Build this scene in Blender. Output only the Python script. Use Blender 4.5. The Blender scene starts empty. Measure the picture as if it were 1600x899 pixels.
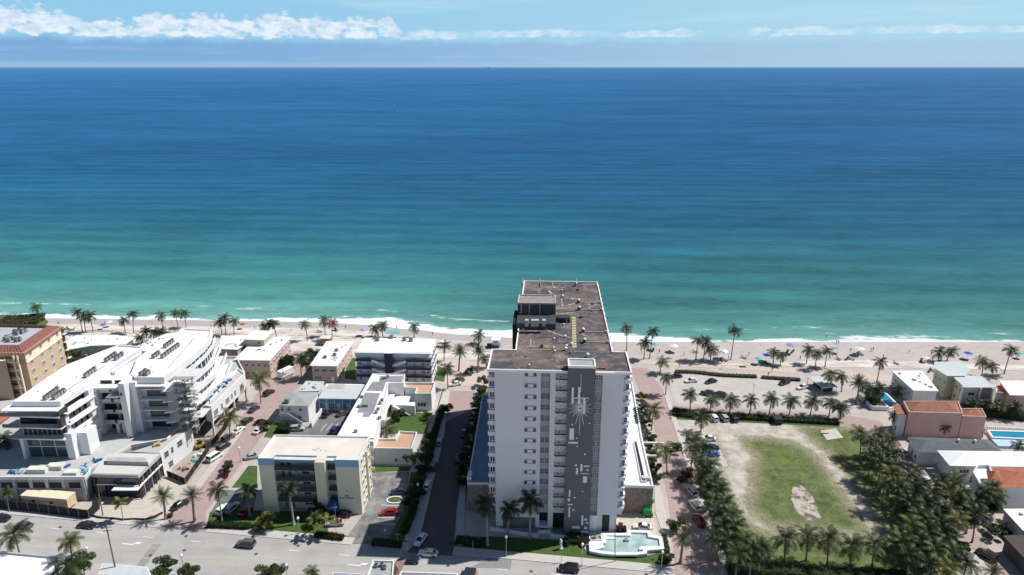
import bpy, bmesh, math, random
from math import radians, sin, cos, tan, pi, sqrt, atan2, asin
from mathutils import Vector, Matrix
random.seed(7)
scene = bpy.context.scene
col = scene.collection
# ------------------------------------------------------------------ camera, sun, sky
F_PX, CX, CY, PITCH, CAMH = 1081.0, 800.0, 449.5, radians(17.72), 107.0
cam_d = bpy.data.cameras.new('camera'); cam = bpy.data.objects.new('camera', cam_d); col.objects.link(cam)
cam.location = (0, 0, CAMH); cam.rotation_euler = (radians(90) - PITCH, 0, 0)
cam_d.sensor_width = 36.0; cam_d.lens = 36.0 * F_PX / 1600.0
cam_d.clip_start = 1.0; cam_d.clip_end = 200000.0
scene.camera = cam
scene.view_settings.view_transform = 'Standard'; scene.view_settings.look = 'None'
scene.view_settings.exposure = 0.06; scene.view_settings.gamma = 1.0
SUN_EL, SUN_AZ = radians(53.2), radians(72.2)         # azimuth measured from +Y (towards the sea) to +X (right)
sd = bpy.data.lights.new('sun', 'SUN'); sd.energy = 5.0; sd.angle = radians(0.5); sd.color = (1.0, 0.96, 0.9)
sun = bpy.data.objects.new('sun', sd); col.objects.link(sun)
sv = Vector((sin(SUN_AZ) * cos(SUN_EL), cos(SUN_AZ) * cos(SUN_EL), sin(SUN_EL)))
sun.rotation_euler = sv.to_track_quat('Z', 'Y').to_euler(); sun.location = (60, 60, 200)
world = bpy.data.worlds.new('World'); scene.world = world; world.use_nodes = True
def nt_new(nt, typ, **kw):
    n = nt.nodes.new(typ)
    for k, v in kw.items():
        if k == 'inp':
            for a, b in v.items(): n.inputs[a].default_value = b
        else: setattr(n, k, v)
    return n
def build_world():
    nt = world.node_tree; nt.nodes.clear(); L = nt.links.new
    N = lambda t, **k: nt_new(nt, t, **k)
    out = N('ShaderNodeOutputWorld'); bg = N('ShaderNodeBackground'); bg.inputs[1].default_value = 0.05
    sky = N('ShaderNodeTexSky'); sky.sky_type = 'NISHITA'; sky.sun_disc = False
    sky.sun_elevation = SUN_EL; sky.sun_rotation = SUN_AZ; sky.air_density = 1.0; sky.dust_density = 0.6; sky.ozone_density = 2.0
    tc = N('ShaderNodeTexCoord'); sep = N('ShaderNodeSeparateXYZ'); L(tc.outputs['Generated'], sep.inputs[0])
    def M(op, a, b=None, c=None, clamp=False):
        n = N('ShaderNodeMath', operation=op, use_clamp=clamp)
        for i, v in enumerate((a, b, c)):
            if v is None: continue
            if isinstance(v, (int, float)): n.inputs[i].default_value = v
            else: L(v, n.inputs[i])
        return n.outputs[0]
    def MR(x, a, b, c, d, it='SMOOTHSTEP'):
        n = N('ShaderNodeMapRange', interpolation_type=it); L(x, n.inputs[0])
        for i, v in zip((1, 2, 3, 4), (a, b, c, d)): n.inputs[i].default_value = v
        return n.outputs[0]
    el = M('MULTIPLY', M('ARCSINE', sep.outputs[2]), 57.2958)
    az = M('MULTIPLY', M('ARCTAN2', sep.outputs[0], sep.outputs[1]), 57.2958)
    def noise(sx, sy, scale, det, off=0.0, rough=.55):
        cmb = N('ShaderNodeCombineXYZ'); L(M('MULTIPLY', az, sx), cmb.inputs[0]); L(M('MULTIPLY', el, sy), cmb.inputs[1]); cmb.inputs[2].default_value = off
        n = N('ShaderNodeTexNoise', inp={'Scale': scale, 'Detail': det, 'Roughness': rough}); L(cmb.outputs[0], n.inputs['Vector']); return n.outputs[0]
    def mix(f, a, b):
        n = N('ShaderNodeMix', data_type='RGBA')
        if isinstance(f, float): n.inputs[0].default_value = f
        else: L(f, n.inputs[0])
        for s, v in ((6, a), (7, b)):
            if isinstance(v, tuple): n.inputs[s].default_value = (*v, 1)
            else: L(v, n.inputs[s])
        return n.outputs[2]
    k = 1 / 0.05
    sc = lambda r, g, b: (r * k, g * k, b * k)
    tint = N('ShaderNodeMix', data_type='RGBA', blend_type='MULTIPLY'); tint.inputs[0].default_value = 1
    L(sky.outputs[0], tint.inputs[6]); tint.inputs[7].default_value = (0.50, 0.72, 1.0, 1)
    # clear air just above the horizon: pale turquoise blue, whiter towards the right where thin cloud veils it
    side = MR(az, -30, 35, 0, 1)
    low = mix(side, sc(.29, .57, .80), sc(.40, .66, .82))
    c = mix(MR(el, 4.0, 13.0, 1, 0), tint.outputs[2], low)
    # thin high streaks
    st = noise(.05, .7, 1.0, 4, 3.0)
    c = mix(M('MULTIPLY', MR(st, .48, .75, 0, .55), MR(el, 1.5, 3, 0, 1)), c, sc(.52, .74, .86))
    # distant bank of haze under the cumulus line
    edge = M('ADD', 2.0, M('MULTIPLY', M('SUBTRACT', noise(.35, 0, 1, 4, 9.0), .5), 1.3))
    bank = M('MULTIPLY', M('SUBTRACT', edge, el), 2.2, clamp=True)
    bankc = mix(side, sc(.20, .395, .68), sc(.40, .59, .76))
    bankc = mix(MR(el, 0, .55, .55, 0), bankc, sc(.42, .55, .70))
    bankc = mix(MR(noise(.15, 2.2, 1, 5, 5.0), .5, .8, 0, .4), bankc, sc(.45, .60, .76))
    c = mix(M('MULTIPLY', bank, .93), c, bankc)
    # cumulus line: flat bases near 1.7 degrees, heaped tops, larger on the left
    top = M('ADD', 2.2, M('MULTIPLY', M('MULTIPLY', MR(az, -9.5, -8.0, 1, .36), MR(noise(.16, 0, 1, 3, 1.0), .30, .60, .45, 1)), 1.65))
    base = M('ADD', 1.55, M('MULTIPLY', MR(az, -12, 0, 0, 1), .42))
    n1 = noise(.9, 1.6, 1.0, 8, 0.0, .6)
    hgt = M('DIVIDE', M('SUBTRACT', el, base), M('SUBTRACT', top, base))
    prof = M('MULTIPLY', M('MULTIPLY', hgt, 3.0, clamp=True), M('MULTIPLY', M('SUBTRACT', 1.25, hgt), 2.2, clamp=True))
    dens = MR(M('ADD', n1, M('MULTIPLY', M('SUBTRACT', prof, 1.0), .42)), .33, .52, 0, 1)
    gaps = MR(noise(.22, 0, 1, 2, 21.0), .34, .56, 0, 1)
    gaps = M('MAXIMUM', gaps, MR(az, -11, -8, 1, 0))
    cl = mix(MR(noise(1.3, 2.2, 1, 5, 0.35), .35, .62, 0, 1), sc(.58, .72, .88), sc(.80, .87, .94))
    c = mix(M('MULTIPLY', M('MULTIPLY', dens, gaps), MR(az, -9.5, -7, .95, .62)), c, cl)
    L(c, bg.inputs[0]); L(bg.outputs[0], out.inputs[0])
build_world()
scene.cycles.max_bounces = 6; scene.cycles.diffuse_bounces = 3; scene.cycles.transparent_max_bounces = 6

# ------------------------------------------------------------------ geometry of the view: pixel of the 1600 px photo -> place on a level plane
cp, sp = cos(PITCH), sin(PITCH)
def ray(px, py):
    v = py - CY
    return (px - CX, F_PX * cp - v * sp, -(F_PX * sp + v * cp))
def W(px, py, z=0.0):
    d = ray(px, py); t = (z - CAMH) / d[2]
    return Vector((d[0] * t, d[1] * t, z))
def zat(px, py, y):                                  # height where the ray reaches distance y
    d = ray(px, py); return CAMH + d[2] * y / d[1]
def pxm(y, z=0.0):                                   # photo pixels per metre at distance y
    return F_PX / (y * cp + (CAMH - z) * sp)

# ------------------------------------------------------------------ materials
MATS = {}
def mat(name, c, rough=.8, var=.12, scale=.6, bump=0.0, bscale=8.0, metal=0.0, c2=None, spec=.4, streak=None, coord='Position', dirt=0.0, emis=None):
    if name in MATS: return MATS[name]
    m = bpy.data.materials.new(name); m.use_nodes = True; nt = m.node_tree; L = nt.links.new
    b = nt.nodes['Principled BSDF']; b.inputs['Roughness'].default_value = rough; b.inputs['Metallic'].default_value = metal
    b.inputs['Specular IOR Level'].default_value = spec
    N = lambda t, **k: nt_new(nt, t, **k)
    if coord == 'Position': src = N('ShaderNodeNewGeometry').outputs['Position']
    else: src = N('ShaderNodeTexCoord').outputs['Object']
    if streak:
        mp = N('ShaderNodeMapping'); mp.inputs['Scale'].default_value = streak; L(src, mp.inputs[0]); vs = mp.outputs[0]
    else: vs = src
    n1 = N('ShaderNodeTexNoise', inp={'Scale': scale, 'Detail': 6.0, 'Roughness': .6}); L(vs, n1.inputs['Vector'])
    rmp = N('ShaderNodeMapRange', inp={1: .3, 2: .7, 3: 0., 4: 1.}); L(n1.outputs[0], rmp.inputs[0])
    mx = N('ShaderNodeMix', data_type='RGBA'); L(rmp.outputs[0], mx.inputs[0])
    lo = tuple(x * (1 - var) for x in c) if c2 is None else c2
    hi = tuple(min(1, x * (1 + var)) for x in c) if c2 is None else c
    mx.inputs[6].default_value = (*lo, 1); mx.inputs[7].default_value = (*hi, 1)
    outc = mx.outputs[2]
    if dirt:
        n2 = N('ShaderNodeTexNoise', inp={'Scale': scale * .23, 'Detail': 8.0, 'Roughness': .7}); L(src, n2.inputs['Vector'])
        r2 = N('ShaderNodeMapRange', inp={1: .45, 2: .7, 3: 0., 4: dirt}); L(n2.outputs[0], r2.inputs[0])
        m2 = N('ShaderNodeMix', data_type='RGBA'); L(r2.outputs[0], m2.inputs[0]); L(outc, m2.inputs[6])
        m2.inputs[7].default_value = (*[x * .45 for x in c], 1); outc = m2.outputs[2]
    L(outc, b.inputs['Base Color'])
    if bump:
        n3 = N('ShaderNodeTexNoise', inp={'Scale': bscale, 'Detail': 4.0}); L(src, n3.inputs['Vector'])
        bp = N('ShaderNodeBump', inp={'Strength': bump, 'Distance': .08}); L(n3.outputs[0], bp.inputs['Height']); L(bp.outputs[0], b.inputs['Normal'])
    MATS[name] = m; return m
white = mat('white_stucco', (.74, .745, .75), .85, .05, .25, dirt=.16)
white2 = mat('white_paint', (.82, .82, .81), .6, .04, .8)
wroof = mat('white_roof_membrane', (.80, .80, .795), .8, .06, .2, dirt=.3)
groof = mat('grey_roof_gravel', (.34, .35, .35), .9, .12, .35, dirt=.35)
pgroof = mat('pale_grey_roof', (.50, .54, .55), .8, .08, .3, dirt=.25)
dgroof = mat('dark_grey_shingle', (.115, .125, .14), .9, .2, 1.2)
cream = mat('cream_stucco', (.70, .66, .52), .85, .05, .3, dirt=.1)
creamroof = mat('cream_gravel_roof', (.68, .63, .57), .9, .08, .25, dirt=.16)
bluetrim = mat('pale_blue_trim', (.22, .42, .58), .7, .06, .5)
navy = mat('navy_paint', (.018, .028, .085), .6, .15, .5)
tanw = mat('tan_rose_stucco', (.50, .39, .33), .85, .07, .4)
pinkw = mat('pink_stucco', (.66, .42, .39), .85, .05, .3, dirt=.15)
yellw = mat('pale_yellow_stucco', (.62, .61, .42), .85, .06, .3)
orangew = mat('apricot_stucco', (.52, .40, .275), .85, .05, .3, dirt=.12)
orangew2 = mat('apricot_light_trim', (.80, .68, .52), .85, .05, .3)
terra = mat('terracotta_tile', (.29, .115, .07), .8, .3, 1.4, bump=.4, bscale=3)
redtile = mat('red_roof_tile', (.27, .115, .095), .8, .3, 1.8, bump=.4, bscale=3)
deckt = mat('terracotta_deck', (.52, .33, .23), .85, .12, .5, dirt=.2)
shaftg = mat('slate_grey_paint', (.135, .14, .165), .8, .06, .3)
stripg = mat('mid_grey_paint', (.36, .37, .40), .8, .06, .3)
gray = mat('light_grey_concrete', (.45, .45, .45), .85, .1, .5)
gravelw = mat('grey_block_wall', (.40, .40, .41), .85, .1, .7, dirt=.2)
dark = mat('dark_opening', (.02, .022, .028), .7, .2, .5)
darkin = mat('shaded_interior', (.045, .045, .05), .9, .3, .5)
brownp = mat('dark_brown_panel', (.06, .045, .045), .7, .2, .5)
stone = mat('ledge_stone', (.27, .21, .18), .9, .35, 1.6, bump=.5, bscale=2.5)
metal = mat('galvanised_metal', (.45, .46, .47), .45, .1, 1, metal=.6)
dmetal = mat('dark_metal', (.06, .065, .07), .5, .15, 2, metal=.3)
acm = mat('unit_grey', (.26, .26, .26), .6, .25, 2)
wood = mat('weathered_timber', (.20, .15, .11), .9, .2, 2)
tanbox = mat('tan_painted_steel', (.66, .53, .34), .7, .08, .5, dirt=.15)
blacknet = mat('black_screen_netting', (.012, .015, .017), .8, .3, .6)
blueobj = mat('blue_plastic', (.05, .15, .33), .5, .15, 1)
yellobj = mat('yellow_plastic', (.50, .36, .10), .5, .1, 1)
redobj = mat('red_paint', (.5, .02, .02), .5, .1, 1)
orgobj = mat('orange_paint', (.75, .16, .02), .5, .1, 1)
greenobj = mat('green_machine_paint', (.02, .30, .08), .45, .1, 1)
tealobj = mat('turquoise_fabric', (.10, .42, .46), .8, .08, 1)
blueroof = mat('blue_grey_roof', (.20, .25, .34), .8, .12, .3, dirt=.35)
trunkm = mat('palm_bark', (.24, .20, .16), .95, .25, 3, coord='Object')
rtrunk = mat('pale_palm_bark', (.27, .255, .235), .9, .12, 2, coord='Object')
asph = mat('parking_asphalt', (.20, .20, .205), .92, .1, .5, c2=(.13, .13, .135), dirt=.25)
yline = mat('yellow_road_paint', (.52, .44, .30), .8, .25, 3)
wline = mat('white_road_paint', (.72, .72, .72), .8, .15, 3)
kerbm = mat('kerb_concrete', (.52, .50, .48), .9, .1, 1)
def glassm(name, c, rough=.12):
    m = mat(name, c, rough, .3, .35, spec=.6); return m
glass = glassm('dark_glass', (.03, .035, .045)); glassb = glassm('blue_tinted_glass', (.05, .085, .10))
glassg = glassm('grey_glass', (.16, .18, .19), .2)
def leafm(name, c, var=.35):
    if name in MATS: return MATS[name]
    m = mat(name, c, .45, var, .9, spec=.3); nt = m.node_tree
    b = nt.nodes['Principled BSDF']; out = nt.nodes['Material Output']
    oi = nt.nodes.new('ShaderNodeObjectInfo'); rv = nt_new(nt, 'ShaderNodeMapRange', inp={1: 0., 2: 1., 3: .62, 4: 1.4}); nt.links.new(oi.outputs['Random'], rv.inputs[0])
    hs = nt.nodes.new('ShaderNodeHueSaturation'); hv = nt_new(nt, 'ShaderNodeMapRange', inp={1: 0., 2: 1., 3: .515, 4: .475}); nt.links.new(oi.outputs['Random'], hv.inputs[0]); nt.links.new(hv.outputs[0], hs.inputs['Hue'])
    nt.links.new(rv.outputs[0], hs.inputs['Value']); nt.links.new(b.inputs['Base Color'].links[0].from_socket, hs.inputs['Color']); nt.links.new(hs.outputs[0], b.inputs['Base Color'])
    tr = nt.nodes.new('ShaderNodeBsdfTranslucent'); mx = nt.nodes.new('ShaderNodeMixShader'); mx.inputs[0].default_value = .3
    nt.links.new(b.inputs['Base Color'].links[0].from_socket, tr.inputs[0])
    nt.links.new(b.outputs[0], mx.inputs[1]); nt.links.new(tr.outputs[0], mx.inputs[2]); nt.links.new(mx.outputs[0], out.inputs[0])
    return m
fr_g = leafm('coconut_frond', (.052, .074, .024)); fr_d = leafm('dark_green_frond', (.030, .050, .018)); fr_y = leafm('yellow_green_frond', (.10, .118, .03))  # second one is a darker green for royal and dark palms
fr_date = leafm('grey_green_frond', (.08, .105, .052)); fr_dead = leafm('rusty_dead_frond', (.20, .08, .06))
bush_m = leafm('broad_leaves', (.045, .075, .022)); bush_y = leafm('yellow_leaves', (.19, .18, .05)); bush_r = leafm('reddish_leaves', (.10, .03, .03))
hedge_m = leafm('hedge_leaves', (.028, .05, .018)); grape_m = leafm('dune_leaves', (.085, .092, .042))

# ------------------------------------------------------------------ mesh builder
class MB:
    def __init__(s): s.v = []; s.f = []; s.m = []
    def add(s, vs, fs, m=0):
        o = len(s.v); s.v += [tuple(p) for p in vs]; s.f += [tuple(i + o for i in f) for f in fs]; s.m += [m] * len(fs); return s
    def box(s, x0, x1, y0, y1, z0, z1, m=0, mt=None):
        vs = [(x0, y0, z0), (x1, y0, z0), (x1, y1, z0), (x0, y1, z0), (x0, y0, z1), (x1, y0, z1), (x1, y1, z1), (x0, y1, z1)]
        s.add(vs, [(3, 2, 1, 0), (0, 1, 5, 4), (1, 2, 6, 5), (2, 3, 7, 6), (3, 0, 4, 7)], m); s.add(vs, [(4, 5, 6, 7)], m if mt is None else mt); return s
    def obox(s, c, sz, rz=0, m=0, mt=None):
        a = MB().box(-sz[0] / 2, sz[0] / 2, -sz[1] / 2, sz[1] / 2, 0, sz[2], m, mt); ca, sa = cos(rz), sin(rz)
        o = len(s.v); s.v += [(c[0] + x * ca - y * sa, c[1] + x * sa + y * ca, c[2] + z) for x, y, z in a.v]
        s.f += [tuple(i + o for i in f) for f in a.f]; s.m += a.m; return s
    def prism(s, pts, z0, z1, m=0, mt=None):
        n = len(pts)
        ar = sum(pts[i][0] * pts[(i + 1) % n][1] - pts[(i + 1) % n][0] * pts[i][1] for i in range(n))
        if ar < 0: pts = pts[::-1]
        vs = [(p[0], p[1], z0) for p in pts] + [(p[0], p[1], z1) for p in pts]
        s.add(vs, [(i, (i + 1) % n, (i + 1) % n + n, i + n) for i in range(n)] + [tuple(range(n))[::-1]], m)
        s.add(vs, [tuple(range(n, 2 * n))], m if mt is None else mt); return s
    def wallring(s, pts, z0, z1, t, m=0):            # parapet along a closed outline, thickness t inwards
        n = len(pts); ar = sum(pts[i][0] * pts[(i + 1) % n][1] - pts[(i + 1) % n][0] * pts[i][1] for i in range(n))
        P = [Vector((p[0], p[1])) for p in (pts if ar > 0 else pts[::-1])]; Q = []
        for i in range(n):
            a = (P[i] - P[i - 1]).normalized(); b = (P[(i + 1) % n] - P[i]).normalized()
            na = Vector((-a.y, a.x)); nb = Vector((-b.y, b.x)); k = (na + nb); k = k / max(.3, k.dot(na)); Q.append(P[i] + k * t)
        for i in range(n):
            j = (i + 1) % n
            vs = [(*P[i], z0), (*P[j], z0), (*Q[j], z0), (*Q[i], z0), (*P[i], z1), (*P[j], z1), (*Q[j], z1), (*Q[i], z1)]
            s.add(vs, [(0, 1, 5, 4), (2, 3, 7, 6), (4, 5, 6, 7)], m)
        return s
    def quad(s, a, b, c, d, m=0): return s.add([a, b, c, d], [(0, 1, 2, 3)], m)
    def tube(s, pts, rs, n=6, m=0, cap=True):
        pts = [Vector(p) for p in pts]; vs = []
        if not isinstance(rs, (list, tuple)): rs = [rs] * len(pts)
        for i, p in enumerate(pts):
            t = (pts[min(i + 1, len(pts) - 1)] - pts[max(i - 1, 0)]).normalized()
            a = t.cross(Vector((0, 1, 0)) if abs(t.y) < .9 else Vector((1, 0, 0))).normalized(); b = t.cross(a)
            for k in range(n): vs.append(p + (a * cos(2 * pi * k / n) + b * sin(2 * pi * k / n)) * rs[i])
        fs = []
        for i in range(len(pts) - 1):
            for k in range(n): fs.append((i * n + k, i * n + (k + 1) % n, (i + 1) * n + (k + 1) % n, (i + 1) * n + k))
        if cap: fs += [tuple(range(n)), tuple(range((len(pts) - 1) * n, len(pts) * n))[::-1]]
        return s.add(vs, fs, m)
    def bar(s, a, b, w=.08, m=0): return s.tube([a, b], w / 1.4, 4, m)
    def cyl(s, x, y, z0, z1, r, n=10, m=0): return s.tube([(x, y, z0), (x, y, z1)], r, n, m)
    def dome(s, c, r, n=8, k=4, m=0, sz=1.0, full=False):
        rows = []; vs = []; fs = []
        lo = -pi / 2 if full else 0
        for i in range(k + 1):
            a = lo + (pi / 2 - lo) * i / k
            for j in range(n): vs.append((c[0] + r * cos(a) * cos(2 * pi * j / n), c[1] + r * cos(a) * sin(2 * pi * j / n), c[2] + r * sz * sin(a)))
        for i in range(k):
            for j in range(n): fs.append((i * n + j, i * n + (j + 1) % n, (i + 1) * n + (j + 1) % n, (i + 1) * n + j))
        return s.add(vs, fs, m)
    def mesh(s, name, mats, smooth=False):
        me = bpy.data.meshes.new(name); me.from_pydata(s.v, [], s.f)
        for m in (mats if isinstance(mats, (list, tuple)) else [mats]): me.materials.append(m)
        me.polygons.foreach_set('material_index', s.m)
        if smooth: me.polygons.foreach_set('use_smooth', [True] * len(s.f))
        me.update(); return me
    def build(s, name, mats, parent=None, loc=None, rz=None, smooth=False):
        return link(name, s.mesh(name, mats, smooth), parent, loc, rz)
def link(name, me, parent=None, loc=None, rz=None, sc=None):
    o = bpy.data.objects.new(name, me); col.objects.link(o)
    if parent: o.parent = parent
    if loc is not None: o.location = loc
    if rz is not None: o.rotation_euler = (0, 0, rz)
    if sc is not None: o.scale = (sc, sc, sc) if isinstance(sc, (int, float)) else sc
    return o
def tag(o, label=None, cat=None, group=None, kind=None):
    if label: o['label'] = label
    if cat: o['category'] = cat
    if group: o['group'] = group
    if kind: o['kind'] = kind
    return o
def thing(name, label, cat, loc=(0, 0, 0), rz=0.0, group=None):
    o = bpy.data.objects.new(name, None); col.objects.link(o); o.empty_display_size = .5
    o.location = loc; o.rotation_euler = (0, 0, rz); return tag(o, label, cat, group)
class Fr:                                            # local frame of a building: x along its front, y towards the sea
    def __init__(s, p, rot=-3.0, z=0.0):
        s.o = Vector((p[0], p[1], z)); s.r = radians(rot); s.c, s.s = cos(s.r), sin(s.r)
    def loc(s, p): x, y = p[0] - s.o.x, p[1] - s.o.y; return (x * s.c + y * s.s, -x * s.s + y * s.c)
    def top(s, px, py, z): return s.loc(W(px, py, z))
    def _ray(s, px, py):
        d = ray(px, py); C = s.loc((0, 0)); return C, (d[0] * s.c + d[1] * s.s, -d[0] * s.s + d[1] * s.c, d[2])
    def face(s, px, py, v=0.0): C, d = s._ray(px, py); t = (v - C[1]) / d[1]; return (C[0] + d[0] * t, CAMH + d[2] * t)
    def side(s, px, py, u=0.0): C, d = s._ray(px, py); t = (u - C[0]) / d[0]; return (C[1] + d[1] * t, CAMH + d[2] * t)
    def thing(s, name, label, cat, group=None): return thing(name, label, cat, s.o, s.r, group)
    def poly(s, pl, z): return [s.top(x, y, z) for x, y in pl]
# ---- windows: frame mesh with a pane as its sub-part; shared meshes
WC = {}
def window(par, u, v, z, w, h, face='F', nx=1, nz=1, fm=None, gm=None, name='window', sill=False):
    """centre-bottom anchored at (u,v,z); face F=-y R=+x L=-x B=+y"""
    fm = fm or white2; gm = gm or glass
    w = round(w, 1); h = round(h, 1); key = (w, h, nx, nz, fm.name, gm.name, sill)
    if key not in WC:
        a = MB(); t = min(.09, w * .08); d = .12
        a.box(-w / 2, w / 2, -d, .02, 0, t).box(-w / 2, w / 2, -d, .02, h - t, h)
        a.box(-w / 2, -w / 2 + t, -d, .02, t, h - t).box(w / 2 - t, w / 2, -d, .02, t, h - t)
        for i in range(1, nx): x = -w / 2 + w * i / nx; a.box(x - t / 2, x + t / 2, -d + .01, .02, t, h - t)
        for i in range(1, nz): y = h * i / nz; a.box(-w / 2 + t, w / 2 - t, -d + .02, .02, y - t / 2, y + t / 2)
        if sill: a.box(-w / 2 - .1, w / 2 + .1, -d - .12, .02, -.12, 0)
        g = MB(); g.box(-w / 2 + t * .5, w / 2 - t * .5, -.05, .02, t * .5, h - t * .5)
        WC[key] = (a.mesh(name, fm), g.mesh('pane', gm))
    fme, gme = WC[key]; rz = {'F': 0, 'R': pi / 2, 'L': -pi / 2, 'B': pi}[face]
    o = link(name, fme, par, (u, v, z), rz); link('pane', gme, o); return o
def unit(par, u, v, z, w=1.2, d=1.0, h=1.0, fan=True):
    key = ('unit', w, d, h, fan)
    if key not in WC:
        a = MB().box(-w / 2, w / 2, -d / 2, d / 2, .12, h).box(-w / 2, -w / 2 + .12, -d / 2, d / 2, 0, .12).box(w / 2 - .12, w / 2, -d / 2, d / 2, 0, .12)
        if fan: a.cyl(0, 0, h, h + .12, min(w, d) * .42, 10, 1)
        WC[key] = a.mesh('rooftop_unit', [acm, dmetal])
    return link('rooftop_unit', WC[key], par, (u, v, z), random.uniform(-.1, .1))
def flatbox(par, name, pts, z0, z1, wm, rm, par_h=.35, pt=.25, pm=None):
    """walls + recessed roof + parapet, three parts"""
    MB().prism(pts, z0, z1, 0).build(name, wm, par)
    MB().prism(shrink(pts, pt * .5), z1 - .05, z1 + .03, 0).build('roof', rm, par)
    MB().wallring(pts, z1, z1 + par_h, pt).build('parapet', pm or wm, par)
def shrink(pts, t):
    n = len(pts); ar = sum(pts[i][0] * pts[(i + 1) % n][1] - pts[(i + 1) % n][0] * pts[i][1] for i in range(n))
    P = [Vector((p[0], p[1])) for p in (pts if ar > 0 else pts[::-1])]; Q = []
    for i in range(n):
        a = (P[i] - P[i - 1]).normalized(); b = (P[(i + 1) % n] - P[i]).normalized()
        na = Vector((-a.y, a.x)); nb = Vector((-b.y, b.x)); k = (na + nb); k = k / max(.3, k.dot(na)); Q.append(tuple(P[i] + k * t))
    return Q
def rect(u0, u1, v0, v1): return [(u0, v0), (u1, v0), (u1, v1), (u0, v1)]
# ------------------------------------------------------------------ setting: ground, streets, sand, sea
SHORE = [(0, 495), (130, 496), (250, 498), (400, 500), (500, 502), (580, 506), (640, 513), (720, 521), (800, 526), (880, 531), (960, 536), (1080, 539), (1150, 539), (1260, 535), (1330, 534), (1400, 536), (1500, 540), (1600, 543)]
SH = sorted((W(x, y, -.5).x, W(x, y, -.5).y) for x, y in SHORE)
def yshore(x):
    if x <= SH[0][0]: return SH[0][1] + (SH[0][0] - x) * .105
    if x >= SH[-1][0]: return SH[-1][1] - (x - SH[-1][0]) * .105
    for a, b in zip(SH, SH[1:]):
        if x <= b[0]:
            t = (x - a[0]) / (b[0] - a[0]); t = t * t * (3 - 2 * t); return a[1] + (b[1] - a[1]) * t
def sheet(name, pl, z, m, px=True, thick=0.0, parent=None):
    pts = [W(x, y, z) for x, y in pl] if px else [Vector((x, y, z)) for x, y in pl]
    n = len(pts); ar = sum(pts[i].x * pts[(i + 1) % n].y - pts[(i + 1) % n].x * pts[i].y for i in range(n))
    if ar < 0: pts = pts[::-1]
    if thick: o = MB().prism([(p.x, p.y) for p in pts], z - thick, z).build(name, m, parent)
    else: o = MB().add(pts, [tuple(range(n))]).build(name, m, parent)
    return tag(o, kind='structure')
gm = mat('pale_paving', (.50, .445, .42), .9, .1, .35, c2=(.42, .37, .35), dirt=.25, bump=.1)
a = MB(); a.add([(-9000, -3000, -.04), (9000, -3000, -.04), (9000, 262, -.04), (-9000, 262, -.04)], [(0, 1, 2, 3)])
tag(a.build('ground', gm), kind='structure')
# sand from the back of the beach down under the water
def sand_material():
    m = bpy.data.materials.new('beach_sand'); m.use_nodes = True; nt = m.node_tree; L = nt.links.new; b = nt.nodes['Principled BSDF']
    N = lambda t, **k: nt_new(nt, t, **k)
    b.inputs['Roughness'].default_value = .95; b.inputs['Specular IOR Level'].default_value = .2
    g = N('ShaderNodeNewGeometry'); at = N('ShaderNodeAttribute', attribute_name='offshore')
    mp = N('ShaderNodeMapping'); mp.inputs['Scale'].default_value = (.35, 1.2, 1); L(g.outputs[0], mp.inputs[0])
    n1 = N('ShaderNodeTexNoise', inp={'Scale': .22, 'Detail': 7., 'Roughness': .65}); L(mp.outputs[0], n1.inputs['Vector'])
    cr = N('ShaderNodeValToRGB'); L(n1.outputs[0], cr.inputs[0]); e = cr.color_ramp.elements
    e[0].position = .36; e[0].color = (.46, .415, .385, 1); e[1].position = .58; e[1].color = (.68, .625, .57, 1)
    n2 = N('ShaderNodeTexNoise', inp={'Scale': .06, 'Detail': 3.}); L(g.outputs[0], n2.inputs['Vector'])
    ad = N('ShaderNodeMath', operation='MULTIPLY_ADD'); L(n2.outputs[0], ad.inputs[0]); ad.inputs[1].default_value = 3.0; L(at.outputs['Fac'], ad.inputs[2])
    wet = N('ShaderNodeMapRange', inp={1: -9.0, 2: -6.8, 3: 0., 4: .95}); L(ad.outputs[0], wet.inputs[0])
    mx = N('ShaderNodeMix', data_type='RGBA'); L(wet.outputs[0], mx.inputs[0]); L(cr.outputs[0], mx.inputs[6]); mx.inputs[7].default_value = (.40, .365, .36, 1)
    # wrack line of dry weed
    n3 = N('ShaderNodeTexNoise', inp={'Scale': .5, 'Detail': 6., 'Roughness': .75}); L(mp.outputs[0], n3.inputs['Vector'])
    wl = N('ShaderNodeMath', operation='ADD', inp={1: 16.0}); L(ad.outputs[0], wl.inputs[0])
    wa = N('ShaderNodeMath', operation='ABSOLUTE'); L(wl.outputs[0], wa.inputs[0])
    wm = N('ShaderNodeMapRange', inp={1: 2.2, 2: 0.3, 3: 0., 4: 1.}); L(wa.outputs[0], wm.inputs[0])
    wn = N('ShaderNodeMapRange', inp={1: .47, 2: .55, 3: 0., 4: .85}); L(n3.outputs[0], wn.inputs[0])
    wp = N('ShaderNodeMath', operation='MULTIPLY'); L(wm.outputs[0], wp.inputs[0]); L(wn.outputs[0], wp.inputs[1])
    m3 = N('ShaderNodeMix', data_type='RGBA'); L(wp.outputs[0], m3.inputs[0]); L(mx.outputs[2], m3.inputs[6]); m3.inputs[7].default_value = (.12, .08, .06, 1)
    L(m3.outputs[2], b.inputs['Base Color'])
    bp = N('ShaderNodeBump', inp={'Strength': .5, 'Distance': .25}); L(n3.outputs[0], bp.inputs['Height']); L(bp.outputs[0], b.inputs['Normal'])
    return m
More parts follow.
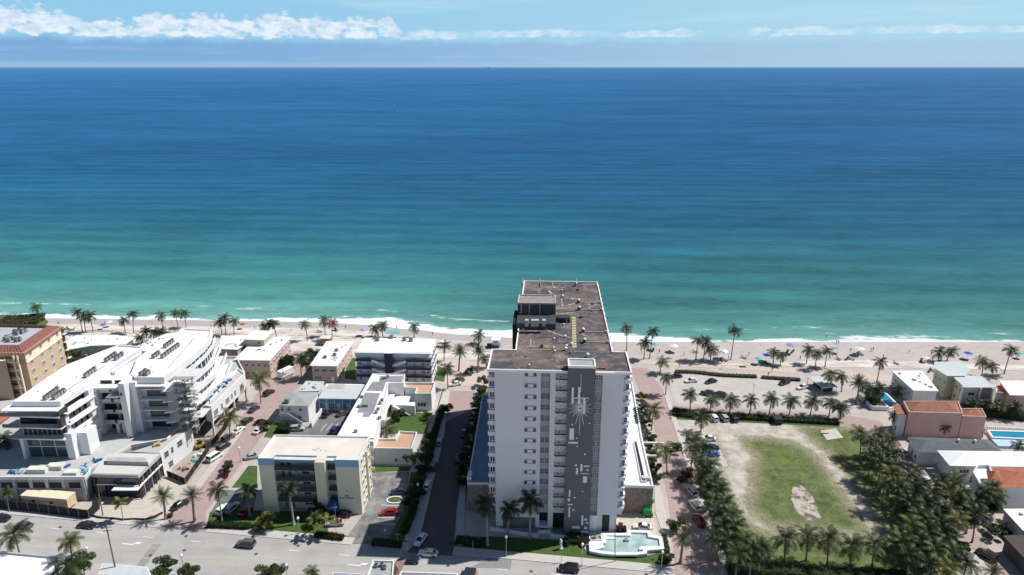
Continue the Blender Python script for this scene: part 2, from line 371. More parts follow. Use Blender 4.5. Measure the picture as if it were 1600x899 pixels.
def strip_mesh(name, m, xs, offs, zf, back=None):
    a = MB(); att = []
    for o in offs:
        for x in xs:
            y = yshore(x) + o
            if back is not None: y = max(y, back(x))
            a.v.append((x, y, zf(o, x))); att.append(y - yshore(x))
    n = len(xs)
    for i in range(len(offs) - 1):
        for j in range(n - 1): a.f.append((i * n + j, i * n + j + 1, (i + 1) * n + j + 1, (i + 1) * n + j)); a.m.append(0)
    ob = a.build(name, m, smooth=True)
    d = ob.data.attributes.new('offshore', 'FLOAT', 'POINT'); d.data.foreach_set('value', att)
    return tag(ob, kind='structure')
xs = [-9000, -4000, -2000, -1200, -800, -600] + [-480 + 6 * i for i in range(161)] + [600, 800, 1200, 2000, 4000, 9000]
def sandback(x): return 243 - .047 * x if x > -70 else 252 - .03 * (x + 70)
strip_mesh('beach_sand', sand_material(), xs, [-90, -60, -40, -30, -22, -16, -12, -8, -5, -2, 0, 3, 8, 16, 30], lambda o, x: .02 if o < -22 else (.02 - (o + 22) * .026 if o < 6 else -.71 - (o - 6) * .12), sandback)
def sea_material():
    m = bpy.data.materials.new('sea_water'); m.use_nodes = True; nt = m.node_tree; L = nt.links.new; nt.nodes.clear()
    N = lambda t, **k: nt_new(nt, t, **k)
    out = N('ShaderNodeOutputMaterial'); g = N('ShaderNodeNewGeometry'); at = N('ShaderNodeAttribute', attribute_name='offshore')
    def noise(sx, sy, det, w=0.0, rough=.55):
        mp = N('ShaderNodeMapping'); mp.inputs['Scale'].default_value = (sx, sy, 1); mp.inputs['Location'].default_value = (w, w, w); mp.inputs['Rotation'].default_value = (0, 0, .09)
        L(g.outputs[0], mp.inputs[0]); n = N('ShaderNodeTexNoise', inp={'Scale': 1., 'Detail': det, 'Roughness': rough}); L(mp.outputs[0], n.inputs['Vector']); return n.outputs[0]
    def M(op, a, b=None, clamp=False):
        n = N('ShaderNodeMath', operation=op, use_clamp=clamp)
        for i, v in enumerate((a, b)):
            if v is None: continue
            if isinstance(v, (int, float)): n.inputs[i].default_value = v
            else: L(v, n.inputs[i])
        return n.outputs[0]
    def MR(x, a, b, c, d):
        n = N('ShaderNodeMapRange', interpolation_type='SMOOTHSTEP'); L(x, n.inputs[0])
        for i, v in zip((1, 2, 3, 4), (a, b, c, d)): n.inputs[i].default_value = v
        return n.outputs[0]
    def mix(f, a, b, bt='MIX'):
        n = N('ShaderNodeMix', data_type='RGBA', blend_type=bt)
        if isinstance(f, float): n.inputs[0].default_value = f
        else: L(f, n.inputs[0])
        for s, v in ((6, a), (7, b)):
            if isinstance(v, tuple): n.inputs[s].default_value = (*v, 1)
            else: L(v, n.inputs[s])
        return n.outputs[2]
    off = at.outputs['Fac']
    # depth colour by distance offshore (log scale); far stops paled by painted haze
    offn = M('MULTIPLY', M('ADD', off, 8.0), M('ADD', .8, M('MULTIPLY', noise(.004, .015, 4, 3.), .4)))
    lg = M('DIVIDE', M('LOGARITHM', M('MAXIMUM', offn, 1.0), 10.0), 5.0)
    cr = N('ShaderNodeValToRGB'); L(lg, cr.inputs[0]); r = cr.color_ramp
    stops = [(0.0, (.34, .46, .43)), (.20, (.18, .37, .34)), (.29, (.10, .29, .265)), (.35, (.056, .212, .205)), (.42, (.036, .166, .196)), (.465, (.024, .135, .208)), (.51, (.019, .116, .222)), (.56, (.018, .110, .240)), (.70, (.026, .134, .305)), (.88, (.055, .185, .385)), (1.0, (.12, .26, .46))]
    e = r.elements; e[0].position = 0; e[0].color = (*stops[0][1], 1); e[1].position = 1; e[1].color = (*stops[-1][1], 1)
    for p, c in stops[1:-1]: q = e.new(p); q.color = (*c, 1)
    c = cr.outputs[0]
    # wind streaks and swell bands, wide and shallow
    s1 = noise(.0045, .014, 7, 7., .65); s2 = noise(.028, .085, 6, 11., .65); s3 = noise(.001, .0035, 8, 2., .68); s4 = noise(.16, .5, 4, 5.)
    v = M('ADD', M('ADD', M('MULTIPLY', M('SUBTRACT', s1, .5), .8), M('MULTIPLY', M('SUBTRACT', s2, .5), .85)), M('ADD', M('MULTIPLY', M('SUBTRACT', s3, .5), .8), M('MULTIPLY', M('SUBTRACT', s4, .5), .6)))
    wv = N('ShaderNodeTexWave', wave_type='BANDS', bands_direction='Y', inp={'Scale': .011, 'Distortion': 9., 'Detail': 5., 'Detail Scale': .35, 'Detail Roughness': .6}); mpw = N('ShaderNodeMapping'); mpw.inputs['Scale'].default_value = (.30, 1, 1); mpw.inputs['Rotation'].default_value = (0, 0, .1); L(g.outputs[0], mpw.inputs[0]); L(mpw.outputs[0], wv.inputs['Vector'])
    v = M('ADD', v, M('MULTIPLY', M('SUBTRACT', wv.outputs['Fac'], .5), MR(off, 10, 1600, .17, .05)))
    bright = M('ADD', 1.0, v); cb = N('ShaderNodeCombineXYZ')
    for i in range(3): L(bright, cb.inputs[i])
    c = mix(1.0, c, cb.outputs[0], 'MULTIPLY')
    # surf: a main band at the water's edge and broken lines behind it
    fn = noise(.12, .35, 8, 1., .68); fb = noise(.018, .03, 3, 4.)
    xr = N('ShaderNodeSeparateXYZ'); L(g.outputs[0], xr.inputs[0]); wd = M('ADD', 1.6, M('MULTIPLY', M('MULTIPLY', MR(fb, .35, .62, .12, 1), 9.5), MR(xr.outputs[0], -150, -50, .3, 1)))
    e1 = M('SUBTRACT', wd, off)                         # >0 inside band
    f1 = MR(M('ADD', M('MULTIPLY', e1, .16), M('MULTIPLY', M('SUBTRACT', fn, .5), 2.6)), .0, .45, 0, 1)
    line = M('SUBTRACT', 1.0, M('MULTIPLY', M('ABSOLUTE', M('SUBTRACT', off, M('ADD', 9.0, M('MULTIPLY', fb, 16.0)))), .5), clamp=True)
    f2 = M('MULTIPLY', line, MR(M('ADD', fn, M('MULTIPLY', noise(.02, .02, 2, 15.), .6)), .83, .98, 0, .85))
    foam = M('MAXIMUM', f1, f2)
    c = mix(foam, c, (.80, .84, .84))
    bmp = N('ShaderNodeBump', inp={'Strength': .5, 'Distance': .6})
    L(M('ADD', M('MULTIPLY', noise(.10, .35, 5, 8.), 1.0), M('MULTIPLY', noise(.6, 1.6, 3, 9.), .25)), bmp.inputs['Height'])
    df = N('ShaderNodeBsdfDiffuse'); L(c, df.inputs[0]); L(bmp.outputs[0], df.inputs[1])
    gl = N('ShaderNodeBsdfGlossy'); gl.inputs['Roughness'].default_value = .32; gl.inputs[0].default_value = (.8, .9, 1, 1); L(bmp.outputs[0], gl.inputs['Normal'])
    ms = N('ShaderNodeMixShader'); L(M('MULTIPLY', M('SUBTRACT', 1.0, foam), .055), ms.inputs[0]); L(df.outputs[0], ms.inputs[1]); L(gl.outputs[0], ms.inputs[2]); L(ms.outputs[0], out.inputs[0])
    return m
xs = [-120000, -50000, -20000, -9000, -4000, -2000, -1200, -800, -600] + [-480 + 6 * i for i in range(161)] + [600, 800, 1200, 2000, 4000, 9000, 20000, 50000, 120000]
offs = [-1.5, 0, 2, 4, 7, 10, 14, 18, 24, 30, 40, 52, 66, 84, 110, 140, 180, 230, 300, 400, 550, 800, 1200, 1900, 3000, 5000, 9000, 16000, 30000, 60000, 110000]
def seaz(o, x):
    if o > 60: return -.5
    return -.5 + .22 * max(0, 1 - abs(o - 9 - 2 * sin(x * .02)) / 5) + .05 * sin(x * .13 + o * .3) * (o > 1) * (o < 50)
strip_mesh('sea', sea_material(), xs, offs, seaz)

# roads
conc = mat('sun_bleached_road', (.44, .425, .415), .9, .08, .5, c2=(.35, .34, .335), streak=(.05, .8, 1), dirt=.32)
brick = mat('rose_brick_paving', (.42, .315, .295), .9, .14, 1.0, c2=(.345, .26, .245), dirt=.2)
walkm = mat('sidewalk_concrete', (.50, .47, .44), .9, .08, .8, dirt=.12)
lotm = mat('pale_worn_asphalt', (.51, .475, .45), .92, .07, .4, c2=(.44, .41, .385), dirt=.2)
drivem = mat('driveway_paving', (.52, .47, .41), .9, .08, .6, dirt=.15)
promm = mat('promenade_paving', (.54, .44, .39), .9, .08, .8, dirt=.1)
grassm = mat('lawn_grass', (.075, .135, .028), .95, .35, .6, c2=(.045, .085, .02), bump=.8, bscale=6)
K = [W(0, 803), W(340, 835), (W(600, 859)), W(780, 873), W(1040, 896)]
kx0, kx1 = K[0], K[4]; kd = (kx1 - kx0).normalized(); kn = Vector((kd.y, -kd.x, 0))      # kn points towards the camera
A1 = Fr((kx0.x, kx0.y), math.degrees(atan2(kd.y, kd.x)))        # local x along the avenue, y=0 the far kerb, y<0 towards us
WID = 17.6
def av(name, u0, u1, v0, v1, z, m, thick=0.0):
    a = MB(); p = [A1.o + Vector((u * A1.c - v * A1.s, u * A1.s + v * A1.c, 0)) for u, v in ((u0, v0), (u1, v0), (u1, v1), (u0, v1))]
    if thick: a.prism([(q.x, q.y) for q in p], z - thick, z)
    else: a.add([(q.x, q.y, z) for q in p], [(0, 1, 2, 3)])
    return tag(a.build(name, m), kind='structure')
av('avenue_road', -900, 900, -WID, 0, .0, conc)
av('sidewalk', -900, 900, -WID - 3.2, -WID, .12, walkm, .16)
# crossing places of the side streets along the avenue
def ux(px, py): return A1.top(px, py, 0)[0]
cuts = [(ux(252, 822), ux(322, 830)), (ux(548, 854), ux(588, 857)), (ux(636, 862), ux(706, 868)), (ux(1050, 897), ux(1128, 905)), ]
segs = []; u = -900
for a_, b_ in cuts: segs.append((u, a_)); u = b_
segs.append((u, 900))
for a_, b_ in segs:
    av('sidewalk', a_, b_, .25, 2.6, .12, walkm, .16); av('kerb', a_, b_, 0, .25, .13, kerbm, .17)
mk = MB()
for v in (-WID / 2 + 1.75, -WID / 2 - 1.75):
    for k in (0, .18):
        x = -900
        while x < 900:
            if v > -WID / 2 or True: mk.box(x, x + 8.0, v + k - .06, v + k + .06, .012, .02, 0)
            x += 8.2
o = mk.build('centre_lane_line', yline, None, (A1.o.x, A1.o.y, 0), A1.r); tag(o, kind='structure')
lane = MB().box(-1.3, 1.3, -.09, .09, .012, .02).mesh('lane_dash', wline)
for v in (-3.55, -WID + 3.55):
    for i in range(-8, 24):
        u = 6 + i * 12.2; p = A1.o + Vector((u * A1.c - v * A1.s, u * A1.s + v * A1.c, 0)); tag(link('lane_dash', lane, None, (p.x, p.y, 0), A1.r), kind='structure')
arrow = MB().add([(-1.6, -.1, .02), (.3, -.1, .02), (.3, .12, .02), (-1.6, .12, .02)], [(0, 1, 2, 3)]).add([(.3, -.1, .02), (.8, .35, .02), (.6, .5, .02), (.1, .12, .02)], [(0, 1, 2, 3)]).add([(.2, .62, .02), (1.5, .7, .02), (1.0, .1, .02)], [(0, 2, 1)]).mesh('turn_arrow', wline)
for px, py in ((205, 851), (559, 884), (985, 919)):
    p = W(px, py); tag(link('turn_arrow', arrow, None, (p.x, p.y, 0), A1.r, 1.5), kind='structure')
sheet('asphalt_patch', [(212, 885), (225, 886), (252, 851), (239, 850)], .006, mat('old_patch', (.27, .265, .26), .9, .1, 2))
sheet('asphalt_patch', [(735, 887), (798, 889), (800, 874), (765, 871)], .006, mat('old_patch2', (.24, .235, .235), .9, .1, 2))
mh = MB().cyl(0, 0, .0, .012, .42, 12).mesh('manhole_cover', mat('cast_iron', (.08, .08, .08), .7))
for px, py in ((94, 824), (117, 807), (291, 838), (288, 860), (466, 853), (235, 868), (400, 866), (700, 884), (830, 893)): p = W(px, py); tag(link('manhole_cover', mh, None, (p.x, p.y, .008)), kind='structure')
cw = MB().box(-.3, .3, -1.5, 1.5, .0, .008).mesh('crosswalk_bar', wline)
# side streets (z .004 apart)
sheet('brick_street', [(258, 824), (322, 831), (322, 800), (398, 697), (472, 597), (500, 562), (470, 545), (440, 560), (418, 590), (352, 690), (305, 757), (270, 800)], .004, brick)
sheet('parking_lane', [(300, 764), (312, 764), (383, 670), (372, 668)], .010, mat('pale_parking_lane', (.50, .46, .42), .9, .1, .6))
sheet('shaded_street', [(636, 864), (708, 869), (714, 790), (738, 640), (742, 611), (703, 611), (690, 690), (664, 790), (650, 845)], .004, mat('shade_darkened_road', (.115, .10, .10), .9, .1, .6, dirt=.15))  # same brick road, with the tower's shade put into its dark colour
sheet('brick_street', [(703, 611), (742, 611), (738, 640), (693, 660)], .008, brick)
for pl in ([(648, 845), (654, 845), (668, 790), (692, 690), (703, 611), (692, 612), (670, 690), (650, 760), (632, 845)], [(714, 852), (724, 853), (728, 760), (744, 640), (748, 612), (742, 611), (738, 640), (716, 790)]):
    sheet('sidewalk', pl, .10, walkm, thick=.14)
sheet('brick_street', [(1056, 899), (1128, 905), (1108, 824), (1075, 735), (1048, 650), (1036, 610), (1010, 575), (985, 575), (1000, 612), (1022, 665), (1044, 780), (1050, 830)], .004, brick)
sheet('sidewalk', [(1030, 752), (1046, 830), (1050, 892), (1041, 892), (1036, 838), (1024, 800), (1022, 755)], .10, walkm, thick=.14)
sheet('sidewalk', [(1036, 610), (1048, 650), (1075, 735), (1108, 824), (1132, 899), (1145, 899), (1114, 818), (1083, 735), (1056, 650), (1043, 612)], .10, walkm, thick=.14)
sheet('promenade', [(690, 600), (760, 606), (762, 570), (700, 556), (600, 548), (590, 556)], .008, promm)
sheet('promenade', [(980, 566), (1045, 571), (1270, 585), (1420, 600), (1600, 620), (1600, 612), (1420, 590), (1270, 577), (1045, 566), (980, 561)], .008, promm)
sheet('parking_area', [(1044, 596), (1052, 583), (1150, 588), (1275, 601), (1345, 645), (1330, 648), (1056, 632)], .010, lotm)
sheet('brick_street', [(1050, 633), (1056, 634), (1330, 650), (1375, 658), (1445, 738), (1600, 920), (1565, 920), (1490, 830), (1410, 745), (1330, 665), (1052, 643)], .006, brick)
sheet('parking_area', [(430, 690), (560, 692), (590, 640), (600, 620), (505, 636), (486, 668), (455, 660)], .006, asph)
sheet('parking_area', [(572, 738), (640, 738), (632, 800), (604, 850), (545, 850), (545, 835), (570, 800)], .006, mat('streaky_asphalt', (.30, .29, .285), .92, .1, .35, c2=(.10, .10, .105), dirt=.3))
sheet('parking_bay', [(330, 800), (395, 806), (400, 770), (350, 765)], .006, asph)
sheet('driveway', [(970, 803), (1020, 803), (1028, 835), (1040, 846), (1022, 842), (975, 828), (930, 835)], .006, drivem)
sheet('hotel_forecourt', [(144, 806), (252, 821), (262, 800), (292, 757), (262, 743), (225, 780), (140, 782)], .006, drivem)
sheet('construction_yard', [(262, 743), (292, 757), (352, 684), (372, 640), (330, 655)], .006, mat('construction_dirt', (.42, .36, .31), .95, .2, .8, c2=(.26, .22, .19)))
LAWNS = [[(328, 800), (345, 797), (400, 798), (520, 800), (512, 830), (545, 838), (540, 848), (455, 842), (322, 828)], [(362, 762), (402, 762), (402, 728), (388, 728)], [(412, 683), (448, 687), (456, 662), (425, 660)], [(538, 592), (556, 594), (555, 550), (543, 562)],
 [(672, 594), (694, 597), (697, 577), (680, 570)], [(605, 678), (667, 678), (672, 645), (612, 645)], [(680, 648), (690, 640), (697, 610), (692, 607)], [(572, 738), (640, 736), (642, 729), (572, 728)], [(636, 848), (590, 848), (606, 842), (630, 800), (642, 738), (655, 738), (648, 790)], [(655, 735), (682, 655), (690, 655), (668, 735)],
 [(704, 854), (1048, 889), (1048, 872), (1040, 862), (1010, 868), (920, 866), (905, 846), (765, 838), (700, 848)], [(1044, 655), (1060, 644), (1310, 656), (1312, 668), (1110, 658)], [(748, 612), (765, 612), (764, 700), (730, 760), (722, 850), (715, 850), (730, 700)], [(590, 800)]]
for pl in LAWNS[:-1]: sheet('lawn', pl, .014, grassm)
sheet('plant_bed', [(0, 522), (66, 518), (76, 502), (58, 494), (0, 492)], .05, mat('dune_vegetation_soil', (.10, .12, .05), .95, .4, .6))

# open lot with dirt tracks and grass: one sheet, grass cover stored per vertex
def dist_poly(p, pl):
    ins = False; dm = 1e9; n = len(pl)
    for i in range(n):
        a = pl[i]; b = pl[(i + 1) % n]
        if (a[1] > p[1]) != (b[1] > p[1]) and p[0] < (b[0] - a[0]) * (p[1] - a[1]) / (b[1] - a[1]) + a[0]: ins = not ins
        ex, ey = b[0] - a[0], b[1] - a[1]; t = max(0, min(1, ((p[0] - a[0]) * ex + (p[1] - a[1]) * ey) / (ex * ex + ey * ey + 1e-9)))
        dm = min(dm, math.hypot(p[0] - a[0] - t * ex, p[1] - a[1] - t * ey))
    return dm if ins else -dm
GR = [[(1150, 680), (1195, 682), (1246, 690), (1282, 715), (1334, 785), (1370, 840), (1200, 826), (1158, 790), (1170, 765), (1166, 735), (1178, 715), (1160, 700)],
      [(1240, 662), (1340, 668), (1420, 750), (1500, 880), (1400, 870), (1345, 780), (1300, 720), (1255, 680)],
      [(1100, 790), (1140, 800), (1200, 830), (1380, 842), (1480, 860), (1500, 930), (1100, 930)], [(1075, 735), (1120, 720), (1160, 800), (1200, 850), (1160, 880), (1110, 830)], [(1116, 684), (1122, 682), (1140, 728), (1130, 732)]]
BARE = [[(1238, 760), (1252, 758), (1270, 775), (1284, 812), (1262, 814), (1244, 800), (1236, 780)]]
def lot_material():
    m = bpy.data.materials.new('lot_ground'); m.use_nodes = True; nt = m.node_tree; L = nt.links.new; b = nt.nodes['Principled BSDF']; b.inputs['Roughness'].default_value = .95; b.inputs['Specular IOR Level'].default_value = .1
    N = lambda t, **k: nt_new(nt, t, **k); g = N('ShaderNodeNewGeometry')
    def nz(s, d, r=.6):
        n = N('ShaderNodeTexNoise', inp={'Scale': s, 'Detail': d, 'Roughness': r}); L(g.outputs[0], n.inputs['Vector']); return n.outputs[0]
    def ramp(x, a, b2):
        r = N('ShaderNodeValToRGB'); L(x, r.inputs[0]); r.color_ramp.elements[0].position = a[0]; r.color_ramp.elements[0].color = (*a[1], 1); r.color_ramp.elements[1].position = b2[0]; r.color_ramp.elements[1].color = (*b2[1], 1); return r.outputs[0]
    dirt = ramp(nz(.25, 8, .7), (.36, (.34, .305, .265)), (.62, (.56, .52, .47)))
    grass = ramp(nz(.12, 8, .75), (.36, (.062, .078, .032)), (.62, (.11, .165, .034)))
    dry = ramp(nz(.9, 8, .8), (.35, (.13, .145, .06)), (.66, (.34, .30, .22)))
    at = N('ShaderNodeAttribute', attribute_name='grass')
    f = N('ShaderNodeMath', operation='MULTIPLY_ADD', inp={1: 10.0}); L(nz(.3, 12, .82), f.inputs[0]); L(at.outputs['Fac'], f.inputs[2])
    f1 = N('ShaderNodeMapRange', inp={1: 3.9, 2: 5.6, 3: 0., 4: .9}); L(f.outputs[0], f1.inputs[0])
    f2 = N('ShaderNodeMapRange', inp={1: 6.0, 2: 9.8, 3: 0., 4: 1.}); L(f.outputs[0], f2.inputs[0])
    m1 = N('ShaderNodeMix', data_type='RGBA'); L(f1.outputs[0], m1.inputs[0]); L(dirt, m1.inputs[6]); L(dry, m1.inputs[7])
    m2 = N('ShaderNodeMix', data_type='RGBA'); L(f2.outputs[0], m2.inputs[0]); L(m1.outputs[2], m2.inputs[6]); L(grass, m2.inputs[7])
    at2 = N('ShaderNodeAttribute', attribute_name='bare'); f3 = N('ShaderNodeMath', operation='MULTIPLY_ADD', inp={1: 1.2}); L(nz(.8, 6), f3.inputs[0]); L(at2.outputs['Fac'], f3.inputs[2])
    f4 = N('ShaderNodeMapRange', inp={1: .5, 2: .8, 3: 0., 4: 1.}); L(f3.outputs[0], f4.inputs[0])
    m4 = N('ShaderNodeMix', data_type='RGBA'); L(f4.outputs[0], m4.inputs[0]); L(m2.outputs[2], m4.inputs[6]); L(ramp(nz(.35, 5), (.42, (.16, .125, .11)), (.55, (.47, .42, .37))), m4.inputs[7])
    L(m4.outputs[2], b.inputs['Base Color'])
    bp = N('ShaderNodeBump', inp={'Strength': .8, 'Distance': .15}); L(nz(2.5, 5), bp.inputs['Height']); L(bp.outputs[0], b.inputs['Normal'])
    return m
LOT = [W(x, y) for x, y in [(1052, 652), (1330, 667), (1410, 747), (1490, 832), (1570, 926), (1160, 930), (1134, 893), (1112, 815), (1083, 735), (1060, 660)]]
def in_lot(x, y): return dist_poly((x, y), [(p.x, p.y) for p in LOT]) > -.8
GRW = [[tuple(W(x, y).xy) for x, y in pl] for pl in GR]; BW = [[tuple(W(x, y).xy) for x, y in pl] for pl in BARE]
a = MB(); gat = []; bat = []; x0, x1, y0, y1 = 38, 150, 118, 205; st = 1.5; nx = int((x1 - x0) / st); ny = int((y1 - y0) / st); idx = {}
for i in range(nx):
    for j in range(ny):
        if not in_lot(x0 + (i + .5) * st, y0 + (j + .5) * st): continue
        q = []
        for di, dj in ((0, 0), (1, 0), (1, 1), (0, 1)):
            k = (i + di, j + dj)
            if k not in idx:
                idx[k] = len(a.v); p = (x0 + k[0] * st, y0 + k[1] * st)
                a.v.append((*p, .012 + .05 * sin(p[0] * .5) * cos(p[1] * .4) * 0)); d = max(dist_poly(p, pl) for pl in GRW); gat.append(max(-5, min(4, d * .9))); bat.append(max(-4, min(2, dist_poly(p, BW[0]))))
            q.append(idx[k])
        a.f.append(tuple(q)); a.m.append(0)
o = a.build('open_lot', lot_material()); tag(o, kind='structure')
o.data.attributes.new('grass', 'FLOAT', 'POINT').data.foreach_set('value', gat); o.data.attributes.new('bare', 'FLOAT', 'POINT').data.foreach_set('value', bat)
sheet('parking_area', [(1088, 684), (1114, 684), (1138, 728), (1112, 735)], .03, lotm)
# ------------------------------------------------------------------ the tall white condominium tower
tpaint = mat('tower_paint', (.68, .70, .73), .85, .04, .12, dirt=.14)
rr0 = random.Random(11)
def tower():
    T = Fr(W(762.5, 579, 42.0), -3.0); r = T.thing('condo_tower', 'tall white condominium tower with grey stair shaft and starburst, darkest shadow on its street side', 'tower')
    HT = 42.0; Wd = 32.0; Dp = 11.5; FH = 2.79
    fz = [3.4 + FH * k for k in range(14)]           # floor levels 1..14 ; roof 42
    # plan x stops along the front
    xa, xb, xc, xd, xe, xf, xg, xh = 1.5, 11.9, 14.0, 15.2, 17.9, 23.9, 25.7, 30.4
    w = MB()
    w.box(xa, xb, 0, Dp, 0, HT).box(xb, xc, .5, Dp, 4.8, HT, 1).box(xb, xc, 2.5, Dp, 0, 4.8, 2)
    w.box(xc, xd, 0, Dp, 0, HT).box(xd, xe, 1.6, Dp, 0, HT, 2).box(xe, xf, 0, Dp, 0, HT, 1).box(xf, xg, .4, Dp, 0, HT, 1).box(xg, xh, 0, Dp, 0, HT)
    w.box(0, xa, .9, Dp, 4.6, HT).box(xh, Wd - .3, .9, Dp, 4.6, HT)
    w.build('front_wing_wall', [tpaint, stripg, gray], r)
    rw0, rw1, rv = 5.6, 28.9, 67.5
    MB().box(rw0, rw1, Dp, rv, 0, HT).build('rear_wing_wall', tpaint, r)
    roofm = tower_roof_mat()
    MB().box(.2, Wd - .2, .2, Dp, HT - .05, HT + .06).box(rw0 + .2, rw1 - .2, Dp, rv - .2, HT - .05, HT + .06).build('roof', roofm, r)
    T.pts = [(-.15, -.25), (Wd + .1, -.25), (Wd + .1, Dp), (rw1, Dp), (rw1, rv), (rw0, rv), (rw0, Dp), (-.15, Dp)]
    MB().wallring(T.pts, HT - .25, HT + .4, .32).build('parapet', white2, r)
    # end columns: alternating dark windows
    for k, z in enumerate(fz):
        if k == 0: continue
        window(r, .75, .9, z + .75, 1.2, 1.5, 'F', 2, 1); window(r, (xh + Wd - .3) / 2 + .3, .9, z + .75, .9, 1.4, 'F', 1, 2, gm=[glass, glassb, glass, glassg][k % 4])
        MB().box(0 - .25, xa, .45, .9, z - .35, z + .55).build('balcony_slab', tpaint, r); MB().box(xh, Wd, .45, .9, z - .35, z + .55).build('balcony_slab', tpaint, r)
        # horizontal three-light window in a raised frame
        cx = 9.6
        a = MB().box(cx - 1.35, cx + 1.35, -.12, .01, z + 1.05, z + 1.2).box(cx - 1.35, cx + 1.35, -.12, .01, z + 1.95, z + 2.1)
        for x in (cx - 1.35, cx - .68, cx + .6, cx + 1.27): a.box(x, x + .09, -.12, .01, z + 1.2, z + 1.95)
        f = a.build('window', stripg, r); MB().box(cx - 1.26, cx - .68, -.03, .01, z + 1.2, z + 1.95).build('pane', glass, f); MB().box(cx + .68, cx + 1.27, -.03, .01, z + 1.2, z + 1.95).build('pane', glass, f)
        MB().box(cx - .58, cx + .6, -.05, .01, z + 1.2, z + 1.95).build('blind', white, f)
        g = [glassg, glassg, glass, glass, glassb, glassg, glass, glass, glassb, glass, glass, glassg, glassb, glassg][13 - k]
        window(r, 12.45, .5, z + .95, .9, 1.3, 'F', 2, 2, stripg, g); window(r, 13.5, .5, z + .95, .9, 1.3, 'F', 2, 2, stripg, g)
        g = [glass, glassg, glass, glass, glassb, glassb, glass, glassg, glass, glass, glassg, glassb, glass, glass][13 - k]
        window(r, 24.35, .4, z + .4, .85, 1.3, 'F', 2, 2, white2, g); window(r, 25.25, .4, z + .4, .85, 1.3, 'F', 2, 2, white2, g)
    for k in range(13):
        z = 5.2 + FH * k
        MB().box(xd, xe, .35, 1.6, z + 1.5, z + 2.62).build('balcony_slab', stripg, r); MB().box(xd + .1, xe - .1, .12, .2, z + .0, z + 1.25).build('screen_backing', gray, r)
        MB().box(16.15, 16.45, .3, .36, z + 1.9, z + 2.2).build('vent', dark, r)
    sc_ = MB(); wd = xe - xd
    for i in range(9): x = i * wd / 8; sc_.box(x - .035, x + .035, -.03, .03, 0, 1.3)
    for j in range(4): sc_.box(0, wd, -.04, .04, j * .43 - .035, j * .43 + .035)
    for i in range(8):
        for j in range(3):
            if (i * 7 + j * 5) % 3: x = i * wd / 8; sc_.box(x + .06, x + wd / 8 - .1, -.025, .025, j * .43 + .1, j * .43 + .36)
    sm = sc_.mesh('balcony_screen', white2)
    for k in range(13): link('balcony_screen', sm, r, (xd, .06, 5.2 + FH * k))
    # grey stair shaft, taller than the roof
    sh = MB().box(xe, xf, -1.5, 0.01, 0, 43.9); sh.box(xe, xf, 0, 2.6, HT, 43.9); sh.build('stair_shaft', shaftg, r)
    MB().box(xe + .2, xf - .2, -1.3, 2.4, 43.9, 43.96, 0).build('shaft_roof', groof, r)
    MB().wallring(rect(xe - .05, xf + .05, -1.55, 2.65), 43.7, 44.25, .3).build('shaft_parapet', white2, r)
    v = -1.5
    def P(px, py): return T.face(px, py, v)
    cx, cz = P(906.5, 638)
    st = MB()
    for k in range(28):
        an = 2 * pi * k / 28; L_ = 1.5 + (1.1 if k % 2 == 0 else .4)
        if k == 21: L_ = 6.6
        elif k in (20, 22): L_ = 4.2
        elif k == 7: L_ = 3.0
        elif k in (6, 8): L_ = 3.2
        a = (cx + .25 * cos(an), v - .06, cz + .25 * sin(an)); st.bar(a, (cx + L_ * cos(an), v - .06, cz + L_ * sin(an)), .09)
    st.build('starburst', white2, r)
    for x0, y0, x1, y1 in ((893.5, 605, 896, 630), (903.5, 604, 906, 631), (896, 620.5, 920, 622.5), (911.5, 622, 914, 646)):
        (u0, z1), (u1, z0) = P(x0, y0), P(x1, y1); MB().box(u0, u1, v - .3, v + .01, z0, z1).build('emblem_bar', white2, r)
    u0, z0 = P(907.6, 600); MB().box(u0 - .05, u0 + .05, v - .2, v + .01, z0 - 2, z0 + 2.4).build('emblem_bar', white2, r)
    for x0, y0, x1, y1 in ((890, 669, 896.5, 687), (888, 690, 903, 693), (893, 662, 895, 664), (920, 660, 922, 662), (900, 683.5, 902, 685.5), (901, 696, 903, 698), (913, 708, 915, 711), (898, 725.5, 901.5, 728), (907, 725, 910, 736), (912, 727, 921, 729.5), (900, 731, 903, 741), (916, 733, 919.5, 735.5), (907, 739, 920, 740.5), (911, 744, 917, 754), (889, 765, 891, 776), (909, 766.5, 911, 768.5), (896.5, 776, 899, 778.5), (887, 778.5, 890.5, 783), (887, 787, 895, 789), (888.5, 791.5, 890.5, 808), (894.5, 795.5, 897.5, 798), (908.5, 805.5, 911, 820), (913, 810, 917, 813), (915, 816, 919, 818), (893.5, 822, 905.5, 825.5), (913, 823, 917, 826.5), (908, 829.5, 919, 832), (907.5, 834.5, 910, 836.5)):
        (u0, z1), (u1, z0) = P(x0, y0), P(x1, y1); MB().box(u0, u1, v - .16, v + .01, z0, z1).build('relief_block', white2, r)
    # entrance level
    u0, z1 = T.face(868, 806, 1.5); u1, z0 = T.face(884, 838, 1.5)
    MB().box(xd + .15, xe - .05, 1.3, 1.62, 0.1, 4.8).build('entrance_opening', dark, r)
    MB().box(xf + .1, xg + .05, -.5, .4, 0, 5.0).build('service_door_panel', white2, r)
    u0, _ = T.face(941, 810); MB().box(u0, u0 + 1.7, -.07, .02, 0.4, 5.0).build('side_door', dark, r)
    MB().box(xb + .1, xc - .1, 2.3, 2.6, .2, 4.7).build('lobby_opening', dark, r)
    MB().box(3.2, 11.0, -.05, .02, .5, 3.6).build('lobby_glazing', glassg, r)
    MB().box(xb, xc, -.2, 2.5, .9, 1.3).build('terrace_rail', white2, r)
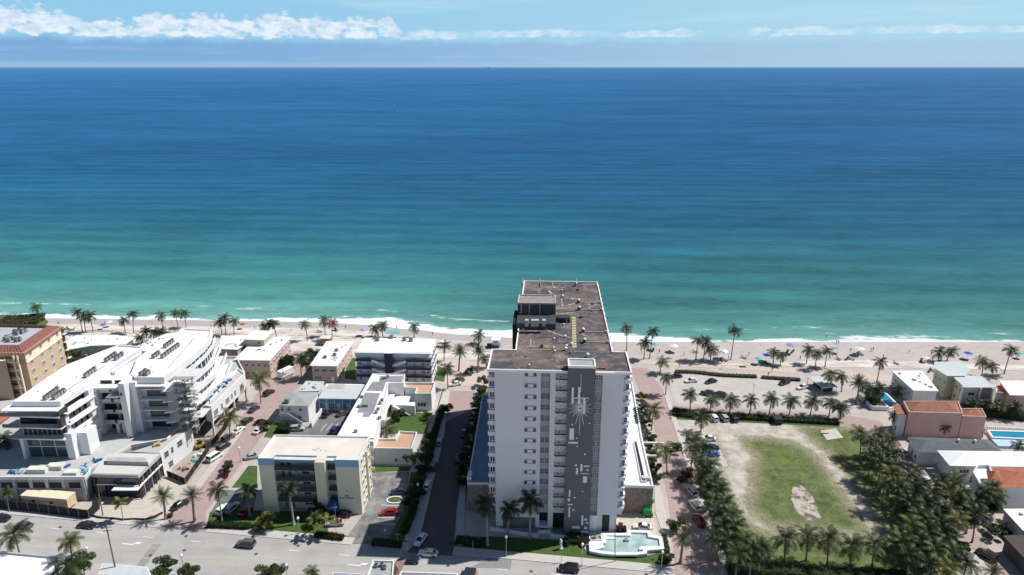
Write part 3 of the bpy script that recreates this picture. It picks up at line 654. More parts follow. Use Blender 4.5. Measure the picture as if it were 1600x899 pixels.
    # side windows and slabs of both wings
    for z in fz:
        for s, u in (('R', rw1), ('L', rw0)):
            for i in range(9):
                window(r, u, Dp + 4 + i * 6, z + .7, 2.4, 1.6, s, 2, 1)
        window(r, 0, 5.5, z + .7, 2.2, 1.5, 'L', 2, 1); window(r, Wd - .3, 5.5, z + .7, 2.2, 1.5, 'R', 2, 1)
    for i in range(1, 14):
        MB().box(Wd - .32, Wd + .35, 1.6, 9.5, fz[i] - .15, fz[i] + .8).build('side_balcony', white2, r)
    # machine penthouse on the rear wing
    (pu0, pv0), (pu1, _) = T.top(807, 515, HT), T.top(868, 515, HT); _, pv1 = T.top(805, 489, HT)
    pz = zat(807, 476, W(807, 515, HT).y) ; pz = HT + 3.3
    pv1 = pv0 + 14
    a = MB().box(pu0, pu1, pv0 + 7, pv1, HT, HT + 4.6, 0).box(pu0, pu1, pv0, pv0 + 7, HT, HT + 1.7, 0)
    a.build('machine_room_wall', mat('weathered_dark_render', (.085, .085, .095), .9, .3, .5, dirt=.4), r)
    MB().box(pu0 + .2, pu1 - .2, pv0 + 7.2, pv1 - .2, HT + 4.6, HT + 4.7).build('machine_room_roof', mat('pinkish_dusty_roof', (.30, .24, .22), .9, .3, .6), r)
    MB().wallring(rect(pu0, pu1, pv0 + 7, pv1), HT + 4.5, HT + 5.0, .3).build('machine_room_parapet', gray, r)
    MB().box(pu0 + .2, pu1 - .2, pv0 + .2, pv0 + 7, HT + 1.7, HT + 1.76).build('lower_machine_roof', mat('charcoal_roof', (.05, .05, .055), .9, .3, .6), r)
    for x in (.4, 2.6, 5.4): MB().box(pu0 + x + .4, pu0 + x + .65, pv0 + 6.75, pv0 + 7, HT + 1.8, HT + 4.4).build('pilaster', gray, r)
    for x, y in ((823, 505), (833, 505), (839, 505), (850, 505)):
        u, v2 = T.top(x, y, HT + 2.5); MB().box(u - .45, u + .45, v2 - .6, v2 + .6, HT + 1.76, HT + 3.4).build('louvred_door', gray, r)
    MB().box(pu0 - 1.1, pu0, pv0 + 1, pv0 + 12, HT - 6, HT + 1.0).build('dark_side_screen', blacknet, r)
    MB().box(pu0 + 1.2, pu0 + 2.4, pv1, pv1 + 2, HT, HT + 1.9).build('roof_hatch', gray, r)
    vm = MB().cyl(0, 0, 0, .75, .16, 8).dome((0, 0, .7), .48, 8, 3, 0, .7).mesh('mushroom_vent', white2)
    pm = MB().cyl(0, 0, 0, 1.5, .07, 6).mesh('vent_pipe', gray)
    for x, y in ((866, 452), (878, 455), (879, 465), (879, 480), (858, 459), (860, 461), (881, 509), (866, 513), (866, 531), (883, 528), (865, 546), (867, 551), (885, 543), (884, 548), (827, 573), (894, 470), (893, 540), (918, 558)):
        u, v2 = T.top(x, y, HT); link('mushroom_vent', vm, r, (u, v2, HT + .05), None, random.uniform(.55, .95)); link('vent_pipe', pm, r, (u + .7, v2 + .5, HT + .05))
    for x, y in ((817, 449), (844, 449), (900, 448)):
        u, v2 = T.top(x, y, HT); MB().cyl(u, v2, HT, HT + 2.6, .13, 8).cyl(u - .1, v2 + .2, HT, HT + 1.2, .3, 8, 1).build('exhaust_stack', [white2, dmetal], r)
    for k, (x, y) in enumerate(((900, 447), (904, 474), (905, 485), (911, 520), (913, 536))):
        u, v2 = T.top(x, y, HT); MB().box(u + .6, rw1 - .4, v2 - .1, v2 + .12, HT + .1, HT + .32).box(rw1 - .9, rw1 - .5, v2 - .3, v2 + .3, HT + .06, HT + .7).build('duct_pipe', gray, r)
        MB().box(u - .4, u + .3, v2 - .2, v2 + .5, HT, HT + 1.0).dome((u, v2 - .2, HT + 1), .45, 8, 3, 1).build('vent_box', [dmetal, white2], r)
    pad = MB().box(-.5, .5, -.28, .28, 0, .1).mesh('walkway_pad', mat('faded_yellow_pad', (.66, .60, .34), .8, .15, 2))
    for i in range(19):
        y = 497 + i * 2.55; u, v2 = T.top(896.5 + i * .06, y, HT); link('walkway_pad', pad, r, (u, v2, HT + .06))
    pad2 = MB().box(-1, 1, -.12, .12, 0, .12).mesh('roof_plank', mat('pale_plank', (.62, .54, .38), .8, .15, 2))
    for x, y, an in ((854, 517, -.55), (862, 520, -.5), (870, 523, -.5), (879, 526, -.5), (888, 528, -.45), (874, 492, .1), (883, 491, .1), (890, 490, .1)):
        u, v2 = T.top(x, y, HT); link('roof_plank', pad2, r, (u, v2, HT + .06), an)
    u, v2 = T.top(880, 503, HT); MB().box(u - 2, u + 1.8, v2 - 1, v2 + 2, HT, HT + 1.1).box(u - 1.8, u + 1.6, v2 - .8, v2 + 1.8, HT + 1.1, HT + 1.4, 1).build('sunken_vent_curb', [dark, dmetal], r)
    for i in range(13):                               # guard stanchions on the sea-side edge
        MB().cyl(rw1 - .1, Dp + 3 + i * 4.2, HT, HT + 1.4, .06, 5).build('edge_post', white2, r)
    cr_ = MB()                                       # loose cable runs and conduits across the roof
    for _ in range(16):
        x, y = rr0.uniform(rw0 + 2, rw1 - 6), rr0.uniform(Dp, rv - 4); an = rr0.choice((0, pi / 2, .6)); l = rr0.uniform(3, 9); MB().bar((x, y, HT + .12), (min(rw1 - .5, x + cos(an) * l), min(rv - .5, y + sin(an) * l), HT + .12), .09).build('conduit', rr0.choice((gray, dmetal, white2)), r)
    for _ in range(22):
        x, y = rr0.uniform(rw0 + 1, rw1 - 1), rr0.uniform(2, rv - 2); k = rr0.uniform(.2, .6); MB().obox((x, y, HT + .05), (k, k * 1.3, rr0.uniform(.2, .7)), rr0.uniform(0, 1)).build('roof_box', rr0.choice((gray, dmetal, acm)), r)
    for x, y in ((887, 574), (905, 566), (940, 577)):
        u, v2 = T.top(x, y, HT); MB().box(u - .9, u + .9, v2 - .2, v2 + .3, HT, HT + .35).build('roof_debris_tray', mat('rust_red', (.28, .09, .05), .9, .3, 3), r)
    for s in (1, -1):
        u, v2 = T.top(937, 581, HT); 
    MB().box(23.9, 28.3, -.5, .2, HT - .3, HT + .3).build('parapet_ledge', white2, r)
    return T
def tower_roof_mat():
    m = mat('stained_bitumen_roof', (.25, .19, .16), .92, .35, .30, c2=(.045, .042, .048), streak=(.35, 1.3, 1), dirt=.3, bump=.5, bscale=1.5)
    nt = m.node_tree; L = nt.links.new; b = nt.nodes['Principled BSDF']; src = b.inputs['Base Color'].links[0].from_socket
    g = nt_new(nt, 'ShaderNodeNewGeometry'); n = nt_new(nt, 'ShaderNodeTexNoise', inp={'Scale': .075, 'Detail': 7., 'Roughness': .68, 'Distortion': .6}); L(g.outputs[0], n.inputs['Vector'])
    r = nt_new(nt, 'ShaderNodeMapRange', inp={1: .48, 2: .56, 3: 0., 4: .8}); L(n.outputs[0], r.inputs[0])
    mx = nt_new(nt, 'ShaderNodeMix', data_type='RGBA'); L(r.outputs[0], mx.inputs[0]); L(src, mx.inputs[6]); mx.inputs[7].default_value = (.05, .055, .075, 1)
    n = nt_new(nt, 'ShaderNodeTexNoise', inp={'Scale': .3, 'Detail': 9., 'Roughness': .75, 'Distortion': 1.2}); L(g.outputs[0], n.inputs['Vector']); r = nt_new(nt, 'ShaderNodeMapRange', inp={1: .53, 2: .66, 3: 0., 4: .8}); L(n.outputs[0], r.inputs[0])
    m3 = nt_new(nt, 'ShaderNodeMix', data_type='RGBA'); L(r.outputs[0], m3.inputs[0]); L(mx.outputs[2], m3.inputs[6]); m3.inputs[7].default_value = (.36, .29, .25, 1); L(m3.outputs[2], b.inputs['Base Color'])
    return m
T = tower()
def podiums():
    # low podium on the street side (in the tower's shade) and on the sunny side
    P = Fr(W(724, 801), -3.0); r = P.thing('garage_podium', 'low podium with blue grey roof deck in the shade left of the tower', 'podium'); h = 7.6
    u1 = P.loc(T.o)[0] + .2; v1 = P.top(755, 618, h)[1]
    pts = [P.top(730, 757, h), (u1, P.top(760, 757, h)[1]), (u1, v1), P.top(754, 618, h)]
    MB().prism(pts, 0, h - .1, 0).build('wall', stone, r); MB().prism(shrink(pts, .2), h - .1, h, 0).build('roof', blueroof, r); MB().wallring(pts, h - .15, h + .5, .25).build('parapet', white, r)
    bl = MB()
    u, v = P.top(733, 753, h); bl.box(u - .5, u + .5, v, v + 3, h, h + 1.4); bl.build('stair_housing', [white], r)
    P2 = Fr(W(972, 803), -3.0); r2 = P2.thing('garage_podium', 'low podium with white roof terrace on the sunny right side of the tower', 'podium'); h = 7.4
    pts = [P2.top(974, 761, h), P2.top(1021, 763, h), P2.top(1004, 690, h), P2.top(988, 600, h), P2.top(980, 600, h)]
    pts[0] = (P2.loc(T.o)[0] + 27.5, pts[0][1]); pts[4] = (pts[0][0], pts[4][1])
    MB().prism(pts, 0, h - .1, 0).build('wall', stone, r2); MB().prism(shrink(pts, .2), h - .1, h, 0).build('roof', wroof, r2); MB().wallring(pts, h - .15, h + .6, .3).build('parapet', white, r2)
    a0, a1 = P2.top(1016, 755, h), P2.top(1001, 692, h)
    q = [(a0[0] - 2.2, a0[1]), (a0[0] - 1.0, a0[1]), (a1[0] - 1.0, a1[1]), (a1[0] - 2.0, a1[1])]; MB().prism(q, h, h + .06).build('planter_trough', dark, r2); MB().wallring(q, h, h + .5, .15).build('planter_kerb', white, r2)
    u, v = P2.top(1003, 752, h); MB().box(u, u + 2, v, v + 1.2, h, h + .9).build('roof_vent_box', gray, r2)
    for x, y in ((992, 650), (993, 662)):
        u, v = P2.top(x, y, h)
        for k in range(4): MB().box(u, u + 1.8, v + k * 1.3, v + k * 1.3 + .5, h, h + .6).build('deck_lounger', dmetal, r2)
    # pergola beams between podium and street
    for y in (692, 712):
        u, v = P2.top(1000, y, 6.5); MB().box(u - 4, u + 6.5, v, v + .5, 6.1, 6.6).build('pergola_beam', white, r2)
    # stepped white base of tower end
    MB().box(*[0, 0, 0, 0, 0, 0]) if False else None
    # low terrace wall before the tower
    w = thing('terrace_wall', 'low white garden wall stepping along the tower forecourt in shade', 'garden wall', tuple(W(766, 830)))
    pl = [W(x, y) - W(766, 830) for x, y in ((766, 829), (838, 840), (843, 834), (858, 834), (862, 840), (884, 843))]
    for a, b in zip(pl, pl[1:]):
        d = b - a; MB().obox(((a.x + b.x) / 2, (a.y + b.y) / 2, 0), (d.length + .15, .35, 1.0), atan2(d.y, d.x)).build('wall_section', white, w)
podiums()
def fountain():
    F0 = Fr(W(921, 862), 0); r = F0.thing('fountain_pool', 'stepped white fountain pool with pale turquoise water in front of the tower', 'fountain'); h = .9
    pw = lambda pl, z: [F0.top(x, y, z) for x, y in pl]
    out = pw([(920, 846), (941, 845), (941, 833), (980, 833), (981, 828), (1017, 829), (1018, 836), (1035, 839), (1038, 858), (1011, 860), (1011, 865), (995, 867), (961, 867), (940, 865), (921, 861)], h)
    inn = pw([(944, 848), (943, 837), (985, 838), (985, 834), (1007, 835), (1009, 844), (1026, 846), (1028, 853), (1000, 854), (998, 859), (962, 860), (946, 857)], h)
    MB().wallring(out, 0, h, .9).build('rim', white, r)
    ws = glassm('fountain_water', (.36, .49, .46), .08); MB().prism(out, .0, .45).build('water', ws, r)
    MB().prism(pw([(922, 847), (941, 846), (944, 856), (924, 860)], h), 0, h + .02).build('deck', white, r)
    MB().prism(pw([(944, 837), (962, 838), (962, 841), (944, 841)], h), 0, h - .2).build('step', white, r)
    MB().prism(pw([(1000, 854), (1028, 853), (1037, 857), (1011, 859), (998, 859)], h), 0, h + .01).build('step', white, r)
    u, v = F0.top(979, 845, .5); MB().box(u - .5, u + .5, v - .4, v + .4, 0, 1.0).cyl(u, v, 1.0, 1.5, .15).build('fountain_nozzle', gray, r)
    q = thing('stone_planter', 'square planter of pale rocks beside the fountain pool', 'planter', tuple(W(930, 845)))
    F1 = Fr(W(930, 845), 0); pts = F1.poly([(920, 834), (940, 833), (941, 845), (921, 846)], .6); MB().wallring(pts, 0, .8, .25).build('rim', white, q)
    for i in range(26):
        x = random.uniform(922, 939); y = random.uniform(835, 844); u, v = F1.top(x, y, .5); MB().dome((u, v, .4), random.uniform(.25, .45), 6, 2).build('rock', mat('garden_rock', (.36, .31, .26), .9, .3, 3), q)
fountain()

# ------------------------------------------------------------------ cream apartment block with blue roof trim
def cream_block():
    B = Fr(W(403, 717, 15.3), -2.2); r = B.thing('apartment_block', 'cream five-storey apartment block with pale blue roof trim and dark balcony bands', 'apartment block'); h = 15.0
    wd = B.face(560, 722)[0]; dp = B.top(436, 682, h)[1]
    p1, p2, p3, p4, p5 = [B.face(x, 740)[0] for x in (429, 494, 510, 513, 525)]
    w = MB(); w.box(0, p1, 0, 2.2, 0, h).box(p2, p3, -.8, 2.2, 0, h).box(p5, wd, 0, 2.2, 0, h).box(0, wd, 2.2, dp, 0, h)
    w.build('wall', cream, r)
    MB().box(.2, wd - .2, .2, dp - .2, h, h + .12).box(p2 + .1, p3 - .1, -.7, .3, h, h + .12).build('roof', creamroof, r)
    tr = MB(); tr.box(-.06, p1 + .05, -.06, 0, h - 1.5, h + .5).box(p1, p1 + .15, -.06, 1.6, h - 1.5, h + .5).box(p1 + .15, p2, 1.5, 1.66, h - 1.5, h + .5).box(p3, p5, 1.5, 1.66, h - 1.5, h + .5)
    tr.box(p5 - .05, wd + .06, -.06, 0, h - 1.5, h + .5).box(p5 - .1, p5 + .05, 0, 1.6, h - 1.5, h + .5).build('blue_fascia', bluetrim, r)
    MB().box(-.1, .25, 0, dp, h, h + .5).box(wd - .25, wd + .1, 0, dp, h, h + .5).box(0, wd, dp - .25, dp, h, h + .5).build('parapet', white, r)
    MB().box(-.05, wd + .05, dp, dp + .06, h - .6, h + .55).build('rear_fascia', stripg, r)
    for k in range(5):
        z = k * 3.0
        MB().box(p1, p2, .2, 2.2, z - .12, z + .0).build('balcony_slab', gray, r)
        if k: 
            MB().box(p1, p2, .25, .36, z, z + 1.0).build('balcony_rail', navy if False else mat('dark_slate_rail', (.035, .04, .055), .6, .1, 2), r)
            MB().box(p3, p5, .9, 1.0, z, z + 1.0).build('balcony_rail', mat('dark_slate_rail', (.035, .04, .055)), r); MB().box(p3, p5, .9, 2.2, z - .12, z).build('balcony_slab', gray, r)
        for x, ww, hh in ((p1 + 1.3, .9, 2.0), (p1 + 3.0, .9, 2.0), (p1 + 4.6, .5, .8), (p1 + 7.0, 1.9, 1.4), (p2 - .9, .9, 1.4)):
            window(r, x, 2.2, z + (.1 if hh > 1.9 else .9 + (.4 if hh < 1 else 0)), ww, hh, 'F', 2 if ww > 1.5 else 1, 1, gray, glassg if hh > 1.9 else glass)
        for y in (2.6, 5.0, 9.5): window(r, wd, y, z + .9, 1.3, 1.4, 'R', 1, 1, white2, glass)
    # shade fins on the sunny side
    MB().box(wd, wd + .5, 6.5, 7.0, 0, h - 1).build('side_pilaster', cream, r)
    for k in range(1, 5): MB().box(wd, wd + 1.1, dp - .9, dp - .75, k * 3, k * 3 + .9).build('side_bracket', white, r)
    # address: small crest, number and name in dark letters
    u, z = B.face(541.5, 767); MB().dome((u, -.06, z), .14, 8, 4, 0, 1, True).build('address_crest', dmetal, r)
    for s, px, py, size in (('300', 541.5, 775.2, .75), ('BEACH RESORT', 541.5, 778.7, .52)):
        u, z = B.face(px, py, -.05); text(s, size, r, (u, -.03, z), dmetal, 'address_lettering')
    c, cz = B.face(520, 781); MB().prism([(p3 + .1, -2.6), (p5 + .3, -2.6), (p5, 1.6), (p3, 1.6)], 3.4, 3.6).add([(p3, -2.7, 2.9), (p5 + .4, -2.7, 2.9), (p5 + .4, -2.6, 3.6), (p3, -2.6, 3.6)], [(0, 1, 2, 3)]).build('entrance_canopy', mat('royal_blue_canvas', (.03, .12, .34), .8, .1, 1), r)
    MB().box(p3 + .1, p5 - .1, 2.0, 2.22, 0, 2.8).build('entrance_door', dark, r)
    for i in range(14):
        u = wd * .55 + random.uniform(-1.8, 1.8); v = dp * .42 + random.uniform(-.7, .7); MB().box(u, u + .3, v, v + .5, h + .1, h + .16).build('roof_stain_patch', mat('brown_patch', (.36, .27, .22), .9, .2, 2), r) if i < 6 else None
def text(s, size, par, loc, m, name='lettering', rz=0, depth=.03, align='CENTER'):
    c = bpy.data.curves.new(name, 'FONT'); c.body = s; c.size = size; c.align_x = align; c.align_y = 'CENTER'; c.extrude = depth; c.resolution_u = 2
    t = bpy.data.objects.new(name, c); col.objects.link(t); bpy.context.view_layer.update()
    dg = bpy.context.evaluated_depsgraph_get(); me = bpy.data.meshes.new_from_object(t.evaluated_get(dg)); bpy.data.objects.remove(t); me.materials.clear(); me.materials.append(m)
    o = link(name, me, par); o.location = loc; o.rotation_euler = (pi / 2, 0, rz); return o
cream_block()

# ------------------------------------------------------------------ generic low buildings
def gen(name, label, cat, corners, h, wm, rm, fl=1, parapet=True, wins=(), over=0.0, name2=None, roofslope=None, rot=-3, hw=None):
    """corners: photo pixels of the roof outline (front-left, front-right, back-right, back-left ...) at height h"""
    B = Fr(W(*corners[0], h), rot); r = B.thing(name, label, cat); pts = [B.top(x, y, h) for x, y in corners]
    MB().prism(shrink(pts, over) if over else pts, 0, h - .1).build('wall', wm, r)
    if parapet: MB().prism(shrink(pts, .15), h - .1, h).build('roof', rm, r); MB().wallring(pts, h - .12, h + .35, .22).build('parapet', white2 if wm in (white, tanw) else wm, r)
    else: MB().prism(pts, h - .12, h + .16).build('roof', rm, r)
    if rm is wroof or rm is pgroof:
        rn = random.Random(len(label)); c_ = Vector((sum(p[0] for p in pts) / len(pts), sum(p[1] for p in pts) / len(pts))); zt = h + (.16 if not parapet else 0)
        for _ in range(7): q_ = c_.lerp(Vector(pts[rn.randrange(len(pts))]), rn.uniform(.15, .7)); k_ = rn.uniform(.15, .35); MB().box(q_.x - k_, q_.x + k_, q_.y - k_, q_.y + k_, zt, zt + rn.uniform(.2, .6)).build('roof_vent', gray, r)
        for _ in range(2): q_ = c_.lerp(Vector(pts[rn.randrange(len(pts))]), rn.uniform(.1, .5)); MB().obox((q_.x, q_.y, zt + .003), (rn.uniform(1, 3), rn.uniform(.6, 1.6), .012), rn.uniform(0, 1)).build('roof_patch', mat('worn_membrane_patch', (.50, .50, .50), .9, .2, 1.5, dirt=.4), r)
    B.pts = pts; B.root = r; return B
def hip(par, pts, z0, rise, m, ridge=.5, name='roof'):
    """hipped roof over a 4-corner outline; ridge along the longer axis"""
    P = [Vector((*p, z0)) for p in pts]; 
    if (P[1] - P[0]).length < (P[2] - P[1]).length: P = P[1:] + P[:1]
    k = (P[2] - P[1]).length / (P[1] - P[0]).length * ridge
    m0 = (P[0] + P[3]) / 2; m1 = (P[1] + P[2]) / 2; a = m0.lerp(m1, k) + Vector((0, 0, rise)); b = m1.lerp(m0, k) + Vector((0, 0, rise))
    a_ = MB(); a_.add([*P, a, b], [(0, 1, 5, 4), (1, 2, 5), (2, 3, 4, 5), (3, 0, 4), (3, 2, 1, 0)]); return a_.build(name, m, par)
# navy-banded walk-up apartments by the beach
def navy_block():
    h = 12.2; B = Fr(W(554, 551, h), -2.5); r = B.thing('apartment_block', 'white four-storey walk-up apartments with navy bands by the beach', 'apartment block')
    wd = B.face(682, 555)[0]; dp = B.top(566, 528, h)[1]; wd = 26.5
    MB().box(0, wd, 1.4, dp, 0, h).box(0, wd, 0, 1.4, h - .3, h).build('wall', white, r)
    MB().box(.1, wd - .1, .8, dp - .1, h, h + .1).build('roof', wroof, r)
    MB().add([(0, -.2, h - 1.4), (wd, -.2, h - 1.4), (wd, .8, h + .05), (0, .8, h + .05), (0, .9, h - 1.4), (wd, .9, h - 1.4)], [(0, 1, 2, 3), (0, 3, 4), (1, 5, 2), (0, 4, 5, 1)]).build('mansard_fascia', white2, r)
    c0, c1 = B.face(603, 580)[0], B.face(615, 580)[0]
    MB().box(c0, c1, -1.2, 1.4, 0, h + .3).build('stair_tower', navy, r); MB().box(c0 - .1, c1 + .1, -1.3, 3, h + .3, h + .5).build('stair_tower_cap', white2, r)
    for k in range(1, 4):
        z = k * 3.0
        MB().box(0, c0 - 4.5, -.02, .06, z - .1, z + .85).box(c1 + 4.2, wd + .04, -.02, .06, z - .1, z + .85).build('navy_band', navy, r)
        MB().box(wd, wd + .06, 0, dp, z - .1, z + .7).build('navy_band', navy, r)
        MB().box(0, wd, .06, 1.4, z - .15, z).build('gallery_slab', gray, r)
        for s, e in ((1, c0), (-1, c1)):
            a0 = e - s * 4.6; MB().add([(a0, -.9, z - .1), (e, -.9, z - 1.7), (e, -.9, z - .75), (a0, -.9, z + .85), (a0, -.8, z - .1), (e, -.8, z - 1.7), (e, -.8, z - .75), (a0, -.8, z + .85)], [(0, 1, 2, 3), (7, 6, 5, 4), (0, 4, 5, 1), (3, 2, 6, 7), (0, 3, 7, 4), (1, 5, 6, 2)]).build('stair_rail', white, r)
            st = MB()
            for i in range(7): t = i / 7; x = a0 + (e - a0) * t; st.box(min(x, x + s * .66), max(x, x + s * .66), -.8, .0, z - .2 - 1.6 * t, z - .08 - 1.6 * t)
            st.build('stair_flight', gray, r)
    for k in range(4):
        z = k * 3.0
        for i, x in enumerate((1.2, 4.2, 6.5, 17.5, 20.5, 23.6, 25.3)):
            if i in (1, 4): MB().box(x - .5, x + .5, 1.3, 1.42, z, z + 2.1).build('door', gray, r)
            else: window(r, x, 1.4, z + 1.1, 1.3 if i % 2 else 1.0, 1.0, 'F', 2, 1)
        for y in (3, 6.5, 10): window(r, wd, y, z + .9, 1.0, 1.2, 'R', 1, 1)
    for x, y in ((587, 530), (612, 529), (632, 533), (642, 534), (590, 533)):
        u, v = B.top(x, y, h); unit(r, u, v, h + .1, 1.3, 1.0, 1.1)
navy_block()
def walkup(label, corners, h, extra=None):
    B = gen('apartment_house', label, 'apartment house', corners, h, tanw, wroof, parapet=False, over=.5)
    return B
def winrow(B, n, v, zs, w, hh, u0, u1, face='F', fm=None, gmm=None):
    for i in range(n):
        u = u0 + (u1 - u0) * (i + .5) / n
        for z in zs:
            if face == 'F': window(B.root, u, v, z, w, hh, 'F', 2, 1, fm, gmm)
            elif face == 'R': window(B.root, v, u, z, w, hh, 'R', 2, 1, fm, gmm)
B = walkup('rose tan two-storey house with large white flat roof behind the hotel', [(365, 563), (422, 564), (455, 527), (402, 527)], 6.6); w_ = B.pts[1][0]
winrow(B, 5, .5, (1, 4.0), 1.4, 1.1, 1, w_ - 1, 'F'); 
a, b = B.pts[1], B.pts[2]
for i in range(7):
    t = (i + .5) / 7; u = a[0] + (b[0] - a[0]) * t - .45; v = a[1] + (b[1] - a[1]) * t
    for z in (1, 4): window(B.root, u, v, z, 1.5, 1.1, 'R', 2, 1)
B = walkup('rose tan house wing with white roof and small roof cabin nearest the hotel', [(343, 546), (371, 547), (403, 525), (345, 525)], 6.8)
winrow(B, 2, .5, (4,), 1.8, 1.1, 1, B.pts[1][0] - .5)
u, v = B.top(388, 540, 7); MB().box(u - 1.5, u + 6, v + .5, v + 9, 6.6, 9.2).build('roof_cabin_wall', tanw, B.root); MB().box(u - 2, u + 6.4, v, v + 9.4, 9.2, 9.4).build('roof_cabin_roof', wroof, B.root); window(B.root, u + 4, v + .5, 7.4, 1.6, 1.1)
for x, y, s in ((395, 552, 1), (390, 535, .8)): pass
B = walkup('narrow rose tan two-storey house with white roof between two street palms', [(484, 572), (527, 573), (552, 534), (510, 534)], 6.4)
winrow(B, 3, .5, (4.0,), 1.9, 1.1, .8, B.pts[1][0] - .8); window(B.root, 2.5, .5, 1.2, 2.6, 1.2, 'F', 3, 1); window(B.root, 6.3, .5, 1.4, .7, .8); MB().box(7.3, 8.3, .4, .55, 0, 2.1).build('door', white2, B.root)
a, b = B.pts[1], B.pts[2]
for i in range(6):
    t = (i + .5) / 6
    for z in (1, 4): window(B.root, a[0] + (b[0] - a[0]) * t - .45, a[1] + (b[1] - a[1]) * t, z, 1.3, 1.1, 'R', 2, 1)
for x, y in ((526, 549), (523, 556), (508, 560)): u, v = B.top(x, y, 6.5); unit(B.root, u, v, 6.55, 1.2, .8, .9)
pc = thing('beach_hut', 'tiny rust brown beach cabin behind the narrow tan house', 'hut', tuple(W(508, 540)), radians(-3)); MB().box(-1.8, 1.8, 0, 3, 0, 2.9).build('wall', mat('rust_brown_wall', (.30, .15, .11), .9, .15, 1), pc); MB().box(-2, 2, -.2, 3.2, 2.9, 3.1).build('roof', wroof, pc); window(pc, 0, 0, 1, 1.2, 1, 'F')

# grey hip-roofed house and blue doored motel
def motel():
    h = 5.6; B = Fr(W(434, 634, h), -2.5); r = B.thing('house', 'white two-storey house with grey hip roof and outside stair', 'house')
    pts = [B.top(433, 633, h), B.top(482, 635, h), B.top(499, 613, h), B.top(450, 612, h)]
    MB().prism(shrink(pts, .4), 0, h).build('wall', white, r); hip(r, pts, h, 1.0, groof, .5)
    wd = pts[1][0]; window(r, 1.2, .4, 3.6, 1.0, .9); window(r, 3.2, .4, 3.6, 1.2, 1.0); window(r, 7, .4, 3.7, 1.0, .9); window(r, 6.5, .4, 1.0, 1.1, 1.0)
    s = MB()
    for i in range(12): s.box(3.6 + i * .33, 4.0 + i * .33, -1.3, .4, 2.9 - i * .25, 3.0 - i * .25)
    s.build('stair_flight', gray, r)
    MB().add([(3.5, -1.4, 2.7), (7.8, -1.4, -.3), (7.8, -1.4, .7), (3.5, -1.4, 3.8), (3.5, -1.3, 2.7), (7.8, -1.3, -.3), (7.8, -1.3, .7), (3.5, -1.3, 3.8)], [(0, 1, 2, 3), (7, 6, 5, 4), (3, 2, 6, 7), (0, 4, 5, 1)]).build('stair_rail', white, r)
    MB().box(.8, 3.6, -1.4, .4, 2.75, 2.9).box(.8, 3.6, -1.4, -1.3, 2.9, 3.8).build('landing', white, r)
    u, v = B.top(449, 628, h + .5); unit(r, u, v, h + .3, 1.4, 1.2, 1.3, False)
    for y in (2, 4.5, 7): window(r, wd - .5, y, 3.4, 1.2, 1.1, 'R'); window(r, wd - .5, y, .9, 1.2, 1.1, 'R')
    w = thing('garden_wall', 'short white garden wall with flower strip beside the hip-roofed house', 'garden wall', tuple(W(492, 655))); 
    a, b = W(487, 668), W(503, 645); o = W(492, 655); d = b - a; MB().obox(((a.x + b.x) / 2 - o.x, (a.y + b.y) / 2 - o.y, 0), (d.length, .3, 1.6), atan2(d.y, d.x)).build('wall_section', white, w)
    h = 4.6; M_ = Fr(W(494, 624, h), -2.5); r = M_.thing('motel', 'low motel wing with pale grey roof, blue doors and white picket gallery', 'motel')
    pts = [M_.top(497, 623, h), M_.top(556, 624, h), M_.top(571, 601, h), M_.top(509, 601, h)]
    MB().prism([(pts[0][0], pts[0][1] + 1.5), (pts[1][0], pts[1][1] + 1.5), pts[2], pts[3]], 0, h - .2).build('wall', mat('sky_blue_wall', (.12, .37, .55), .8, .08, .5), r)
    MB().prism(pts, h - .2, h + .05).build('roof', pgroof, r); MB().prism([M_.top(509, 607, h), M_.top(536, 608, h), M_.top(539, 601, h), M_.top(514, 601, h)], h + .05, h + .12).build('roof_patch', mat('buff_roof_patch', (.45, .41, .37)), r)
    MB().prism([M_.top(509, 609, h), M_.top(509, 600, h), M_.top(567, 601, h), M_.top(567, 603, h), M_.top(512, 602, h)], h, h + .1).build('roof_edge', wroof, r)
    v0 = pts[0][1]; U = pts[1][0]
    for i, x in enumerate((1.0, 2.6, 4.6, 6.6, 8.2, 9.8, 11.2)): (window(r, x, v0 + 1.5, 1.2, 1.3, 1.2, 'F', 2, 1, white2, glassb) if i % 2 == 0 else MB().box(x - .5, x + .5, v0 + 1.38, v0 + 1.52, 0, 2.2).build('door', white2, r))
    pk = MB().box(-.05, .05, -.03, .03, 0, 1.0).mesh('picket', white2)
    for i in range(int(U / .42)): link('picket', pk, r, (.3 + i * .42, v0 + .1, 0))
    MB().box(.1, U, v0 + .06, v0 + .14, .9, 1.0).build('rail', white2, r)
    for i in range(5): MB().box(.5 + i * U / 5, .62 + i * U / 5, v0 + .15, v0 + .27, 0, h - .2).build('post', white2, r)
    gen('house', 'small flat pale roofed house tucked behind the grey hip roof', 'house', [(466, 612), (499, 612), (507, 597), (478, 596)], 4.4, white, pgroof, parapet=False, over=.3)
motel()
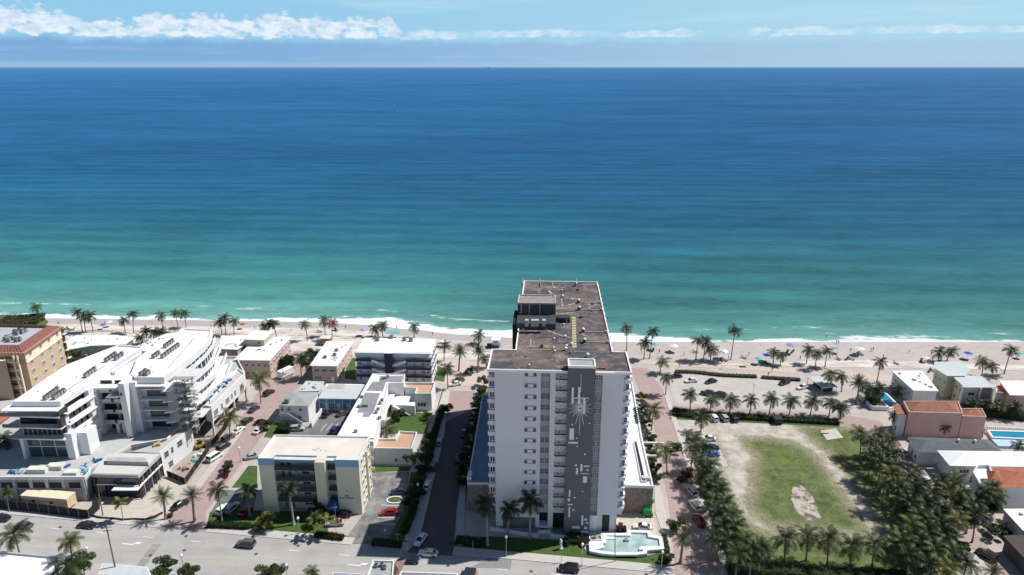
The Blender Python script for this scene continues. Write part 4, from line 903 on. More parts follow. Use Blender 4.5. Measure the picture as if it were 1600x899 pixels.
def court():
    h = 7.6; B = Fr(W(527, 687, h), -3); r = B.thing('motel', 'long white motel block with worn grey roof patches, tapering away to the beach', 'motel')
    pts = B.poly([(524, 688), (590, 690), (588, 672), (609, 607), (604, 600), (582, 588)], h); pts = B.poly([(526, 684), (584, 686), (590, 676), (607, 600), (631, 600), (633, 586), (582, 585)], h)
    MB().prism(shrink(pts, .15), 0, h - .1).build('wall', white, r); MB().prism(pts, h - .1, h + .05).build('roof', wroof, r); MB().wallring(pts, h, h + .3, .3).build('parapet', white, r)
    for pl in ([(558, 645), (583, 646), (594, 615), (570, 614)], [(572, 611), (598, 612), (603, 597), (582, 597)], [(592, 597), (628, 598), (630, 588), (594, 588)], [(566, 652), (576, 652), (582, 646), (568, 646)]):
        MB().prism(B.poly(pl, h), h + .05, h + .09).build('roof_patch', mat('grey_felt_patch', (.27, .265, .29), .9, .12, .8, dirt=.3), r)
    for x, y in ((565, 622), (561, 637), (568, 636), (573, 636), (588, 646), (591, 641), (594, 632), (597, 627), (593, 655), (556, 676), (599, 593), (603, 592), (606, 590)): u, v = B.top(x, y, h); unit(r, u, v, h + .08, .9, .7, .8, False)
    # outside duct and gallery on courtyard side
    a, b = B.top(599, 660, 5.0), B.top(607, 625, 5.0); MB().tube([(a[0], a[1], 5.4), (b[0], b[1], 5.4)], .5, 8).build('white_duct', white2, r)
    a2, b2 = B.top(594, 664, 4.2), B.top(611, 612, 4.2); MB().obox(((a2[0] + b2[0]) / 2, (a2[1] + b2[1]) / 2, 4.0), (1.8, math.hypot(b2[0] - a2[0], b2[1] - a2[1]), .2), 0.0).build('gallery_slab', white, r)
    for i in range(6): t = i / 5; MB().box(a2[0] + (b2[0] - a2[0]) * t, a2[0] + (b2[0] - a2[0]) * t + .15, a2[1] + (b2[1] - a2[1]) * t, a2[1] + (b2[1] - a2[1]) * t + .15, 0, 5.2).build('post', white, r)
    for x, y in ((574, 691), (574, 706)):
        pass
    # terrace wings with terracotta decks
    h = 5.4; C = Fr(W(655, 618, h), -3); r = C.thing('house', 'white courtyard house with terracotta roof terrace, the farther of two', 'house')
    main = C.poly([(648, 618), (674, 618), (680, 601), (632, 600), (632, 608), (651, 609)], h)
    MB().prism(main, 0, h - .1).build('wall', white, r); MB().prism(shrink(main, .2), h - .1, h).build('terrace_floor', deckt, r); MB().wallring(main, h - .12, h + .7, .28).build('parapet', white, r)
    u, z = C.face(659, 631, main[0][1]); window(r, u, main[0][1], 1.4, 2.8, 1.5, 'F', 3, 1, white2, mat('dark_green_glass', (.03, .06, .05), .15))
    low = C.poly([(611, 632), (648, 634), (651, 610), (633, 609), (633, 598), (608, 600)], 3.4); MB().prism(low, 0, 3.3).build('lower_wing', white, r)
    for x in (-7, -4.5, -2): window(r, x, low[0][1] + .02, 1.0, 1.0, 1.2)
    up = C.poly([(607, 603), (632, 603), (632, 598), (607, 598)], 6.2); MB().prism(up, 0, 6.2).build('upper_wing', white, r)
    for x, y in ((615, 609), (620, 609), (626, 609)): u, z = C.face(x, y, up[0][1]); window(r, u, up[0][1], 3.8, .9, 1.3)
    s = MB(); 
    for i in range(10): s.box(-8 + i * .55, -7.3 + i * .55, low[0][1] - 1.4, low[0][1] - .1, 3.2 - i * .32, 3.35 - i * .32)
    s.build('stair_flight', white, r)
    h = 4.6; D = Fr(W(582, 701, h), -3); r = D.thing('house', 'white house with terracotta roof terrace beside the cream block, the nearer of two', 'house')
    main = D.poly([(584, 703), (643, 704), (652, 678), (624, 676), (618, 688), (590, 688)], h)
    MB().prism(main, 0, h - .1).build('wall', white, r); MB().prism(shrink(main, .2), h - .1, h).build('terrace_floor', deckt, r); MB().wallring(main, h - .12, h + .6, .28).build('parapet', white, r)
    v0 = main[0][1]
    for x in (6.5, 9.5): MB().box(x, x + .35, v0 - .4, v0, 1.2, 1.9).build('wall_unit', dmetal, r)
    # two-storey front end next to the cream block
    E_ = Fr(W(568, 690, 7.4), -3); r = E_.thing('house', 'white stair end block wedged between cream block and terracotta terrace', 'house')
    q = E_.poly([(566, 690), (583, 690), (588, 678), (572, 677)], 7.4); MB().prism(q, 0, 7.4).build('wall', white, r); MB().prism(shrink(q, .2), 7.4, 7.46).build('roof', wroof, r)
    window(r, q[0][0] + 1.4, q[0][1], 4.2, 1.4, 1.2, 'F', 2, 1); window(r, q[0][0] + 1.4, q[0][1], 1.2, 1.4, 1.2, 'F', 2, 1)
court()
# ------------------------------------------------------------------ curved white hotel under construction
def hotel():
    B = Fr(W(22, 629, 22.5), 0); r = B.thing('hotel', 'curved white five-storey hotel still under construction on a grey podium', 'hotel'); H_ = 22.5; Z0 = 6.2
    P = lambda pl, z=22.5: B.poly(pl, z)
    fls = [Z0 + 3.3 * k for k in range(5)]
    # podium slab
    pod = P([(-60, 752), (133, 750), (150, 741), (262, 727), (330, 672), (370, 640), (350, 590), (150, 600), (-60, 640)], Z0 - .2)
    pod = P([(-60, 752), (133, 750), (141, 741), (143, 735), (205, 700), (262, 690), (318, 632), (383, 585), (370, 560), (180, 560), (-60, 640)], Z0 - .2)
    k_ = pod[1][1]; pod[0] = (pod[0][0], k_)
    MB().prism(pod, 0, Z0 - .2).build('podium_wall', gravelw, r); MB().prism(shrink(pod, .1), Z0 - .2, Z0 - .12).build('podium_roof', gray, r); MB().wallring(pod, Z0 - .3, Z0 + .7, .35).build('podium_parapet', white, r)
    for x in (12, 38, 62, 87, 117):
        u, z = B.face(x, 760, pod[1][1]); w_ = 3.3 if x != 117 else 3.0; zz = 3.7
        MB().box(u - w_ / 2, u + w_ / 2, pod[1][1] - .02, pod[1][1] + .6, zz, zz + (1.6 if x < 120 else 1.2)).build('podium_opening', dark, r)
        MB().box(u - w_ / 2 - .3, u + w_ / 2 + .3, pod[1][1] - .25, pod[1][1] - .02, zz - .3, zz).build('podium_sill', gray, r)
    for x in (24, 50, 75, 101, 131):
        u, z = B.face(x, 760, pod[1][1]); MB().box(u - .4, u + .4, pod[1][1] - .3, pod[1][1], 0, Z0 + .2).build('podium_pier', gray, r)
    for x in (65, 90):
        u, z = B.face(x, 770, pod[1][1]); MB().box(u - 1.6, u + 1.6, pod[1][1] - .03, pod[1][1] + .3, .6, 2.6).build('podium_opening', dark, r)
    # ---- left wing
    A = P([(20, 630), (94, 630), (139, 602), (176, 575), (225, 543), (184, 541), (104, 572), (60, 602)])
    def inset(pts, t): return shrink(pts, t)
    MB().prism(inset(A, .3), H_ - .5, H_ + .02).build('roof', wroof, r); MB().wallring(A, H_ - 1.1, H_ + .4, .5).build('roof_parapet', white, r)
    over = P([(9, 637), (89, 641), (97, 636), (94, 630), (20, 630)], H_ - .9)
    f0 = A[0][1]; xl, xr = A[0][0], A[1][0]
    MB().box(xl - 2.0, xr + .2, f0 - 2.2, f0 + 1, H_ - 1.5, H_ - 1.1).build('roof_canopy', white2, r)
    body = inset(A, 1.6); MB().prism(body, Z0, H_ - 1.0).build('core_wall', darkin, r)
    # right flank wall: white with deep terraces cut in
    flank = [A[1], A[2], A[3], A[4]]
    for a, b, i in zip(flank, flank[1:], range(3)):
        d = Vector((b[0] - a[0], b[1] - a[1])); L_ = d.length; an = atan2(d.y, d.x); c = ((a[0] + b[0]) / 2, (a[1] + b[1]) / 2)
        if i == 0:
            for k, z in enumerate(fls):
                MB().obox((c[0], c[1], z - .35), (L_, 2.6, .35), an).build('terrace_slab', white, r)
                if k > 1: MB().obox((c[0] + .9, c[1], z), (L_ * .85, .12, 1.0), an).build('terrace_rail', white2, r)
            MB().obox((a[0] + d.x * .93, a[1] + d.y * .93, Z0), (L_ * .14, 1.4, H_ - Z0 - .8), an).build('flank_wall', white, r)
            MB().obox((a[0] + d.x * .06, a[1] + d.y * .06, Z0), (L_ * .12, 1.0, H_ - Z0 - 4), an).build('flank_wall', white, r)
            MB().obox((c[0] - .4, c[1], Z0), (L_ * .9, .4, 6.4), an).build('flank_wall', white, r)
            for t in (.3, .5, .7):
                for z in (fls[2] + .5, fls[3] + .5): window(r, a[0] + d.x * t - .55, a[1] + d.y * t, z, 1.2, 1.5, 'R', 2, 1)
        else:
            MB().obox((c[0], c[1], Z0), (L_, .5, H_ - Z0 - 1), an).build('flank_wall', white, r)
    # front of left wing: glass storeys and terraces
    for k, z in enumerate(fls):
        if k == 1: continue
        y = f0 + .5; top = (3.3 if k else 6.6)
        MB().box(xl + .6, xr - .2, y, y + .3, z, z + top - .4).build('glass_wall', glassb if k in (0, 2) else glass, r)
        n = 9 if k == 2 else 5 if k else 3
        for i in range(n + 1): x = xl + .6 + (xr - xl - .9) * i / n; MB().box(x - .07, x + .07, y - .08, y + .1, z, z + top - .4).build('mullion', white2 if k < 3 else dmetal, r)
        if k == 0: MB().box(xl + .6, xr - .2, y - .08, y + .1, z + 3.0, z + 3.2).build('transom', white2, r)
    for k, ext, m_ in ((2, 1.6, white), (3, 2.2, white), (4, 2.6, stripg)):
        z = fls[k]; MB().prism([(xl - ext - 1.0, f0 - 1.0), (xr + .3, f0 - 2.0), (xr + .3, f0 + 1), (xl - ext, f0 + 3)], z - .4, z).build('terrace_slab', white, r)
        MB().box(xl - ext - .8, xr, f0 - 1.6, f0 - 1.52, z, z + 1.0).build('glass_rail', glassb, r)
    MB().box(xr - .7, xr + .3, f0 - 1.7, f0 + 2, fls[3], H_ - 1.5).build('brown_end_panel', brownp, r); MB().box(xr - .7, xr + .2, f0 - .4, f0 + 2, fls[2], fls[3]).build('brown_end_panel', brownp, r)
    MB().box(xl + .2, xl + 1.0, f0 - 1, f0 + 1.5, Z0, fls[2] - .4).build('corner_pier', white, r); MB().box(xr - .4, xr + 1.6, f0 - .8, f0 + 2.0, Z0, fls[2] + 1.0).build('corner_pier', white, r)
    MB().box(xr + 1.6, xr + 4.2, f0 + 1.5, f0 + 6, Z0, fls[2]).build('stair_block', white, r)
    for x, y in ((60, 612), (90, 604), (120, 590), (150, 572), (200, 552), (110, 612), (236, 575), (262, 562), (300, 533), (285, 545), (310, 522), (240, 583)):
        u, v = B.top(x, y, H_); MB().cyl(u, v, H_, H_ + .5, .14, 6).build('vent_pipe', gray, r)
    for pl in ([(100, 612), (103, 612), (165, 572), (162, 572)], [(262, 575), (264, 575), (305, 528), (303, 528)]):
        MB().prism(P(pl), H_, H_ + .05).build('roof_seam', gray, r)
    def fans(x, y, n, dx, dy, h=H_):
        for i in range(n):
            u, v = B.top(x + dx * i, y + dy * i, h + .6); unit(r, u, v, h + .05, .95, .95, 1.2)
    for x, y, n, dx, dy in ((71, 622, 5, 4.5, -3.3), (85, 621, 4, 4.8, -3.3), (134, 587, 4, 4.4, -3.2), (166, 563, 4, 4.5, -3.2), (181, 560, 3, 4.6, -3.3)): fans(x, y, n, dx, dy)
    # ---- recessed middle with stacked bays
    yb = A[2][1] + 2; m0, m1 = A[2][0] + .5, A[2][0] + 7.5
    MB().box(m0, m1, yb + 2.2, yb + 12, Z0, H_ - 2.2).build('middle_wall', gray, r); MB().box(m0 - .3, m1 + 1, yb - .2, yb + 12, H_ - 2.2, H_ - 1.7).build('middle_roof', white2, r)  # wall greyed so its colour carries the shade of the recessed bays
    MB().box(m0 - .5, m0 + .2, yb - .6, yb + 3, Z0, H_ - 2).build('middle_fin', white, r)
    for k, z in enumerate(fls[1:]):
        MB().box(m0 + .2, m0 + 3.4, yb + 2.0, yb + 2.25, z + .1, z + 2.6).build('bay_opening', dark, r); MB().box(m0 + 4.3, m1 - .2, yb + 2.0, yb + 2.25, z + .1, z + 2.6).build('bay_opening', dark, r)
        MB().box(m0, m1, yb, yb + 2.2, z - .25, z).build('bay_slab', gray, r); MB().box(m0 + .2, m0 + 3.4, yb + .1, yb + .18, z, z + .95).build('bay_rail', metal, r); MB().box(m0 + 4.2, m1, yb + .1, yb + .18, z, z + .95).build('bay_rail', metal, r)
    for x in (m0 + 3.5, m0 + 5.2): MB().box(x, x + .7, yb + .2, yb + 1.2, Z0, fls[1] - .2).build('column', white, r)
    for x in (m0 + .8, m0 + 1.9): pass
    window(r, m0 + 1.6, yb + 2.2, Z0 + .2, 1.4, 2.4)
    # upper bridge roofs between the wings
    br = P([(140, 606), (180, 606), (216, 592), (258, 570), (235, 545), (225, 543), (176, 575)], H_ - 1.4); MB().prism(br, H_ - 2.0, H_ - 1.5).build('bridge_roof', white, r)
    dk = P([(166, 585), (180, 586), (232, 553), (222, 552)], H_ - 1.4); MB().prism(dk, H_ - 1.5, H_ - 1.42).build('light_well', dark, r); MB().wallring(dk, H_ - 1.5, H_ - .5, .15).build('light_well_kerb', white, r)
    # ---- right wing
    C = P([(212, 592), (256, 592), (276, 577), (300, 559), (318, 543), (328, 530), (332, 517), (287, 515), (246, 540), (216, 560), (184, 585)])
    C[-1] = (C[0][0] - 2.5, C[0][1] + 2)
    MB().prism(inset(C, .3), H_ - .3, H_ + .02).build('roof', wroof, r); MB().wallring(C, H_ - 1.6, H_ + .45, .5).build('roof_parapet', white, r)
    MB().prism(inset(C, 1.4), Z0, H_ - .4).build('core_wall', white, r)
    g0 = C[0][1]; cx0, cx1 = C[0][0], C[1][0]
    MB().box(cx0 - .2, cx1 + .8, g0 - 1.6, g0 + 1, H_ - 1.9, H_ - 1.6).build('roof_canopy', white2, r)
    for k, z in enumerate(fls):
        hh = 1.9; wv = g0 + 1.35
        fr = window(r, (cx0 + cx1) / 2 + .5, wv, z + .3, 5.4, hh + .4 if k else 2.7, 'F', 6 if k else 2, 2 if k > 1 else 1, dmetal, glassb if k > 1 else glass)
        if k: MB().box(cx0, cx1 - .5, g0 - .3, g0 + 1.4, z - .3, z).build('terrace_slab', white, r)
        # side balconies at the corner
        if k: MB().prism([(cx1 - .5, g0 - 1.8), (cx1 + 2.4, g0 - .8), (cx1 + 3.4, g0 + 9), (cx1 - .8, g0 + 9)], z - .35, z - .05).build('corner_balcony', white2, r)
    # curved flank: storey bands stepping outwards below the roof
    arc = [C[1], C[2], C[3], C[4], C[5], C[6]]
    for k in range(5):
        z = fls[k]; e = (4 - k) * 1.15 + .5; o_ = []
        for i, q in enumerate(arc): t = i / 5; o_.append((q[0] + e * (.35 + .65 * sin(min(1, t * 1.4) * pi / 2)) + (.0 if i else -.2), q[1] + (.0 if i < 5 else e * .8)))
        st_ = 1; pl = o_[st_:] + [(q[0] - 2, q[1] - (2 if i == 0 else 0)) for i, q in enumerate(arc[st_:][::-1])]
        MB().prism(pl, z - .4, z).build('terrace_slab', white, r)
        for a, b in zip(o_[st_:], o_[st_ + 1:]):
            d = Vector((b[0] - a[0], b[1] - a[1])); MB().obox(((a[0] + b[0]) / 2 - .1, (a[1] + b[1]) / 2, z), (d.length, .14, 1.05), atan2(d.y, d.x)).build('terrace_parapet', white, r)
        for a, b in zip(arc[st_:], arc[st_ + 1:]):
            a = (a[0] - .9 + e * .3, a[1]); b = (b[0] - .9 + e * .3, b[1]); d = Vector((b[0] - a[0], b[1] - a[1])); an = atan2(d.y, d.x)
            MB().obox(((a[0] + b[0]) / 2, (a[1] + b[1]) / 2, z), (d.length, .3, 2.9), an).build('glazed_wall', glass, r)
            for t in (0, .33, .66): MB().obox((a[0] + d.x * t, a[1] + d.y * t, z), (.5, .7, 2.9), an).build('terrace_pier', white, r)
    # sunlit fin wall between the wings
    u0, u1 = cx0 - 3.0, cx0 - .2
    MB().box(u0, u0 + 1.7, g0 - 4.0, g0 + 3.5, Z0 - .1, H_ + .3).build('fin_wall', white, r); MB().box(u0 + 1.7, cx0 + .4, g0 - 1.4, g0 + 3, Z0 - .1, H_ - .5).build('fin_return', white, r)
    u, z = B.face(182, 611, g0 - 4.0); window(r, u0 + .6, g0 - 4.0, H_ - 3.3, .8, 1.0)
    MB().box(u0 - 3.2, u0 + .2, g0 - 5.5, g0 - 1.0, H_ - 3.4, H_ - 3.2).build('hoist_platform', metal, r)
    for x, y, n, dx, dy in ((240, 557, 3, 3.6, -2.6), (254, 557, 4, 4.2, -3.2), (258, 541, 4, 3.8, -2.8), (270, 545, 3, 4.0, -2.8)): fans(x, y, n, dx, dy)
    for dx, dy in ((0, 0), (5, 1), (3, -3), (-4, 2), (8, -1)): fans(224 + dx, 583 + dy, 1, 0, 0)
    # ---- low wing along the side street (with carport below)
    q = P([(320, 636), (330, 638), (383, 586), (372, 577)], 9.3); MB().prism(q, 4.6, 9.3).build('street_wing', white, r); MB().wallring(q, 9.3, 9.9, .3).build('street_parapet', white, r)
    MB().prism(inset(q, .3), 9.3, 9.36).build('street_wing_roof', gray, r)
    a, b = q[1], q[2]; a, b = Vector(a), Vector(b); d = b - a; an = atan2(d.y, d.x)
    for t, w_ in ((.1, 2.2), (.26, 1.0), (.42, 2.2), (.55, 1.0), (.65, 1.0), (.85, 2.2)):
        o = window(r, a.x + d.x * t, a.y + d.y * t, 5.9, w_, 1.8, 'F', 1, 2, gray, glassg); o.rotation_euler = (0, 0, an)
    for t in (.0, .3, .6, .97): MB().obox((a.x + d.x * t - .2, a.y + d.y * t, 0), (.5, .5, 4.6), an).build('carport_column', white, r)
    MB().obox((a.x + d.x * .5 - 3.5, a.y + d.y * .5, 0), (d.length, .4, 4.6), an).build('carport_wall', dark, r)
    # block between lobby and street wing
    q = P([(232, 722), (246, 726), (292, 683), (303, 665), (285, 660), (262, 690)], 7.2); q = P([(205, 706), (250, 708), (252, 704), (300, 668), (296, 664), (258, 690)], 7.0)
    MB().prism(q, 0, 7.0).build('corner_block', white, r); MB().prism(inset(q, .2), 7.0, 7.06).build('corner_block_roof', gray, r)
    a, b = Vector(q[2]), Vector(q[3]); d = b - a; an = atan2(d.y, d.x)
    for t, w_, z in ((.12, 1.6, 4.0), (.3, .8, 4.0), (.55, 2.0, 4.2), (.2, 1.6, .4)):
        o = window(r, a.x + d.x * t + .02, a.y + d.y * t, z, w_, 1.8, 'F', 1, 2, gray, glassb); o.rotation_euler = (0, 0, an)
    # ---- glazed lobby box
    h = 7.0; q = P([(142, 741), (216, 743), (251, 709), (168, 708)], h); v0 = q[0][1]
    MB().prism(inset(q, .5), 0, h - .7).build('lobby_glass', glass, r); MB().prism(q, h - .9, h).build('lobby_roof', gray, r); MB().prism(inset(q, .3), h, h + .1).build('lobby_roof_finish', mat('pale_concrete_deck', (.58, .56, .53), .9, .06, .5), r)
    xs_ = [q[0][0], q[0][0] + 2.6, q[0][0] + 5.6, q[0][0] + 6.9, q[1][0] - .5]
    for x in (q[0][0] + .2, q[0][0] + 5.9, q[1][0] - .6): MB().box(x, x + (1.4 if x == q[0][0] + 5.9 else .5), v0 + .1, v0 + .5, 0, h - .9).build('lobby_pier', brownp, r)
    MB().box(q[0][0], q[1][0], v0 + .15, v0 + .5, 3.6, 3.9).build('lobby_transom', white2, r)
    for i in range(13): x = q[0][0] + .6 + i * .95; MB().box(x, x + .08, v0 + .3, v0 + .5, 0, 3.6).build('mullion', metal, r)
    MB().box(q[0][0] + 6, q[1][0] + .2, v0 - 2.4, v0 + .3, 3.6, 3.8).build('entrance_canopy', white2, r)
    a, b = Vector(q[1]), Vector(q[2]); d = b - a; an = atan2(d.y, d.x); n = 6
    for i in range(n + 1): MB().obox((a.x + d.x * i / n - .15, a.y + d.y * i / n, 0), (.22, .3, h - .9), an).build('mullion', brownp if i % 2 == 0 else metal, r)
    MB().obox((a.x + d.x * .5 - .1, a.y + d.y * .5, 3.6), (d.length, .3, .35), an).build('lobby_transom', white2, r)
    qq = P([(167, 724), (232, 726), (228, 719), (167, 718)], h + .5); MB().prism(qq, h, h + 1.2).build('roof_upstand', gravelw, r)
    return B, C, Z0, H_, g0, cx1
HB, HC, HZ0, HH, HG0, HCX = hotel()
def scaffold():
    o = HB.o + Vector((HCX + 3.6, HG0 - 2.0, HZ0 - .2)); r = thing('scaffold', 'steel scaffold tower standing against the unfinished corner of the white hotel', 'scaffold', tuple(o)); n = 8; dz = 2.15
    xs_ = (0, 2.2, 4.4); ys = (0, 1.8, 6.0); top = n * dz
    for x in xs_:
        for y in ys:
            if x == 4.4 and y == 6.0: continue
            MB().cyl(x, y, -.0, top, .09, 6).build('pole', metal, r)
    for k in range(1, n + 1):
        z = k * dz; MB().box(-.3, 4.7, -.2, 2.0, z - .08, z).build('deck', mat('scaffold_plank', (.34, .31, .28), .9, .2, 2), r)
        if k % 2 == 0: MB().box(-.4, 5.8, 2.0, 7.5, z - .08, z).build('deck', mat('pale_tarp', (.62, .62, .62), .9, .1, 1), r)
    b = MB()
    for k in range(n):
        z = k * dz; b.bar((0, 0, z), (2.2, 0, z + dz), .07).bar((4.4, 0, z), (2.2, 0, z + dz), .07).bar((-.3, -.2, z + 1), (4.7, -.2, z + 1), .06).bar((4.7, -.2, z + 1), (4.7, 2, z + 1), .06).bar((4.4, 0, z), (4.4, 1.8, z + dz), .07).bar((4.4, 1.8, z + .9), (4.4, 6, z + 1.2), .06)
    b.build('brace', metal, r)
    for i in range(26):
        x, y, z = random.uniform(-.2, 5.2), random.uniform(.2, 6.5), random.randint(1, n - 1) * dz; s = random.uniform(.4, 1.1); MB().box(x, x + s, y, y + s, z, z + s * .7).build('stacked_material', [white2, gray, dmetal, mat('pale_tarp', (.62, .62, .62))][i % 4], r)
scaffold()
def orange_block():
    h = 21.5; B = Fr(W(36, 551, h), -4); r = B.thing('apartment_block', 'apricot seven-storey building with red tiled parapet roof at the left edge', 'apartment block')
    # sunny flank along x=wd, street front facing us
    wd = B.top(40, 548, h)[0]; 
    fl = B.top(-60, 549, h); fr_ = B.top(37, 549, h); br_ = B.top(96, 508, h); bl = B.top(-30, 505, h)
    pts = [fl, fr_, br_, bl]; MB().prism(pts, 0, h - .5).build('wall', orangew, r)
    MB().prism(shrink(pts, 3.0), h - .3, h - .1).build('roof', mat('grey_membrane', (.42, .45, .49), .9, .08, .3, dirt=.2), r)
    P_ = [Vector(p) for p in pts]; Q_ = [Vector(p) for p in shrink(pts, 3.0)]; O_ = [Vector(p) for p in shrink(pts, -.6)]
    a = MB()
    for i in range(4):
        j = (i + 1) % 4; a.add([(*O_[i], h - 1.0), (*O_[j], h - 1.0), (*Q_[j], h + .9), (*Q_[i], h + .9)], [(0, 1, 2, 3)]); a.add([(*Q_[i], h + .9), (*Q_[j], h + .9), (*Q_[j], h - .3), (*Q_[i], h - .3)], [(0, 1, 2, 3)]); a.add([(*O_[i], h - 1.0), (*O_[j], h - 1.0), (*P_[j], h - 1.0), (*P_[i], h - 1.0)], [(3, 2, 1, 0)])
    a.build('tiled_roof', redtile, r)
    rb = MB()                                        # tile courses as raised ribs
    for i in range(4):
        j = (i + 1) % 4; n = int((O_[j] - O_[i]).length / 1.1)
        for k in range(n):
            t = (k + .5) / n; p = O_[i].lerp(O_[j], t); q = Q_[i].lerp(Q_[j], t); rb.bar((*p, h - .98), (*q, h + .92), .22)
    rb.build('tile_ribs', redtile, r)['kind'] = 'stuff'
    d = Vector(br_) - Vector(fr_); an = atan2(d.y, d.x)
    MB().obox(((fr_[0] + br_[0]) / 2 + .1, (fr_[1] + br_[1]) / 2, h - 4.2), (d.length, .35, .35), an).build('cornice', orangew2, r)
    MB().obox(((fr_[0] + br_[0]) / 2 + .04, (fr_[1] + br_[1]) / 2, h - 3.9), (d.length, .12, 2.9), an).build('upper_wall_band', orangew2, r)
    for k in range(7):
        z = .9 + k * 3.0
        for t in (.12, .38, .6, .83):
            if (k % 2 == 0) or True: o = window(r, fr_[0] + d.x * t + .06, fr_[1] + d.y * t, z, 1.5, 1.5, 'R', 2, 1, white2, glassb); o.rotation_euler = (0, 0, an)
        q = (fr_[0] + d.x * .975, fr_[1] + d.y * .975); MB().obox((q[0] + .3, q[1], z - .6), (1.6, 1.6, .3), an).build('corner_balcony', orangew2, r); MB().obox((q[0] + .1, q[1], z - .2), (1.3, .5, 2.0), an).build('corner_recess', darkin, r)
        # front loggias
        L0, L1 = fr_[0] - 11, fr_[0] - 3.2; v = fr_[1]
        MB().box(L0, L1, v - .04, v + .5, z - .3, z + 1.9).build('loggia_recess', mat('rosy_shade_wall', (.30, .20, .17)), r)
        MB().box(L0 - .2, fr_[0] - 1.6, v - 1.3, v + .1, z - .9, z - .6).build('loggia_slab', orangew2, r); MB().box(L0, L1, v - 1.3, v - 1.2, z - .6, z + .3).build('loggia_rail', mat('rosy_rail', (.36, .27, .25)), r)
        window(r, L1 + 1.4, v, z, .8, 1.5, 'F', 1, 1)
    for x in (L0 - .2, L1, fr_[0] - 1.9): MB().box(x, x + .5, v - 1.4, v - .9, 0, h - 1.2).build('loggia_column', orangew2, r)
    for x, y in ((24, 521), (27, 523), (31, 519), (35, 521), (40, 519), (9, 532), (14, 534), (20, 531), (26, 534), (31, 533), (12, 529)): u, v2 = B.top(x, y, h); unit(r, u, v2, h - .1, 1.1, 1.0, 1.4, x > 20)
    B2 = Fr(W(0, 655, 14), -4); 
orange_block()
B = gen('apartment_block', 'apricot side wing at the left edge in front of the red tiled building', 'apartment block', [(-60, 566), (9, 566), (6, 548), (-60, 548)], 19.0, orangew, orangew2)
B = Fr(W(-30, 720), 0); r = B.thing('house', 'small house with bright orange tiled roof at the left edge below the apricot building', 'house'); q = B.poly([(-60, 665), (0, 662), (25, 643), (-30, 636)], 7); MB().prism(shrink(q, .6), 0, 7).build('wall', orangew, r); hip(r, q, 7, 1.8, mat('orange_tile', (.36, .12, .06), .8, .25, 1.6, bump=.4), .5)
# low white buildings behind the hotel
B = gen('beach_cottage', 'low sprawling white roofed cottage behind the hotel with antenna patch', 'cottage', [(100, 548), (140, 541), (196, 539), (210, 528), (180, 524), (118, 525), (100, 537)], 4.2, mat('teal_grey_wall', (.22, .30, .33), .8, .1, .5), wroof, parapet=False, over=.6)
window(B.root, 7, .9, 1.3, 2, 1.1, 'F', 2, 1); window(B.root, 11, .9, 1.3, 2, 1.1, 'F', 2, 1); u, v = B.top(116, 538, 4.3); MB().dome((u, v, 4.3), 1.0, 10, 3, 0, .35).build('satellite_dish', gray, B.root)
gen('beach_cottage', 'small pale flat roof with dark edge just left of the beach palms', 'cottage', [(205, 545), (232, 548), (285, 520), (260, 522)], 4.0, white, wroof, parapet=False, over=.4)
